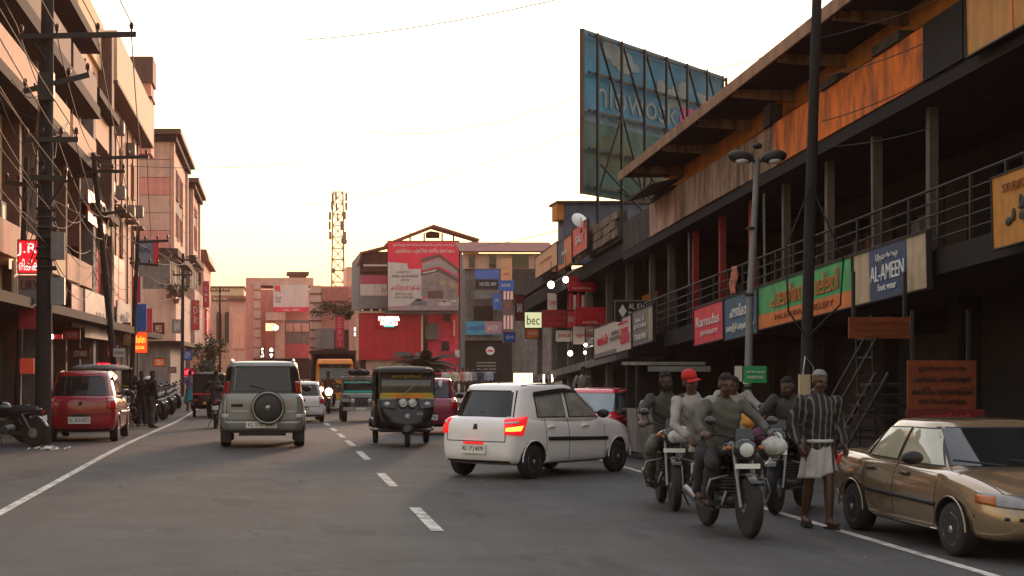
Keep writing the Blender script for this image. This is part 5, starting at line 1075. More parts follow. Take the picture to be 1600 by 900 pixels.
ALTO_ST = [(-1.71, .62, .34, .84, .02), (-1.66, .69, .24, .93, .03), (-1.50, .735, .20, .96, .03), (-1.1, .75, .19, .95, .03), (-.3, .745, .19, .93, .03), (.6, .745, .19, .91, .03), (1.0, .74, .20, .90, .06), (1.35, .72, .22, .84, .06), (1.60, .67, .24, .75, .05), (1.73, .58, .32, .62, .03)]
ALTO_GH = (-1.66, 1.02, -1.34, .22, .86, 1.43, .70, .555)
def hatch(name, label, loc, rz, paint, lit=False, sc=1, plate='KL 17 H 4045', side_glass=None, group=None, L_=1.0, platem=None):
    st = [(y * L_, w, a, b, c) for y, w, a, b, c in ALTO_ST]; g = list(ALTO_GH); g[0] *= L_; g[1] *= L_; g[2] *= L_; g[3] *= L_
    yr = 1.18 * L_
    c = Car(name, label, loc, rz, paint, st, tuple(g), [(.735, -yr), (-.735, -yr), (.735, yr), (-.735, yr)], .265, .165, sc, group)
    c.win('B', [(-.54, .965), (.54, .965), (.46, 1.34), (-.46, 1.34)], border=.035)
    sg = side_glass or M['paleglass']
    for k in 'LR':
        c.win(k, [(-1.02 * L_, .96), (-.30 * L_, .95), (-.30 * L_, 1.345), (-1.0 * L_, 1.31)], sg); c.win(k, [(-.18 * L_, .95), (.70 * L_, .94), (.26 * L_, 1.345), (-.18 * L_, 1.345)], sg)
        y0 = -1.04 * L_; sd = 1 if k == 'R' else -1
        v = MB(); pts = [(y0, 1.335), (-.3 * L_, 1.385), (.22 * L_, 1.385), (.62 * L_, 1.06)]
        vv = []
        for (y, z) in pts: q = c.surf(k, y, z); vv += [q + Vector((sd * .035, 0, .012)), c.surf(k, y, z - .06) + Vector((sd * .045, 0, 0))]
        v.add(vv, [(0, 1, 3, 2), (2, 3, 5, 4), (4, 5, 7, 6)]); v.build('rain_visor', M['trim'], c.root)
    c.win('F', [(-.58, .97), (.58, .97), (.49, 1.36), (-.49, 1.36)])
    for sd in (-1, 1):
        T = M['taillit'] if lit else M['taillamp']; d = (-sd * .62, .78, 0)
        lampq = [(sd * .60, -1.78, .70), (sd * .76, -1.50, .68), (sd * .80, -1.42, .97), (sd * .61, -1.78, .93)]
        c.patch('tail_lamp', T, lampq, d, .022, 8, 8)
        if lit: c.patch('indicator', M['amberlit'] if sd > 0 else M['taillit'], [(sd * .64, -1.80, .745), (sd * .75, -1.55, .75), (sd * .77, -1.5, .83), (sd * .65, -1.80, .80)], d, .03, 5, 4)
        c.patch('head_lamp', M['lamp'], [(sd * .42, 1.8, .60), (sd * .72, 1.5, .66), (sd * .72, 1.36, .78), (sd * .44, 1.75, .74)], (-sd * .5, -.86, 0), .012)
        c.mirror(sd * .80, .62, .98)
        c.patch('side_moulding', M['trim'], [(sd * .8, -.82 * L_, .585), (sd * .8, .85 * L_, .545), (sd * .8, .86 * L_, .60), (sd * .8, -.82 * L_, .645)], (-sd, 0, 0), .016, 10, 2)
        c.patch('sill', M['trim'], [(sd * .8, -.82 * L_, .195), (sd * .8, .82 * L_, .195), (sd * .8, .82 * L_, .235), (sd * .8, -.82 * L_, .235)], (-sd, 0, 0), .006, 8, 2)
        # flared wheel-arch lips
        for yy in (-yr, yr):
            pts = [(sd * .752, yy + .325 * math.cos(a), .27 + .325 * math.sin(a)) for a in [math.pi * i / 12 for i in range(13)]]
            MB().tube(pts, .009, 6).build('arch_lip', paint, c.root)
    c.handles((-.72 * L_, .22 * L_), .8, .80, M['carwhite'] if paint is M['carwhite'] else paint); c.seams((-.24 * L_, .78 * L_, -.86 * L_), .8, .28, .92)
    c.patch('tailgate_seam', M['trim'], [(-.56, -1.9, .575), (.56, -1.9, .575), (.56, -1.9, .588), (-.56, -1.9, .588)], (0, 1, 0), .003, 10, 1)
    for sd in (-1, 1): c.patch('tailgate_seam', M['trim'], [(sd * .555, -1.9, .58), (sd * .567, -1.9, .58), (sd * .575, -1.9, .93), (sd * .563, -1.9, .93)], (0, 1, 0), .003, 1, 8)
    c.patch('bumper_lip', M['trim'], [(-.70, -1.9, .245), (.70, -1.9, .245), (.70, -1.9, .285), (-.70, -1.9, .285)], (0, 1, 0), .012, 14, 2)
    c.plate(plate, -.02, -1.745, .46, .46, .14, m=platem or M['plate']); c.box('plate_lamp', M['taillit'] if lit else M['trim'], (-.2, .16, -1.775, -1.71, .545, .572))
    for sd in (-1, 1): c.patch('reverse_lens', M['lamp'], [(sd * .63, -1.8, .86), (sd * .74, -1.56, .87), (sd * .75, -1.54, .90), (sd * .64, -1.8, .89)], (-sd * .62, .78, 0), .03, 4, 2)
    c.patch('badge', M['trim'], [(-.04, -1.9, .77), (.04, -1.9, .77), (.025, -1.9, .85), (-.025, -1.9, .85)], (0, 1, 0), .012, 3, 4)
    b = MB().tube([(0, -1.58, 1.02), (.3, -1.52, 1.09)], .012, 5); b.build('wiper', M['trim'], c.root)
    MB().tube([(0, -1.1, 1.47), (0, -1.25, 1.6)], .008, 5).build('aerial', M['trim'], c.root)
    b = MB()
    for sd in (-1, 1): b.tube([(sd * .5, -1.2, 1.44), (sd * .51, -.5, 1.468), (sd * .5, .1, 1.44)], .012, 5)
    b.build('roof_gutter', M['trim'], c.root)
    return c
# axle midpoint (3.55, 26.35), heading 45 degrees to the right
al = hatch('white_hatchback', 'white hatchback turning across the road with lit tail lamps', (3.55 + .83, 26.35 + .84, 0), R(-44.6), M['carwhite'], lit=True, plate='KL 17 J 6070')
hatch('red_hatchback', 'red hatchback parked on the left kerb behind the power pole', (-4.42, 40.3, gz(40)), R(0), M['carred'], sc=1.12, plate='KL 38 B 9073', side_glass=M['glass'])
hatch('white_hatchback', 'small white hatchback driving ahead half hidden by the silver van', (XP(473, 55.5), 57.1, gz(56)), R(2), M['carwhite'], side_glass=M['glass'], sc=.93, plate='KL 07 C 112')
hatch('plum_car', 'plum red car driving away between the auto rickshaw and the white hatchback', (XP(684, 43), 45, gz(44)), R(-6), M['carplum'], sc=1.0, side_glass=M['paleglass'])
rc = hatch('red_car', 'bright red car facing the camera behind the white hatchback bonnet', (XP(962, 31), 33.0, gz(33)), R(158), mat('car_bright_red', (.70, .02, .03), .25, var=.03, coat=.8), sc=.88, side_glass=M['glass'])
for o in kids(rc.root):
    if o.name.startswith('window'): o.data.materials[0] = mat('bluish_screen', (.20, .25, .28), .08, var=.2, spec=.8)
XY_ST = [(-2.16, .76, .42, 1.10, .02), (-2.12, .86, .34, 1.16, .02), (-1.95, .905, .30, 1.17, .02), (-1.2, .915, .28, 1.16, .02), (.2, .915, .28, 1.14, .02), (1.1, .91, .28, 1.12, .04), (1.6, .89, .30, 1.05, .06), (2.0, .84, .33, .94, .05), (2.2, .72, .42, .80, .03)]
sv = Car('silver_van', 'grey silver family van with spare wheel on its tailgate driving ahead', (XP(410, 35.3), 35.3 + 2.16, gz(35.5)), R(0), M['carsilver'], XY_ST, (-2.13, 1.15, -2.02, .55, 1.08, 1.80, .86, .74), [(.9, -1.42), (-.9, -1.42), (.9, 1.36), (-.9, 1.36)], .34, .22, nexp=7, cat='van')
sv.win('B', [(-.60, 1.22), (.60, 1.22), (.55, 1.69), (-.55, 1.69)], border=.0)
sv.win('B', [(-.80, 1.17), (-.62, 1.17), (-.57, 1.72), (-.71, 1.72)], M['black'], 'pillar_panel', 0); sv.win('B', [(.62, 1.17), (.80, 1.17), (.71, 1.72), (.57, 1.72)], M['black'], 'pillar_panel', 0)
sv.win('B', [(-.64, 1.17), (.64, 1.17), (.63, 1.215), (-.63, 1.215)], M['black'], 'lower_band', 0); sv.win('B', [(-.57, 1.695), (.57, 1.695), (.57, 1.74), (-.57, 1.74)], M['black'], 'upper_band', 0)
for k in 'LR':
    for q in ([(-1.9, 1.2), (-1.2, 1.2), (-1.2, 1.68), (-1.85, 1.68)], [(-1.1, 1.2), (-.2, 1.2), (-.2, 1.68), (-1.1, 1.68)], [(-.1, 1.2), (.85, 1.2), (.5, 1.68), (-.1, 1.68)]): sv.win(k, q)
sv.win('F', [(-.74, 1.2), (.74, 1.2), (.65, 1.7), (-.65, 1.7)])
for sd in (-1, 1):
    sv.patch('tail_lamp', M['taillamp'], [(sd * .80, -2.3, 1.16), (sd * .93, -2.1, 1.18), (sd * .93, -2.1, 1.40), (sd * .78, -2.3, 1.42)], (-sd * .3, 1, 0), .02)
    sv.patch('reflector', M['lamp'], [(sd * .76, -2.4, .64), (sd * .93, -2.1, .64), (sd * .93, -2.1, .72), (sd * .76, -2.4, .72)], (-sd * .2, 1, 0), .01, 4, 3)
    sv.patch('tailgate_seam', M['trim'], [(sd * .755, -2.4, .60), (sd * .768, -2.4, .60), (sd * .755, -2.4, 1.16), (sd * .742, -2.4, 1.16)], (0, 1, 0), .003, 1, 8)
    sv.patch('bumper_pocket', M['trim'], [(sd * .30, -2.4, .455), (sd * .62, -2.4, .455), (sd * .62, -2.4, .545), (sd * .30, -2.4, .545)], (0, 1, 0), .006, 6, 3)
    sv.patch('fog_lamp', M['lamp'], [(sd * .42, -2.4, .475), (sd * .58, -2.4, .475), (sd * .58, -2.4, .525), (sd * .42, -2.4, .525)], (0, 1, 0), .014, 4, 2)
    MB().tube([(sd * .66, -1.9, 1.84), (sd * .67, -1.0, 1.88), (sd * .66, .2, 1.85)], .022, 6).build('roof_rail', M['steel'], sv.root)
    sv.mirror(sd * 1.0, .75, 1.22)
    for yy in (-1.42, 1.36): MB().tube([(sd * .918, yy + .42 * math.cos(a), .34 + .42 * math.sin(a)) for a in [math.pi * i / 12 for i in range(13)]], .012, 6).build('arch_lip', M['carsilver'], sv.root)
sv.patch('tailgate_seam', M['trim'], [(-.76, -2.4, .585), (.76, -2.4, .585), (.76, -2.4, .60), (-.76, -2.4, .60)], (0, 1, 0), .003, 12, 1)
sv.patch('bumper', M['carsilver'], [(-.88, -2.4, .37), (.88, -2.4, .37), (.88, -2.4, .57), (-.88, -2.4, .57)], (0, 1, 0), .03, 18, 5)
sv.patch('chrome_bar', M['chrome'], [(-.70, -2.4, .775), (-.22, -2.4, .775), (-.22, -2.4, .785), (-.70, -2.4, .785)], (0, 1, 0), .012, 6, 1); sv.patch('chrome_bar', M['chrome'], [(.48, -2.4, .775), (.7, -2.4, .775), (.7, -2.4, .785), (.48, -2.4, .785)], (0, 1, 0), .012, 6, 1)
sv.patch('handle', M['trim'], [(-.66, -2.4, .88), (-.42, -2.4, .88), (-.42, -2.4, .94), (-.66, -2.4, .94)], (0, 1, 0), .02, 4, 2)
sv.plate('KL 17A 8090', -.02, -2.235, .50, .66, .14)
sp = MB().lathe([(0, .355), (-.10, .36), (-.19, .345), (-.215, .31), (-.20, .29)], (.12, -2.18, .86), 'y', 36).build('spare_wheel', M['rubber'], sv.root)
MB().lathe([(-.185, .30), (-.20, .295), (-.215, .24), (-.222, .12), (-.225, .02)], (.12, -2.18, .86), 'y', 36).build('cover', mat('spare_cover', (.03, .03, .03), .35, var=.1), sp)
MB().lathe([(-.19, .345), (-.222, .335), (-.226, .305), (-.19, .295)], (.12, -2.18, .86), 'y', 36, close=True).build('cover_ring', M['carsilver'], sp)
MB().lathe([(-.22, .06), (-.235, .05), (-.24, .01)], (.12, -2.18, .86), 'y', 16).build('hub_badge', M['steel'], sp)
MB().tube([(.05, -2.14, 1.25), (-.28, -2.12, 1.33)], .012, 5).build('wiper', M['trim'], sv.root)
MB().tube([(0, -1.95, 1.85), (0, -2.02, 1.98)], .012, 6).build('aerial', M['taillamp'], sv.root)
MB().tube([(.42, -2.1, .33), (.42, -2.25, .31)], .03, 8).build('tail_pipe', M['iron'], sv.root); sv.box('tow_guard', M['trim'], (-.5, .5, -2.1, -2.0, .26, .36)); sv.box('mud_flap', M['trim'], (-.9, -.68, -1.83, -1.8, .12, .5)); sv.box('mud_flap', M['trim'], (.68, .9, -1.83, -1.8, .12, .5))

CITY_ST = [(-2.06, .66, .40, .86, .02), (-2.02, .74, .28, .95, .02), (-1.80, .80, .22, .98, .02), (-1.1, .84, .19, .95, .02), (0, .845, .18, .92, .02), (.8, .845, .18, .90, .03), (1.1, .84, .19, .885, .05), (1.55, .82, .20, .80, .06), (1.92, .76, .21, .70, .05), (2.08, .66, .28, .60, .03), (2.12, .6, .34, .54, .02)]
cy = Car('beige_sedan', 'champagne beige sedan parked on the right facing the camera', (7.12, 16.75, 0), R(181.5), M['carbeige'], CITY_ST, (-1.52, 1.12, -.82, .28, .86, 1.36, .78, .58), [(.835, -1.22), (-.835, -1.22), (.835, 1.23), (-.835, 1.23)], .285, .18, nexp=5)
cy.root.scale = (1, 1, .88)
WG = mat('gold_sky_glass', (.36, .33, .24), .05, var=.2, spec=1.0)
for k in 'LR':
    cy.win(k, [(-1.20, .955), (-.96, .955), (-.80, 1.24), (-.86, 1.22)], WG, 'quarter_window'); cy.win(k, [(-.88, .955), (-.16, .945), (-.16, 1.30), (-.70, 1.28)], WG); cy.win(k, [(-.08, .945), (.80, .93), (.34, 1.30), (-.08, 1.30)], WG)
cy.win('F', [(-.66, .93), (.66, .93), (.52, 1.31), (-.52, 1.31)]); cy.win('B', [(-.6, 1.0), (.6, 1.0), (.5, 1.29), (-.5, 1.29)])
for sd in (-1, 1):
    cy.patch('head_lamp', mat('clear_lens', (.16, .15, .14), .08, var=.3, scale=12, spec=.8), [(sd * .34, 2.2, .56), (sd * .84, 1.80, .60), (sd * .84, 1.72, .73), (sd * .38, 2.1, .69)], (-sd * .45, -.9, 0), .012)
    cy.patch('indicator', M['amber'], [(sd * .76, 1.95, .59), (sd * .86, 1.70, .61), (sd * .86, 1.68, .70), (sd * .76, 1.9, .69)], (-sd * .8, -.5, 0), .018, 4, 3)
    cy.patch('tail_lamp', M['taillamp'], [(sd * .46, -2.2, .74), (sd * .82, -1.8, .76), (sd * .82, -1.8, .92), (sd * .46, -2.2, .90)], (-sd * .5, .86, 0), .012)
    cy.patch('side_moulding', M['trim'], [(sd * .9, -.88, .53), (sd * .9, .9, .50), (sd * .9, .9, .545), (sd * .9, -.88, .575)], (-sd, 0, 0), .015, 10, 2)
    cy.patch('sill_strip', M['chrome'], [(sd * .9, -.86, .235), (sd * .9, .86, .235), (sd * .9, .86, .255), (sd * .9, -.86, .255)], (-sd, 0, 0), .01, 8, 1)
    cy.mirror(sd * .93, .60, 1.0)
    for yy in (-1.22, 1.23): MB().tube([(sd * .848, yy + .345 * math.cos(a), .29 + .345 * math.sin(a)) for a in [math.pi * i / 12 for i in range(13)]], .009, 6).build('arch_lip', M['carbeige'], cy.root)
cy.handles((-.72, .16), .9, .80, M['trim']); cy.seams((-.13, .88, -.93), .9, .27, .91)
cy.patch('grille', M['trim'], [(-.28, 2.3, .57), (.28, 2.3, .57), (.30, 2.3, .66), (-.30, 2.3, .66)], (0, -1, 0), .01, 8, 3); cy.patch('air_intake', M['trim'], [(-.5, 2.3, .29), (.5, 2.3, .29), (.5, 2.3, .38), (-.5, 2.3, .38)], (0, -1, 0), .01, 8, 3)
cy.patch('bumper_strip', M['trim'], [(-.8, 2.3, .455), (.8, 2.3, .455), (.8, 2.3, .49), (-.8, 2.3, .49)], (0, -1, 0), .015, 14, 2); cy.plate('KL 7 AK 2150', 0, 2.16, .42, face=1)
cy.patch('bonnet_seam', M['trim'], [(-.70, 1.15, 1.3), (-.69, 1.15, 1.3), (-.62, 1.95, 1.3), (-.63, 1.95, 1.3)], (0, 0, -1), .002, 1, 12); cy.patch('bonnet_seam', M['trim'], [(.69, 1.15, 1.3), (.70, 1.15, 1.3), (.63, 1.95, 1.3), (.62, 1.95, 1.3)], (0, 0, -1), .002, 1, 12)
for sd in (-.3, .25): MB().tube([(sd, 1.1, .945), (sd + .45, .98, 1.0)], .012, 5).build('wiper', M['trim'], cy.root)

# ------------------------------------------------------------------ auto rickshaw
def auto(name, label, loc, rz, sc=1, front_text=True, group=None, back_band=False):
    t = thing(name, label, 'auto rickshaw', loc, rz, group, sc); bk = M['black']; ol = mat('auto_yellow', (.50, .33, .04), .45, var=.2); og = mat('auto_orange', (.75, .22, .03), .4, var=.2)
    def ring(w, y0, y1, z, n=24, e=4.5):
        r = []
        for i in range(n):
            a = 2 * math.pi * i / n; c, s_ = math.cos(a), math.sin(a); r.append((math.copysign(abs(c) ** (2 / e), c) * w, (y0 + y1) / 2 + math.copysign(abs(s_) ** (2 / e), s_) * (y1 - y0) / 2, z))
        return r
    MB().loft([ring(.50, -1.18, -.1, .32), ring(.62, -1.24, -.1, .45), ring(.64, -1.25, -.1, .75), ring(.62, -1.22, -.1, .95)]).build('rear_body', bk, t)
    MB().loft([ring(.12, .5, 1.22, .40), ring(.30, .4, 1.26, .46), ring(.53, .3, 1.22, .56), ring(.60, .2, 1.16, .8), ring(.60, .2, 1.08, 1.0), ring(.57, .2, 1.0, 1.08)]).build('front_cowl', bk, t)
    MB().bb(-.55, .55, -.2, .6, .30, .36).build('floor_pan', M['blackmat'], t)
    MB().loft([ring(.60, -1.1, .92, 1.58, 28), ring(.64, -1.2, 1.02, 1.61, 28), ring(.63, -1.18, 1.0, 1.67, 28), ring(.52, -1.0, .8, 1.72, 28), ring(.2, -.4, .3, 1.74, 28)]).build('canopy', M['blackmat'], t)
    MB().bb(-.6, .6, -1.16, -1.1, .95, 1.6).build('rear_curtain', M['blackmat'], t)
    for s_ in (-1, 1):
        MB().tube([(s_ * .575, .95, 1.02), (s_ * .575, .88, 1.62)], .035, 8).build('pillar', bk, t); MB().tube([(s_ * .6, -.2, .9), (s_ * .6, -.2, 1.6)], .022, 8).build('pillar', bk, t); MB().tube([(s_ * .6, -1.1, .9), (s_ * .6, -1.08, 1.6)], .022, 8).build('pillar', bk, t)
        MB().bb(s_ * .585 - .02, s_ * .585 + .02, -1.1, -.25, .9, 1.58).build('side_curtain', M['blackmat'], t)
        fl = MB(); fl.loft([[(s_ * .50, -1.15, .34), (s_ * .70, -1.15, .34), (s_ * .70, -1.15, .50), (s_ * .52, -1.15, .56)], [(s_ * .50, -.75, .42), (s_ * .72, -.75, .42), (s_ * .72, -.75, .56), (s_ * .52, -.75, .64)], [(s_ * .50, -.4, .30), (s_ * .70, -.4, .30), (s_ * .70, -.4, .46), (s_ * .52, -.4, .54)]]); fl.build('rear_fender', bk, t)
        MB().tube([(s_ * .50, .0, .33), (s_ * .66, -.3, .34), (s_ * .70, -.42, .36)], .028, 8).build('chrome_guard', M['chrome'], t)
        wheel(t, s_ * .57, -.75, .205, .205, .11, s_, M['iron'], 4)
        hl = MB().loft([[(s_ * .27, 1.205, .83), (s_ * .56, 1.13, .87), (s_ * .58, 1.09, 1.02), (s_ * .24, 1.13, 1.03)], [(s_ * .27, 1.10, .83), (s_ * .56, 1.0, .87), (s_ * .58, .98, 1.02), (s_ * .24, 1.0, 1.03)]], False).build('head_lamp', M['glass'], t)
        MB().ball((s_ * .43, 1.13, .93), (.07, .045, .05), 10, 6).build('lens', M['lamp'], hl); MB().tube([(s_ * .24, 1.14, 1.035), (s_ * .58, 1.10, 1.03)], .012, 5).build('brow', M['steel'], hl)
        rd = MB().lathe([(0, .085), (.03, .085), (.05, .07), (.055, .02)], (s_ * .10, 1.17, .955), 'y', 20).build('fog_lamp', M['lamp'], t); MB().lathe([(.0, .085), (.045, .092), (.05, .08), (0, .075)], (s_ * .10, 1.17, .955), 'y', 20, close=True).build('lamp_ring', M['chrome'], rd)
        MB().ball((s_ * .73, .92, 1.36), (.05, .03, .08), 10, 6).build('mirror', M['white'] if s_ < 0 else M['iron'], t); MB().tube([(s_ * .58, .92, 1.2), (s_ * .72, .92, 1.32)], .012, 5).build('mirror_arm', M['iron'], t)
    MB().loft([ring(.56, .955, .975, 1.06, 16, 8), ring(.54, .885, .905, 1.60, 16, 8)]).build('windscreen', mat('auto_screen', (.10, .095, .075), .1, var=.2, spec=.7), t)
    MB().bb(-.56, .56, .93, .97, 1.115, 1.165).build('screen_ledge', ol, t)
    b = t
    MB().bb(-.58, .58, .98, 1.055, 1.045, 1.11).build('front_band', ol, t)
    for x0, x1 in ((-.36, .0), (.04, .28)): MB().bb(x0, x1, 1.056, 1.066, 1.05, 1.125).build('band_panel', og, t)
    MB().bb(-.60, .60, .84, 1.06, 1.60, 1.645).build('visor', bk, t)
    if front_text:
        l = lettering(t, 'അനുഗ്രഹ', 0, 1.52, .62, .085, M['plateyellow'], y=.935); l.rotation_euler = (0, 0, math.pi)
        l = lettering(t, 'KL 17 D', -.26, .72, .12, .05, M['white'], y=1.21); l.rotation_euler = (0, 0, math.pi)
    MB().tube([(.1, 1.0, 1.1), (-.22, .95, 1.38)], .01, 5).build('wiper', M['steel'], t)
    MB().lathe([(0, .065), (.02, .065), (.03, .04)], (0, 1.2, .66), 'y', 18).build('emblem', M['steel'], t)
    MB().loft([[( -.13, .85, .40), (.13, .85, .40), (.12, .85, .50), (-.12, .85, .50)], [(-.13, 1.2, .42), (.13, 1.2, .42), (.12, 1.2, .54), (-.12, 1.2, .54)], [(-.10, 1.36, .30), (.10, 1.36, .30), (.09, 1.36, .36), (-.09, 1.36, .36)]]).build('front_mudguard', bk, t)
    wheel(t, 0, 1.12, .205, .205, .10, 1, M['iron'], 4)
    for x in (-.3, .25): MB().ball((x, -.3 if x > 0 else .25, 1.18 if x > 0 else 1.15), (.13, .1, .16), 10, 8).build('seat_back', M['blackmat'], t)
    if back_band:
        MB().bb(-.62, .62, -1.275, -1.24, .86, .93).build('band', M['sred'], t)
        for s_ in (-1, 1): MB().bb(s_ * .5 - .05, s_ * .5 + .05, -1.28, -1.25, .62, .72).build('tail_lamp', M['taillamp'], t)
        MB().bb(-.2, .2, -1.28, -1.25, .5, .6).build('number_plate', M['plateyellow'], t)
    return t
auto('auto_rickshaw', 'black auto rickshaw with orange band coming towards the camera', (XP(637, 35.6), 36.8, gz(36)), R(180))
auto('auto_rickshaw', 'black auto rickshaw with red rear band driving away beside the silver van', (XP(326, 62), 63, gz(63)), R(0), back_band=True, front_text=False, sc=.96)
ga = auto('auto_rickshaw', 'black auto rickshaw with pale tarpaulin top parked beyond the red hatchback', (XP(150, 47), 48.6, gz(48)), R(-8), back_band=True, front_text=False, sc=1.08)
for o in kids(ga):
    if o.name.startswith('canopy'): o.data.materials[0] = M['greywall']

# ------------------------------------------------------------------ jeep
j = thing('jeep', 'grey open jeep with teal windscreen strips and loaded roof rack', 'jeep', (XP(564, 56.5), 57.6, gz(57)), R(180), sc=.85); jg = mat('jeep_grey', (.17, .165, .17), .5, var=.15, dirt=.2)
MB().loft([[(-.40, 1.45, .50), (.40, 1.45, .50), (.40, 1.45, 1.0), (-.40, 1.45, 1.0)], [(-.62, .4, .5), (.62, .4, .5), (.62, .4, 1.1), (-.62, .4, 1.1)]], False).build('bonnet', jg, j)
MB().bb(-.72, .72, -1.5, .4, .5, 1.08).build('tub', jg, j); tg = mat('teal_strip', (.03, .50, .42), .4, var=.05)
for s_ in (-1, 1):
    MB().prism([(.35, .55), (.40, .86), (.85, .92), (1.35, .92), (1.42, .80), (1.3, .84), (.9, .84), (.55, .6)], 'x', s_ * .44, s_ * .78).build('wing', jg, j)
    wheel(j, s_ * .66, .95, .37, .37, .22, s_, M['iron'], 5); wheel(j, s_ * .66, -.95, .37, .37, .22, s_, M['iron'], 5)
    MB().lathe([(0, .085), (.04, .09), (.05, .07), (.06, .02)], (s_ * .34, 1.45, .84), 'y', 18).build('head_lamp', M['lamp'], j); MB().ball((s_ * .62, 1.36, .80), (.05, .05, .05), 10, 6).build('indicator', M['amber'], j)
    MB().bb(s_ * .70 - .03, s_ * .70 + .03, .36, .42, 1.08, 1.72).build('screen_post', jg, j)
    MB().ball((s_ * .84, .45, 1.3), (.06, .03, .09), 10, 6).build('mirror', M['iron'], j)
MB().bb(-.67, .67, .37, .40, 1.12, 1.66).build('windscreen', M['glass'], j)
for z in (1.15, 1.53): MB().bb(-.64, .64, .401, .412, z, z + .09).build('teal_strip', tg, j)
b = lettering(j, 'ST. GEORGE', 0, 1.575, .7, .05, M['white'], y=.414); b.rotation_euler = (0, 0, math.pi)
MB().bb(-.74, .74, -1.5, .46, 1.68, 1.78).build('roof', jg, j)
for i in range(7): MB().bb(-.24 + .08 * i - .02, -.24 + .08 * i + .02, 1.45, 1.475, .62, .96).build('grille_slot', M['well'], j)
MB().bb(-.72, .72, 1.5, 1.6, .46, .6).build('bumper', M['steel'], j); MB().bb(-.2, .2, 1.602, 1.612, .48, .58).build('number_plate', M['plate'], j)
MB().bb(-.6, .6, -1.2, .1, 1.83, 1.86).build('roof_rack', M['iron'], j)
sk = thing('luggage', 'dark bundles tied on the jeep roof rack', 'luggage', (XP(563, 57.6), 58, gz(57) + 1.86 * .85))
for x, y, r_ in ((-.25, 0, .13), (0, .1, .15), (.22, -.05, .12), (.05, .3, .14)): MB().ball((x, y, r_ * .7), (r_ * 1.3, r_, r_ * .8), 10, 7).build('bundle', M['blackmat'], sk)

# ------------------------------------------------------------------ mini truck
k = thing('truck', 'orange cabbed mini truck with dark high sided load bed', 'truck', (XP(524, 70), 71.2, gz(71)), R(180), sc=1.14); k.scale[0] = 1.0; to = mat('truck_orange', (.95, .30, .03), .45, var=.15, dirt=.15)
MB().loft([[(-.78, .95, .55), (.78, .95, .55), (.80, .95, 1.12), (-.80, .95, 1.12)], [(-.80, -.6, .55), (.80, -.6, .55), (.82, -.6, 1.12), (-.82, -.6, 1.12)]], False).build('cab_lower', to, k)
MB().loft([[(-.80, .94, 1.12), (.80, .94, 1.12), (.80, -.6, 1.12), (-.80, -.6, 1.12)], [(-.76, .72, 1.78), (.76, .72, 1.78), (.76, -.6, 1.78), (-.76, -.6, 1.78)], [(-.7, .55, 1.92), (.7, .55, 1.92), (.7, -.6, 1.92), (-.7, -.6, 1.92)]], False).build('cab_upper', to, k)
MB().hexa([(-.66, .935, 1.17), (.66, .935, 1.17), (.66, .96, 1.17), (-.66, .96, 1.17), (-.64, .755, 1.70), (.64, .755, 1.70), (.64, .78, 1.70), (-.64, .78, 1.70)]).build('windscreen', mat('truck_screen', (.10, .10, .07), .12, var=.3, spec=.7), k)
MB().hexa([(-.72, .72, 1.74), (.72, .72, 1.74), (.74, 1.02, 1.74), (-.74, 1.02, 1.74), (-.7, .6, 1.90), (.7, .6, 1.90), (.7, .9, 1.88), (-.7, .9, 1.88)]).build('visor', to, k)
l = lettering(k, 'SREE HARI', 0, 1.67, .5, .055, M['white'], y=.80); l.rotation_euler = (0, 0, math.pi)
MB().bb(-.45, .45, .955, .975, .68, 1.0).build('grille', M['brown'], k); MB().bb(-.82, .82, .96, 1.08, .42, .56).build('bumper', to, k); MB().bb(-.22, .22, 1.082, 1.092, .44, .54).build('number_plate', M['plateyellow'], k)
MB().bb(-.7, .7, -3.6, .9, .40, .55).build('chassis', M['iron'], k)
for s_ in (-1, 1):
    MB().lathe([(0, .1), (.03, .1), (.04, .04)], (s_ * .6, .95, .80), 'y', 16).build('head_lamp', M['lit'], k); MB().bb(s_ * .6 - .1, s_ * .6 + .1, .952, .972, .92, .98).build('indicator', M['amber'], k)
    wheel(k, s_ * .72, .35, .36, .36, .2, s_, M['iron'], 5); wheel(k, s_ * .72, -2.7, .36, .36, .24, s_, M['iron'], 5)
    MB().bb(s_ * .95 - .07, s_ * .95 + .07, .8, .84, 1.25, 1.6).build('mirror', M['iron'], k); MB().tube([(s_ * .8, .8, 1.6), (s_ * .95, .8, 1.62)], .012, 5).build('mirror_arm', M['iron'], k)
    MB().bb(s_ * .92 - .04, s_ * .92 + .04, -3.7, -.65, .7, 1.9).build('side_board', M['brown'], k)
    MB().bb(s_ * .92 - .05, s_ * .92 + .05, -.72, -.64, .6, 2.22).build('stake', M['brown'], k)
MB().bb(-.96, .96, -3.7, -.64, .6, .7).build('bed', M['iron'], k); MB().bb(-.96, .96, -.72, -.66, .7, 2.1).build('head_board', M['soffit'], k); MB().bb(-.98, .98, -3.7, -.55, 2.12, 2.24).build('tarpaulin', M['mould'], k)
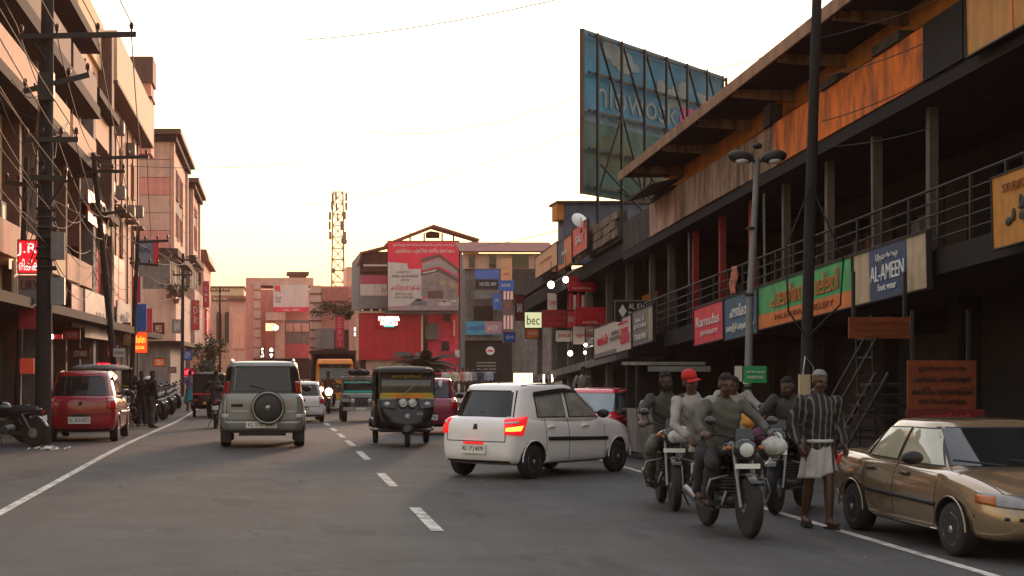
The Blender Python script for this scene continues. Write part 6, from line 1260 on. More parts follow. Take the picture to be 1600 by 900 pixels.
# ------------------------------------------------------------------ motorcycles (heading +y)
M['tank'] = mat('tank_black', (.014, .014, .016), .2, var=0, coat=.8); M['engine'] = mat('engine_metal', (.10, .10, .10), .45, .6, var=.3); M['seatv'] = mat('seat_vinyl', (.015, .014, .014), .6, var=.2, bump=.1)
def motorbike(name, label, loc, rz, group=None, guard=True, lean=0, tank='tank', plate='KL 17', lit=False):
    t = thing(name, label, 'motorbike', loc, rz, group); t.rotation_euler = (0, lean, rz)
    def wh(y, r):
        w = MB().lathe([(-.045, r * .78), (-.05, r * .9), (-.03, r * .98), (0, r), (.03, r * .98), (.05, r * .9), (.045, r * .78)], (0, 0, 0), 'x', 28).build('wheel', M['rubber'], t); w.location = (0, y, r)
        b = MB().lathe([(-.035, r * .80), (.035, r * .80), (.035, r * .70), (-.035, r * .70)], (0, 0, 0), 'x', 28, close=True)
        for k_ in range(6):
            a = k_ * math.pi / 3; b.tube([(0, math.cos(a) * .04, math.sin(a) * .04), (0, math.cos(a) * r * .72, math.sin(a) * r * .72)], .014, 5)
        b.lathe([(-.06, .05), (.06, .05)], (0, 0, 0), 'x', 12); b.build('rim', M['rim'], w)
        MB().lathe([(-.052, .11), (-.045, .11)], (0, 0, 0), 'x', 16).build('brake_disc', M['steel'], w)
    wh(.65, .31); wh(-.65, .31)
    for s_ in (-1, 1):
        MB().tube([(s_ * .085, .66, .31), (s_ * .085, .50, .72), (s_ * .085, .42, .95)], [.026, .026, .022], 8).build('fork', M['dullchrome'], t)
        MB().tube([(s_ * .08, -.65, .31), (s_ * .14, -.45, .72)], .028, 8).build('shock_absorber', M['dullchrome'], t)
        MB().tube([(s_ * .05, .42, 1.0), (s_ * .22, .40, 1.06), (s_ * .36, .30, 1.03)], .014, 6).build('handlebar', M['iron'], t); MB().tube([(s_ * .27, .36, 1.052), (s_ * .38, .285, 1.022)], .02, 8).build('grip', M['rubber'], t)
        m_ = MB().ball((s_ * .33, .42, 1.20), (.065, .02, .045), 12, 8).build('mirror', M['tank'], t); MB().tube([(s_ * .27, .38, 1.06), (s_ * .32, .41, 1.17)], .008, 5).build('mirror_arm', M['iron'], m_)
        MB().ball((s_ * .17, .52, .92), (.035, .04, .025), 10, 6).build('indicator', M['amber'], t)
        MB().tube([(s_ * .12, .0, .34), (s_ * .26, .02, .32)], .016, 6).build('foot_peg', M['rubber'], t)
        if guard:
            MB().tube([(s_ * .10, .30, .62), (s_ * .30, .33, .58), (s_ * .34, .33, .45), (s_ * .30, .32, .33), (s_ * .08, .26, .28)], .015, 6).build('crash_bar', M['dullchrome'], t)
    MB().tube([(0, .40, .98), (0, .1, .80), (0, -.35, .76)], .03, 8).build('frame', M['iron'], t); MB().tube([(0, .38, .90), (0, .28, .35), (0, -.12, .26), (0, -.65, .31)], .024, 8).build('down_tube', M['iron'], t)
    MB().loft([[(x * w * .13, y, z0 + (zz + 1) / 2 * h) for x, zz in ((-.5, -1), (.5, -1), (1, -.4), (.9, .5), (.4, 1), (-.4, 1), (-.9, .5), (-1, -.4))] for y, w, z0, h in ((-.12, .55, .78, .09), (-.04, .95, .77, .17), (.12, 1.15, .77, .22), (.27, 1.1, .79, .20), (.36, .6, .84, .11))]).build('tank', M[tank], t)
    MB().loft([[(x * w, y, z + zz * h) for x, zz in ((-1, -.5), (1, -.5), (1.05, .2), (.7, 1), (-.7, 1), (-1.05, .2))] for y, w, z, h in ((-.76, .07, .82, .05), (-.68, .11, .81, .07), (-.35, .13, .78, .07), (-.15, .11, .76, .06), (-.08, .08, .77, .05))]).build('seat', M['seatv'], t)
    e = MB()
    for i in range(6): e.box((0, .12 + .008 * i, .40 + .035 * i), (.26, .20, .018), rx=.15)
    e.ball((0, .05, .36), (.15, .18, .11), 14, 9); e.lathe([(-.17, .10), (.17, .10)], (0, -.02, .36), 'x', 18); e.build('engine', M['engine'], t)
    MB().tube([(.10, .25, .45), (.15, .28, .30), (.17, .0, .24), (.18, -.25, .27), (.19, -.80, .40)], [.022, .022, .026, .045, .05], 10).build('exhaust', M['dullchrome'], t)
    MB().loft([[(-.075, y, z), (.075, y, z), (.05, y, z + .02), (-.05, y, z + .02)] for y, z in [(.65 + .34 * math.cos(a), .31 + .34 * math.sin(a)) for a in (.85, 1.1, 1.4, 1.7, 2.0, 2.4)]]).build('front_mudguard', M[tank], t)
    MB().loft([[(-.08, y, z), (.08, y, z), (.05, y, z + .02), (-.05, y, z + .02)] for y, z in [(-.65 + .36 * math.cos(a), .33 + .36 * math.sin(a)) for a in (.9, 1.4, 1.9, 2.4, 2.9)]]).build('rear_mudguard', M[tank], t)
    MB().loft([[(-.11, -.1, .58), (.11, -.1, .58), (.11, -.1, .75), (-.11, -.1, .75)], [(-.10, -.5, .66), (.10, -.5, .66), (.10, -.5, .78), (-.10, -.5, .78)], [(-.05, -.85, .78), (.05, -.85, .78), (.05, -.85, .84), (-.05, -.85, .84)]]).build('side_panel', M[tank], t)
    hd = MB().loft([[(x * w, y, .90 + zz * h) for x, zz in ((-.6, -1), (.6, -1), (1, -.2), (.9, .7), (.4, 1), (-.4, 1), (-.9, .7), (-1, -.2))] for y, w, h in ((.42, .07, .08), (.50, .12, .13), (.56, .11, .11), (.58, .09, .09))]).build('headlamp_cowl', M[tank], t)
    MB().lathe([(.0, .078), (.015, .07), (.02, .02)], (0, .575, .90), 'y', 18).build('head_lamp', M['lit'] if lit else M['lamp'], hd)
    MB().hexa([(-.10, .52, 1.0), (.10, .52, 1.0), (.10, .50, 1.0), (-.10, .50, 1.0), (-.08, .47, 1.12), (.08, .47, 1.12), (.08, .45, 1.12), (-.08, .45, 1.12)]).build('visor', M['glass'], t)
    p_ = MB().bb(-.13, .13, .60, .612, .71, .76).build('number_plate', M['plate'], t)
    MB().bb(-.05, .05, -.92, -.89, .74, .80).build('tail_lamp', M['taillamp'], t); MB().bb(-.09, .09, -.94, -.925, .56, .68).build('rear_plate', M['plate'], t)
    MB().tube([(-.14, .1, .26), (-.26, -.02, .02)], .012, 5).build('side_stand', M['iron'], t)
    return t

# ------------------------------------------------------------------ people
def V3(*a): return Vector(a)
def person(name, label, loc, rz, J, shirt=None, legs=None, sleeve='full', beard=False, moustache=False, hat=None, hair=True, shirt_len=.10, cat='person', group=None, vox=.0115, skirt=None, sandals=True, grip=True, female=False, lean=0):
    """J: joint positions, facing +y. One continuous body surface (voxel union of tapered limbs); hair and clothes are children."""
    t = thing(name, label, cat, loc, rz, group)
    pel, ch, nk, hd = (V3(*J[k]) for k in ('pel', 'ch', 'nk', 'hd'))
    up = (hd - nk).normalized(); fw = V3(*J.get('fw', (0, 1, 0))).normalized(); rt = fw.cross(up).normalized(); fw = up.cross(rt).normalized()
    HM = Matrix((rt, fw, up)).transposed()
    def H(x, y, z): return hd + HM @ V3(x, y, z)
    def torso(b, grow=0, z0=0., z1=1.):
        ax = (V3(*J['shR']) - V3(*J['shL'])).normalized(); pts = [pel - V3(0, 0, .07), pel, pel.lerp(ch, .5), ch, ch.lerp(nk, .6), nk + V3(0, 0, .0)]
        rx = [.135, .155, .148, .172, .15, .062]; ry = [.09, .105, .10, .118, .095, .06]
        rings = []
        for i, (p, a, c) in enumerate(zip(pts, rx, ry)):
            d = (pts[min(i + 1, 5)] - pts[max(i - 1, 0)]).normalized(); f = d.cross(ax) * -1; f.normalize()
            rings.append([p + ax * math.cos(2 * math.pi * k / 16) * (a + grow) + f * math.sin(2 * math.pi * k / 16) * (c + grow) for k in range(16)])
        b.loft(rings)
    def limb(b, ks, rr, grow=0):
        P_ = [V3(*J[k]) if isinstance(k, str) else k for k in ks]
        b.tube(P_, [r + grow for r in rr], 10)
        for p, r in zip(P_, rr): b.ball(p, r + grow, 10, 7)
    b = MB(); torso(b)
    b.tube([nk - up * .04, hd - up * .06], [.058, .052], 12)
    b.ball(H(0, -.01, .035), (.078, .095, .09), 16, 12) if 0 else None
    def hb(x, y, z, r, n=14, m=10):
        k0 = len(b.v); b.ball((0, 0, 0), r, n, m)
        for i in range(k0, len(b.v)): b.v[i] = tuple(H(x, y, z) + HM @ Vector(b.v[i]))
    hb(0, -.008, .035, (.077, .094, .088)); hb(0, .022, -.035, (.058, .066, .075)); hb(0, .058, -.082, (.03, .026, .022))     # skull, face, chin
    hb(0, .098, -.012, (.013, .016, .022), 8, 6); hb(0, .094, .01, (.010, .012, .03), 8, 6); hb(0, .080, -.048, (.026, .016, .012), 8, 6)   # nose, mouth
    hb(0, .075, .028, (.055, .018, .012), 10, 6)
    for s_ in (-1, 1): hb(s_ * .078, -.008, -.008, (.012, .02, .032), 8, 6); hb(s_ * .04, .06, -.03, (.025, .022, .025), 8, 6)
    for s_, S in ((-1, 'L'), (1, 'R')):
        sh, el, wr = (V3(*J[k + S]) for k in ('sh', 'el', 'wr'))
        limb(b, [ch.lerp(sh, .6), sh, sh.lerp(el, .5), el, el.lerp(wr, .35), wr], [.05, .054, .045, .038, .039, .025])
        d = (wr - el).normalized(); hdv = V3(*J['hand' + S]).normalized() if 'hand' + S in J else d; side = V3(*J.get('palm' + S, (0, 0, -1)))
        n_ = side - hdv * side.dot(hdv); n_.normalize(); w_ = hdv.cross(n_)
        pal = wr + hdv * .045
        b.ball(wr + hdv * .02, .027, 8, 6)
        b.tube([wr + hdv * .01 - w_ * .018, pal - w_ * .022, wr + hdv * .085 - w_ * .024], [.02, .021, .017], 8); b.tube([wr + hdv * .01 + w_ * .018, pal + w_ * .022, wr + hdv * .085 + w_ * .024], [.02, .021, .017], 8)
        for k_, (o_, ln) in enumerate(((-.033, .062), (-.011, .075), (.011, .070), (.033, .055))):     # four curled fingers
            q = wr + hdv * .088 + w_ * o_; cu = 1.0 if grip else .45
            q1 = q + (hdv * (1 - .3 * cu) + n_ * .55 * cu) * ln * .5; q2 = q1 + (hdv * (.55 - .6 * cu) + n_ * .9 * cu) * ln * .42; q3 = q2 + (hdv * (.2 - .7 * cu) + n_ * .5 * cu) * ln * .3
            b.tube([q, q1, q2, q3], [.0115, .011, .010, .008], 7)
        ts = -1 if S == 'L' else 1
        b.tube([wr + hdv * .02 - w_ * .03 * ts, wr + hdv * .055 - w_ * .055 * ts + n_ * .012, wr + hdv * .085 - w_ * .052 * ts + n_ * .035], [.016, .013, .010], 7)
        hp, kn, an, to_ = (V3(*J[k + S]) for k in ('hip', 'kn', 'an', 'to'))
        limb(b, [pel.lerp(hp, .7), hp, hp.lerp(kn, .5), kn, kn.lerp(an, .3), an], [.10, .098, .08, .056, .058, .038])
        fd = (to_ - an); b.ball(an + fd * .05 - V3(0, 0, .025), .042, 10, 7)
        f0 = an - V3(0, 0, .04) - fd.normalized() * .03
        b.tube([f0, an + fd * .55 - V3(0, 0, .045 * (1 if fd.z > -.03 else .3)), to_], [.042, .042, .03], 9)
    me = baked(b.mesh('body'), [('REMESH', {'mode': 'VOXEL', 'voxel_size': vox, 'use_smooth_shade': True}), ('SMOOTH', {'factor': .5, 'iterations': 2})])
    me.materials.clear(); me.materials.append(M['skin']); body = link(bpy.data.objects.new('body', me), t)
    def shell(nm, fn, m, fold=.010, vx=None):
        c = MB(); fn(c); me = baked(c.mesh(nm), [('REMESH', {'mode': 'VOXEL', 'voxel_size': vx or vox * 1.25, 'use_smooth_shade': True}), ('SMOOTH', {'factor': .5, 'iterations': 3})])
        rn = random.Random(hash(nm) % 97)
        ph = [rn.uniform(0, 6) for _ in range(4)]
        for v in me.vertices:                      # cloth folds
            x, y, z = v.co; v.co += v.normal * fold * (math.sin(x * 38 + z * 21 + ph[0]) * .4 + math.sin(z * 55 - x * 20 + y * 30 + ph[1]) * .35 + math.sin(y * 47 + z * 12 + ph[2]) * .3)
        me.materials.clear(); me.materials.append(m); return link(bpy.data.objects.new(nm, me), t)
    if shirt:
        def sf(c):
            torso(c, .018)
            for S in 'LR':
                sh, el, wr = (V3(*J[k + S]) for k in ('sh', 'el', 'wr'))
                e_ = el.lerp(wr, .82) if sleeve == 'full' else sh.lerp(el, .92)
                if sleeve == 'full': limb(c, [ch.lerp(sh, .6), sh, sh.lerp(el, .5), el, e_], [.05, .056, .048, .042, .034], .012)
                else: limb(c, [ch.lerp(sh, .6), sh, sh.lerp(el, .5), e_], [.05, .056, .052, .05], .014)
            c.tube([nk - up * .03, nk + up * .022], [.085, .066], 14)
            ax = (V3(*J['shR']) - V3(*J['shL'])).normalized(); p1 = pel - V3(0, 0, shirt_len); rings = []
            for p, a, q in ((pel + V3(0, 0, .05), .168, .122), (p1, .178, .13)): rings.append([p + ax * math.cos(2 * math.pi * k / 16) * a + V3(0, 1, 0) * math.sin(2 * math.pi * k / 16) * q for k in range(16)])
            c.loft(rings)
        shell('shirt', sf, shirt)
        cl = MB()
        for s_ in (-1, 1):
            cl.tube([nk + HM @ V3(s_ * .065, -.03, .02), nk + HM @ V3(s_ * .055, .055, .0), nk + HM @ V3(s_ * .03, .10, -.055)], [.012, .018, .010], 7)
        cl.tube([nk + HM @ V3(-.065, -.03, .025), nk + HM @ V3(0, -.075, .035), nk + HM @ V3(.065, -.03, .025)], .014, 7); cl.build('collar', shirt, t)
    if legs:
        def lf(c):
            for S in 'LR':
                hp, kn, an = (V3(*J[k + S]) for k in ('hip', 'kn', 'an'))
                limb(c, [pel.lerp(hp, .7), hp, hp.lerp(kn, .5), kn, kn.lerp(an, .5), kn.lerp(an, .93)], [.105, .10, .083, .064, .062, .055], .014)
            c.ball(pel, (.15, .11, .12), 14, 9)
        shell('trousers', lf, legs)
    if skirt:
        zt, zb, m, flare = skirt; c = MB(); rings = []
        for i in range(15):
            u = i / 14; z = zt + (zb - zt) * u; r = []
            for k in range(56):
                a = 2 * math.pi * k / 56; fold = 1 + (.02 + .10 * u) * math.sin(a * 9 + u * 2.2) + .05 * u * math.sin(a * 17 - 1.5 * u)
                sway = .05 * u * math.sin(a * 2 + .6)
                r.append((pel.x * (1 - u * .3) + math.cos(a) * (.150 + flare * u ** 1.2) * fold, pel.y + math.sin(a) * (.115 + flare * .72 * u ** 1.2) * fold, z - sway + (.03 * math.sin(a * 3) * u)))
            rings.append(r)
        c.loft(rings, True, False); me = baked(c.mesh('wrap'), [('SOLIDIFY', {'thickness': .008})]); me.materials.append(m); link(bpy.data.objects.new('waist_cloth', me), t)
        MB().tube([(pel.x + .155 * math.cos(a), pel.y + .118 * math.sin(a), zt + .0) for a in [2 * math.pi * k / 24 for k in range(25)]], .022, 8).build('waist_roll', m, t)
    if hair:
        c = MB(); c.ball((0, 0, 0), (.081, .099, .094), 26, 18)
        keep = MB(); idx = {}
        for f in c.f:
            ps = [Vector(c.v[i]) for i in f]; cc = sum(ps, Vector()) / len(ps)
            if cc.z > .018 + .22 * (cc.y + .02) if not female else (cc.z > -.02 or cc.y < -.02) and not (cc.y > .06 and cc.z < .05): keep.add([H(p.x * (1 + .05 * math.sin(p.y * 90 + p.x * 70)), -.010 + p.y, .040 + p.z * (1 + .06 * math.sin(p.x * 110 + p.y * 60))) for p in ps], [tuple(range(len(ps)))], True)
        me = keep.mesh('hair', False); bm_ = bmesh.new(); bm_.from_mesh(me); bmesh.ops.remove_doubles(bm_, verts=bm_.verts, dist=1e-3); bm_.to_mesh(me); bm_.free()
        me = baked(me, [('SOLIDIFY', {'thickness': .010, 'offset': -1})]); me.materials.clear(); me.materials.append(M['hair'] if not hat == 'grey' else mat('grey_hair', (.16, .15, .14), .6, var=.3, scale=30)); link(bpy.data.objects.new('hair', me), t)
    if hat == 'red':
        c = MB(); rings = []
        for k, (r, z) in enumerate(((.088, .045), (.09, .075), (.078, .115), (.045, .138), (.01, .145))): rings.append([H(math.cos(2 * math.pi * i / 20) * r * .92, -.01 + math.sin(2 * math.pi * i / 20) * r * 1.12, z) for i in range(20)])
        c.loft(rings); o = c.build('cap', mat('red_cap', (.42, .015, .012), .8, var=.15), t)
        p = MB(); p.loft([[H(x * .06, .08 + .0, .05), H(x * .075, .155, .035), H(x * .075, .155, .028), H(x * .06, .08, .038)] for x in (-1, -.5, 0, .5, 1)], True); p.build('cap_peak', mat('red_cap'), t)
    for s_ in (-1, 1):
        c = MB(); c.ball(H(s_ * .033, .0835, .008), (.011, .009, .005), 10, 7); e_ = c.build('eye', mat('eye_white', (.3, .27, .25), .4, var=0), t); MB().ball(H(s_ * .033, .089, .008), .0055, 8, 6).build('pupil', M['ink'], e_)
        MB().tube([H(s_ * .014, .095, .030), H(s_ * .035, .094, .036), H(s_ * .056, .080, .028)], .005, 5).build('eyebrow', M['hair'], t)
    MB().tube([H(-.022, .092, -.046), H(0, .098, -.045), H(.022, .092, -.046)], [.004, .006, .004], 6).build('lips', mat('lips', (.12, .04, .035), .5, var=0), t)
    if moustache or beard: MB().tube([H(-.032, .086, -.040), H(-.012, .098, -.032), H(.012, .098, -.032), H(.032, .086, -.040)], [.005, .009, .009, .005], 6).build('moustache', M['hair'], t)
    if beard:
        c = MB()
        for s_ in (-1, 1): c.tube([H(s_ * .076, .0, -.005), H(s_ * .066, .035, -.055), H(s_ * .04, .07, -.085), H(0, .082, -.095)], [.012, .02, .024, .024], 8)
        c.build('beard', M['hair'], t)
    if sandals:
        for S in 'LR':
            an, to_ = V3(*J['an' + S]), V3(*J['to' + S]); d = (to_ - an); d.z = 0; d.normalize(); sd = V3(d.y, -d.x, 0); h = an - d * .07; z = min(to_.z, an.z - .07) - .035
            c = MB(); pts = [h - sd * .035, h + sd * .035, to_ + sd * .05 - d * .03, to_ + d * .05, to_ - sd * .05 - d * .03]
            c.prism([(p.x, p.y) for p in pts], 'z', z, z + .022); c.tube([an + sd * .05 + d * .05 - V3(0, 0, .075), an + d * .09 - V3(0, 0, .025), an - sd * .05 + d * .05 - V3(0, 0, .075)], .012, 6); c.build('sandal', M['blackmat'], t)
    return t
RIDE = dict(pel=(0, -.20, .86), ch=(0, -.12, 1.22), nk=(0, -.09, 1.41), hd=(0, -.05, 1.56), shL=(-.195, -.10, 1.35), shR=(.195, -.10, 1.35), elL=(-.36, .06, 1.15), elR=(.36, .06, 1.15), wrL=(-.345, .25, 1.07), wrR=(.345, .25, 1.07),
            handL=(.05, .9, -.1), handR=(-.05, .9, -.1), hipL=(-.10, -.18, .82), hipR=(.10, -.18, .82), knL=(-.24, .22, .74), knR=(.24, .22, .74), anL=(-.22, -.02, .36), anR=(.22, -.02, .36), toL=(-.23, .15, .31), toR=(.23, .15, .31))
PIL = dict(pel=(0, -.46, .92), ch=(.03, -.38, 1.27), nk=(.04, -.36, 1.46), hd=(.05, -.33, 1.61), shL=(-.15, -.37, 1.40), shR=(.22, -.37, 1.40), elL=(-.26, -.26, 1.16), elR=(.34, -.26, 1.14), wrL=(-.22, -.04, 1.06), wrR=(.25, -.05, 1.02),
           hipL=(-.10, -.44, .88), hipR=(.10, -.44, .88), knL=(-.26, -.05, .80), knR=(.26, -.05, .80), anL=(-.24, -.25, .42), anR=(.24, -.25, .42), toL=(-.25, -.09, .36), toR=(.25, -.09, .36))
def moved(J, **k): d = dict(J); d.update(k); return d
tz = lambda n, c=None, **k: mat(n, c, .85, var=.2, scale=6, **k)
GB = 'motorbikes ridden up the right lane'
# front bike, its rider and the pillion in the red cap
B2 = (4.86, 17.75, 0); r2 = R(180 + 4)
motorbike('motorbike', 'black motorbike nearest the camera with chrome crash bars', B2, r2, GB)
person('person', 'rider in a pale olive shirt on the nearest black motorbike', B2, r2, RIDE, tz('olive_shirt', (.085, .08, .064)), tz('dark_trousers', (.035, .033, .032)), moustache=True, beard=False)
person('person', 'pillion passenger in a red cap and white shirt behind the olive shirted rider', B2, r2, moved(PIL, pel=(.08, -.52, .92), ch=(.17, -.46, 1.26), nk=(.24, -.44, 1.44), hd=(.27, -.42, 1.59), shL=(.03, -.45, 1.38), shR=(.41, -.45, 1.38), elR=(.48, -.3, 1.12), wrR=(.38, -.1, 1.0), elL=(-.1, -.34, 1.14)), tz('white_shirt', (.30, .27, .25)), tz('dark_trousers'), hat='red', hair=True)
B1 = (4.96, 20.85, 0); r1 = R(180 - 6)
motorbike('motorbike', 'black motorbike following close to the white hatchback bonnet', B1, r1, GB)
person('person', 'rider in a dark grey t-shirt on the motorbike beside the white hatchback', B1, r1, moved(RIDE, hd=(.02, -.04, 1.57)), tz('charcoal_shirt', (.05, .046, .04)), tz('khaki_trousers', (.10, .09, .07)), sleeve='half', beard=True)
B3 = (6.32, 20.35, 0); r3 = R(180 - 31)
motorbike('motorbike', 'motorbike slewed across the edge line with chrome fork behind the nearest bike', B3, r3, GB)
person('person', 'bearded rider in a dark shirt on the slewed motorbike by the striped man', B3, r3, moved(RIDE, hd=(.03, -.06, 1.50), nk=(.01, -.10, 1.36), fw=(.35, 1, -.1)), tz('dark_shirt', (.035, .033, .032)), tz('dark_trousers'), beard=True)
B4 = (6.55, 23.6, 0)
motorbike('motorbike', 'motorbike half hidden behind the slewed bike and the street lamp', B4, R(180 - 8), GB)
person('person', 'man in a white shirt riding behind the slewed motorbike', B4, R(180 - 8), moved(RIDE, hd=(0, -.03, 1.48), nk=(0, -.08, 1.34)), tz('offwhite_shirt', (.28, .26, .24)), tz('dark_trousers'))
# bags and parcels carried on the bikes
for lab, lc, mcol in (('white carrier bag hung on the handlebar of the bike by the hatchback', (4.98, 20.15, .93), (.5, .48, .46)), ('crumpled white bag on the handlebar of the nearest bike', (5.22, 17.3, .93), (.45, .43, .4)), ('purple cloth bundle behind the nearest bike handlebar', (5.28, 18.0, 1.0), (.12, .03, .07)), ('orange yellow bag between the nearest rider and the slewed bike', (5.35, 18.9, 1.12), (.55, .22, .03))):
    rn = random.Random(len(lab)); b = MB().ball((0, 0, 0), (.13, .10, .10), 18, 12); b.v = [tuple(Vector(p) * (1 + rn.uniform(-.14, .14))) for p in b.v]
    o = b.build('carry_bag', mat('bag_%d' % len(lab), mcol, .6, var=.3, scale=12)); o.location = lc; tag(o, lab, 'bag')
    MB().tube([(-.06, 0, .08), (0, 0, .17), (.06, 0, .08)], .008, 5).build('handle', M['blackmat'], o)
# the man crossing in a striped shirt and folded white mundu
m = mat('striped_shirt', (.03, .026, .026), .85, var=.1); t_ = m.node_tree; bs = t_.nodes['Principled BSDF']
tc_ = t_.nodes.new('ShaderNodeTexCoord'); wv = t_.nodes.new('ShaderNodeTexWave'); wv.bands_direction = 'X'; wv.inputs['Scale'].default_value = 4.6; wv.inputs['Distortion'].default_value = .5; wv.inputs['Detail'].default_value = 1
rp_ = t_.nodes.new('ShaderNodeValToRGB'); rp_.color_ramp.elements[0].position = .78; rp_.color_ramp.elements[0].color = (.016, .014, .014, 1); rp_.color_ramp.elements[1].position = .92; rp_.color_ramp.elements[1].color = (.13, .115, .10, 1)
t_.links.new(tc_.outputs['Object'], wv.inputs['Vector']); t_.links.new(wv.outputs['Fac'], rp_.inputs[0]); t_.links.new(rp_.outputs[0], bs.inputs['Base Color'])
WALK = dict(pel=(0, 0, .90), ch=(0, .02, 1.25), nk=(0, .02, 1.43), hd=(0, .05, 1.575), shL=(-.205, .02, 1.37), shR=(.205, .02, 1.37), elL=(-.285, -.05, 1.10), elR=(.30, .0, 1.10), wrL=(-.27, .10, .87), wrR=(.27, .14, .88), palmL=(1, 0, 0), palmR=(-1, 0, 0),
            hipL=(-.09, 0, .86), hipR=(.09, 0, .86), knL=(-.085, .10, .47), knR=(.09, -.02, .46), anL=(-.07, .13, .085), anR=(.08, -.14, .10), toL=(-.085, .30, .04), toR=(.10, .02, .04))
person('person', 'man in a dark striped shirt and white folded waistcloth crossing by the sedan', (5.95, 18.15, .02), R(180 + 8), WALK, m, None, sleeve='full', moustache=True, hat='grey', skirt=(.93, .55, mat('white_mundu', (.46, .42, .39), .85, var=.25, scale=6), .055), shirt_len=.05, grip=False)
# ------------------------------------------------------------------ parked bikes and people on the left
GP = 'motorbikes parked along the left kerb'
first = None
spots = [(214, 49, 8), (238, 53, 25), (248, 56, 20), (256, 59, 28), (263, 61, 22), (268, 65, 30), (274, 69, 24), (279, 74, 30)]
labs = ['parked motorbike nearest of the left row beside the standing man', 'second parked motorbike along the left row', 'third parked motorbike along the left row', 'fourth parked motorbike along the left row', 'fifth parked motorbike along the left row', 'sixth parked motorbike along the left row', 'seventh parked motorbike along the left row', 'last and smallest parked motorbike of the left row']
for (px, y, a), lb_ in zip(spots, labs):
    loc = (XP(px, y) - .3, y, gz(y))
    if first is None: first = motorbike('parked_motorbike', lb_, loc, R(180 + a), GP, lean=.1); o = first
    else: o = copy_tree(first)
    o.location = loc; o.rotation_euler = (0, .1, R(180 + a)); o['label'] = lb_
motorbike('parked_motorbike', 'dark motorbike parked in the gloom at the left edge before the pole', (-5.75, 36.2, gz(36)), R(70), 'bikes parked at the left edge', lean=-.08)
motorbike('parked_motorbike', 'second dark motorbike at the very left edge of the photo', (-6.2, 37.6, gz(37)), R(84), 'bikes parked at the left edge', lean=-.08)
Bs = (XP(337, 49), 49.6, gz(49)); motorbike('motorbike', 'small motorbike with white rear plate riding left of the silver van', Bs, R(0), guard=False)
person('person', 'rider in dark clothes on the small bike left of the silver van', Bs, 0, RIDE, tz('dark_shirt'), tz('dark_trousers'), vox=.02)
Bt = (XP(514, 66), 66.8, gz(66)); motorbike('motorbike', 'motorbike with glaring headlamp before the orange truck', Bt, R(180), guard=False, lit=True)
person('person', 'rider in dark clothes behind the glaring headlamp by the orange truck', Bt, R(180), RIDE, tz('brown_shirt', (.10, .05, .03)), tz('dark_trousers'), vox=.02)
hl = thing('headlamp_glare', 'round red orange lamp glaring on the motorbike before the truck', 'light bulb', (Bt[0], Bt[1] - .63, ZP(612, 66.2)))
MB().ball((0, 0, 0), (.15, .04, .15), 16, 10).build('lens', mat('red_glare', (1, .25, .12), .3, var=0, emit=7, ecol=(1, .42, .25)), hl)
STAND = moved(WALK, knL=(-.10, .02, .47), knR=(.10, .0, .47), anL=(-.10, 0, .085), anR=(.10, 0, .085), toL=(-.12, .17, .04), toR=(.12, .17, .04), wrL=(-.26, .06, .84), wrR=(.26, .06, .84))
person('person', 'man in a black shirt and grey trousers standing on the left edge line', (XP(236, 49.5), 49.5, gz(49.5)), R(-60), STAND, tz('black_shirt', (.016, .015, .015)), tz('grey_trousers', (.085, .08, .075)), vox=.014, grip=False)
person('person', 'man with a white helmet among the parked bikes behind the black shirted man', (XP(222, 51), 51, gz(51)), R(170), STAND, tz('black_shirt'), tz('dark_trousers'), vox=.018, grip=False)
he = MB().ball((0, 0, 0), (.13, .15, .13), 16, 10).build('helmet', M['white']); he.location = (XP(231, 50.5), 50.5, ZP(594, 50.5)); tag(he, 'white helmet resting on a bike mirror beside the black shirted man', 'helmet'); MB().bb(-.1, .1, -.15, -.1, -.06, .03).build('visor', M['glass'], he)
person('person', 'woman in a teal dress and mauve shawl walking on the left edge line', (XP(297, 70), 70, gz(70)), R(10), STAND, tz('mauve_shawl', (.16, .10, .20)), tz('rose_salwar', (.35, .10, .08)), skirt=(1.0, .38, tz('teal_dress', (.02, .28, .32)), .10), vox=.02, female=True, grip=False)
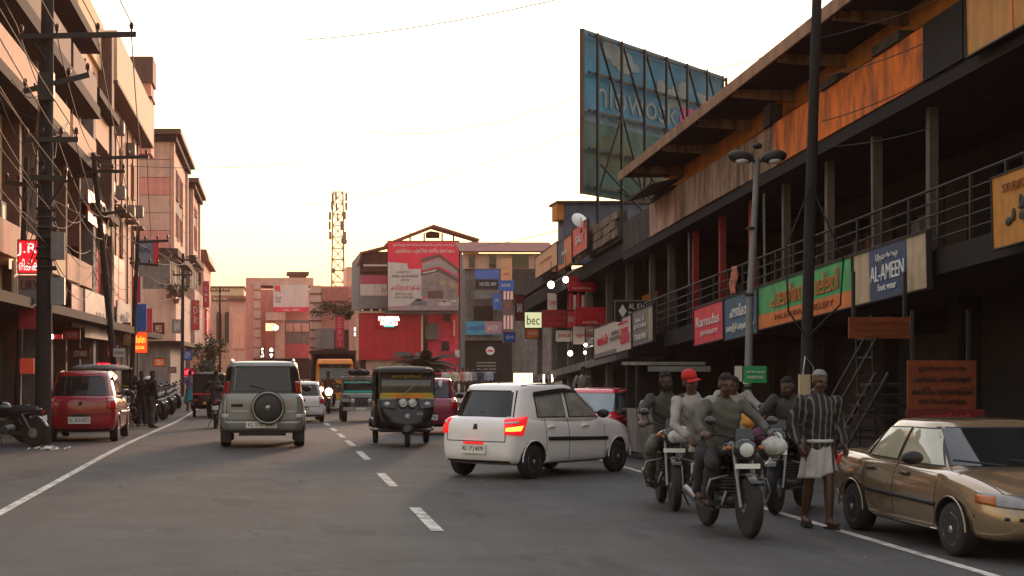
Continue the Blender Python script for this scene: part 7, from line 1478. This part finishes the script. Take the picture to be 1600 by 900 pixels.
cols = [('white', (.55, .52, .5)), ('cream', (.5, .42, .3)), ('rose', (.45, .16, .14)), ('white_b', (.6, .58, .55)), ('grey', (.2, .2, .2)), ('navy', (.03, .04, .08)), ('pale_blue', (.3, .35, .42))]
for i, (px, (nm, c), h_) in enumerate(zip((697, 711, 722, 730, 738, 752, 764), cols, (1, 1.02, .98, 1.03, .95, 1.0, 1))):
    y = 104 + (i * 37 % 9)
    p_ = person('person', '%s pedestrian in a %s shirt in the cluster before the hotel block' % (['first', 'second', 'third', 'fourth', 'fifth', 'sixth', 'last'][i], nm.replace('_b', '').replace('_', ' ')), (XP(px, y), y, gz(y)), R(150 + 40 * (i % 3)), STAND, tz('crowd_' + nm, c), tz('dark_trousers'), vox=.03, grip=False, sandals=False, group='pedestrians before the hotel block')
person('person', 'man in a pale shirt standing in the shop doorway past the white hatchback', (XP(910, 52), 52, gz(52) + .14), R(200), STAND, tz('white_shirt'), tz('dark_trousers'), vox=.018, grip=False)
# rubbish heap by the pole
rb = MB(); rn = random.Random(11)
for i in range(26):
    s_ = rn.uniform(.02, .06); rb.box((rn.gauss(0, .2), rn.gauss(0, .16), s_ * .7), (s_ * 1.8, s_ * 1.2, s_ * .5), rz=rn.random() * 3, rx=rn.gauss(0, .7), ry=rn.gauss(0, .5))
rb = rb.build('litter_heap', M['swhite']); rb.location = (XP(78, 34.5), 34.5, gz(34)); tag(rb, 'small heap of white rubbish at the foot of the thick pole', kind='stuff')
bpy.data.scenes.remove(WORK)
# ------------------------------------------------------------------ evening haze
hz = MB().bb(-920, 920, -80, 1520, -1.6, 48).build('haze', None if 0 else bpy.data.materials.new('haze_air'))
hm = hz.data.materials[0]; hm.use_nodes = True; hn = hm.node_tree; hn.nodes.clear()
pv = hn.nodes.new('ShaderNodeVolumePrincipled'); pv.inputs['Color'].default_value = (1, .55, .45, 1); pv.inputs['Density'].default_value = .0003; pv.inputs['Anisotropy'].default_value = .35
ho = hn.nodes.new('ShaderNodeOutputMaterial'); hn.links.new(pv.outputs[0], ho.inputs['Volume'])
tag(hz, 'pinkish evening haze hanging over the street', kind='stuff')
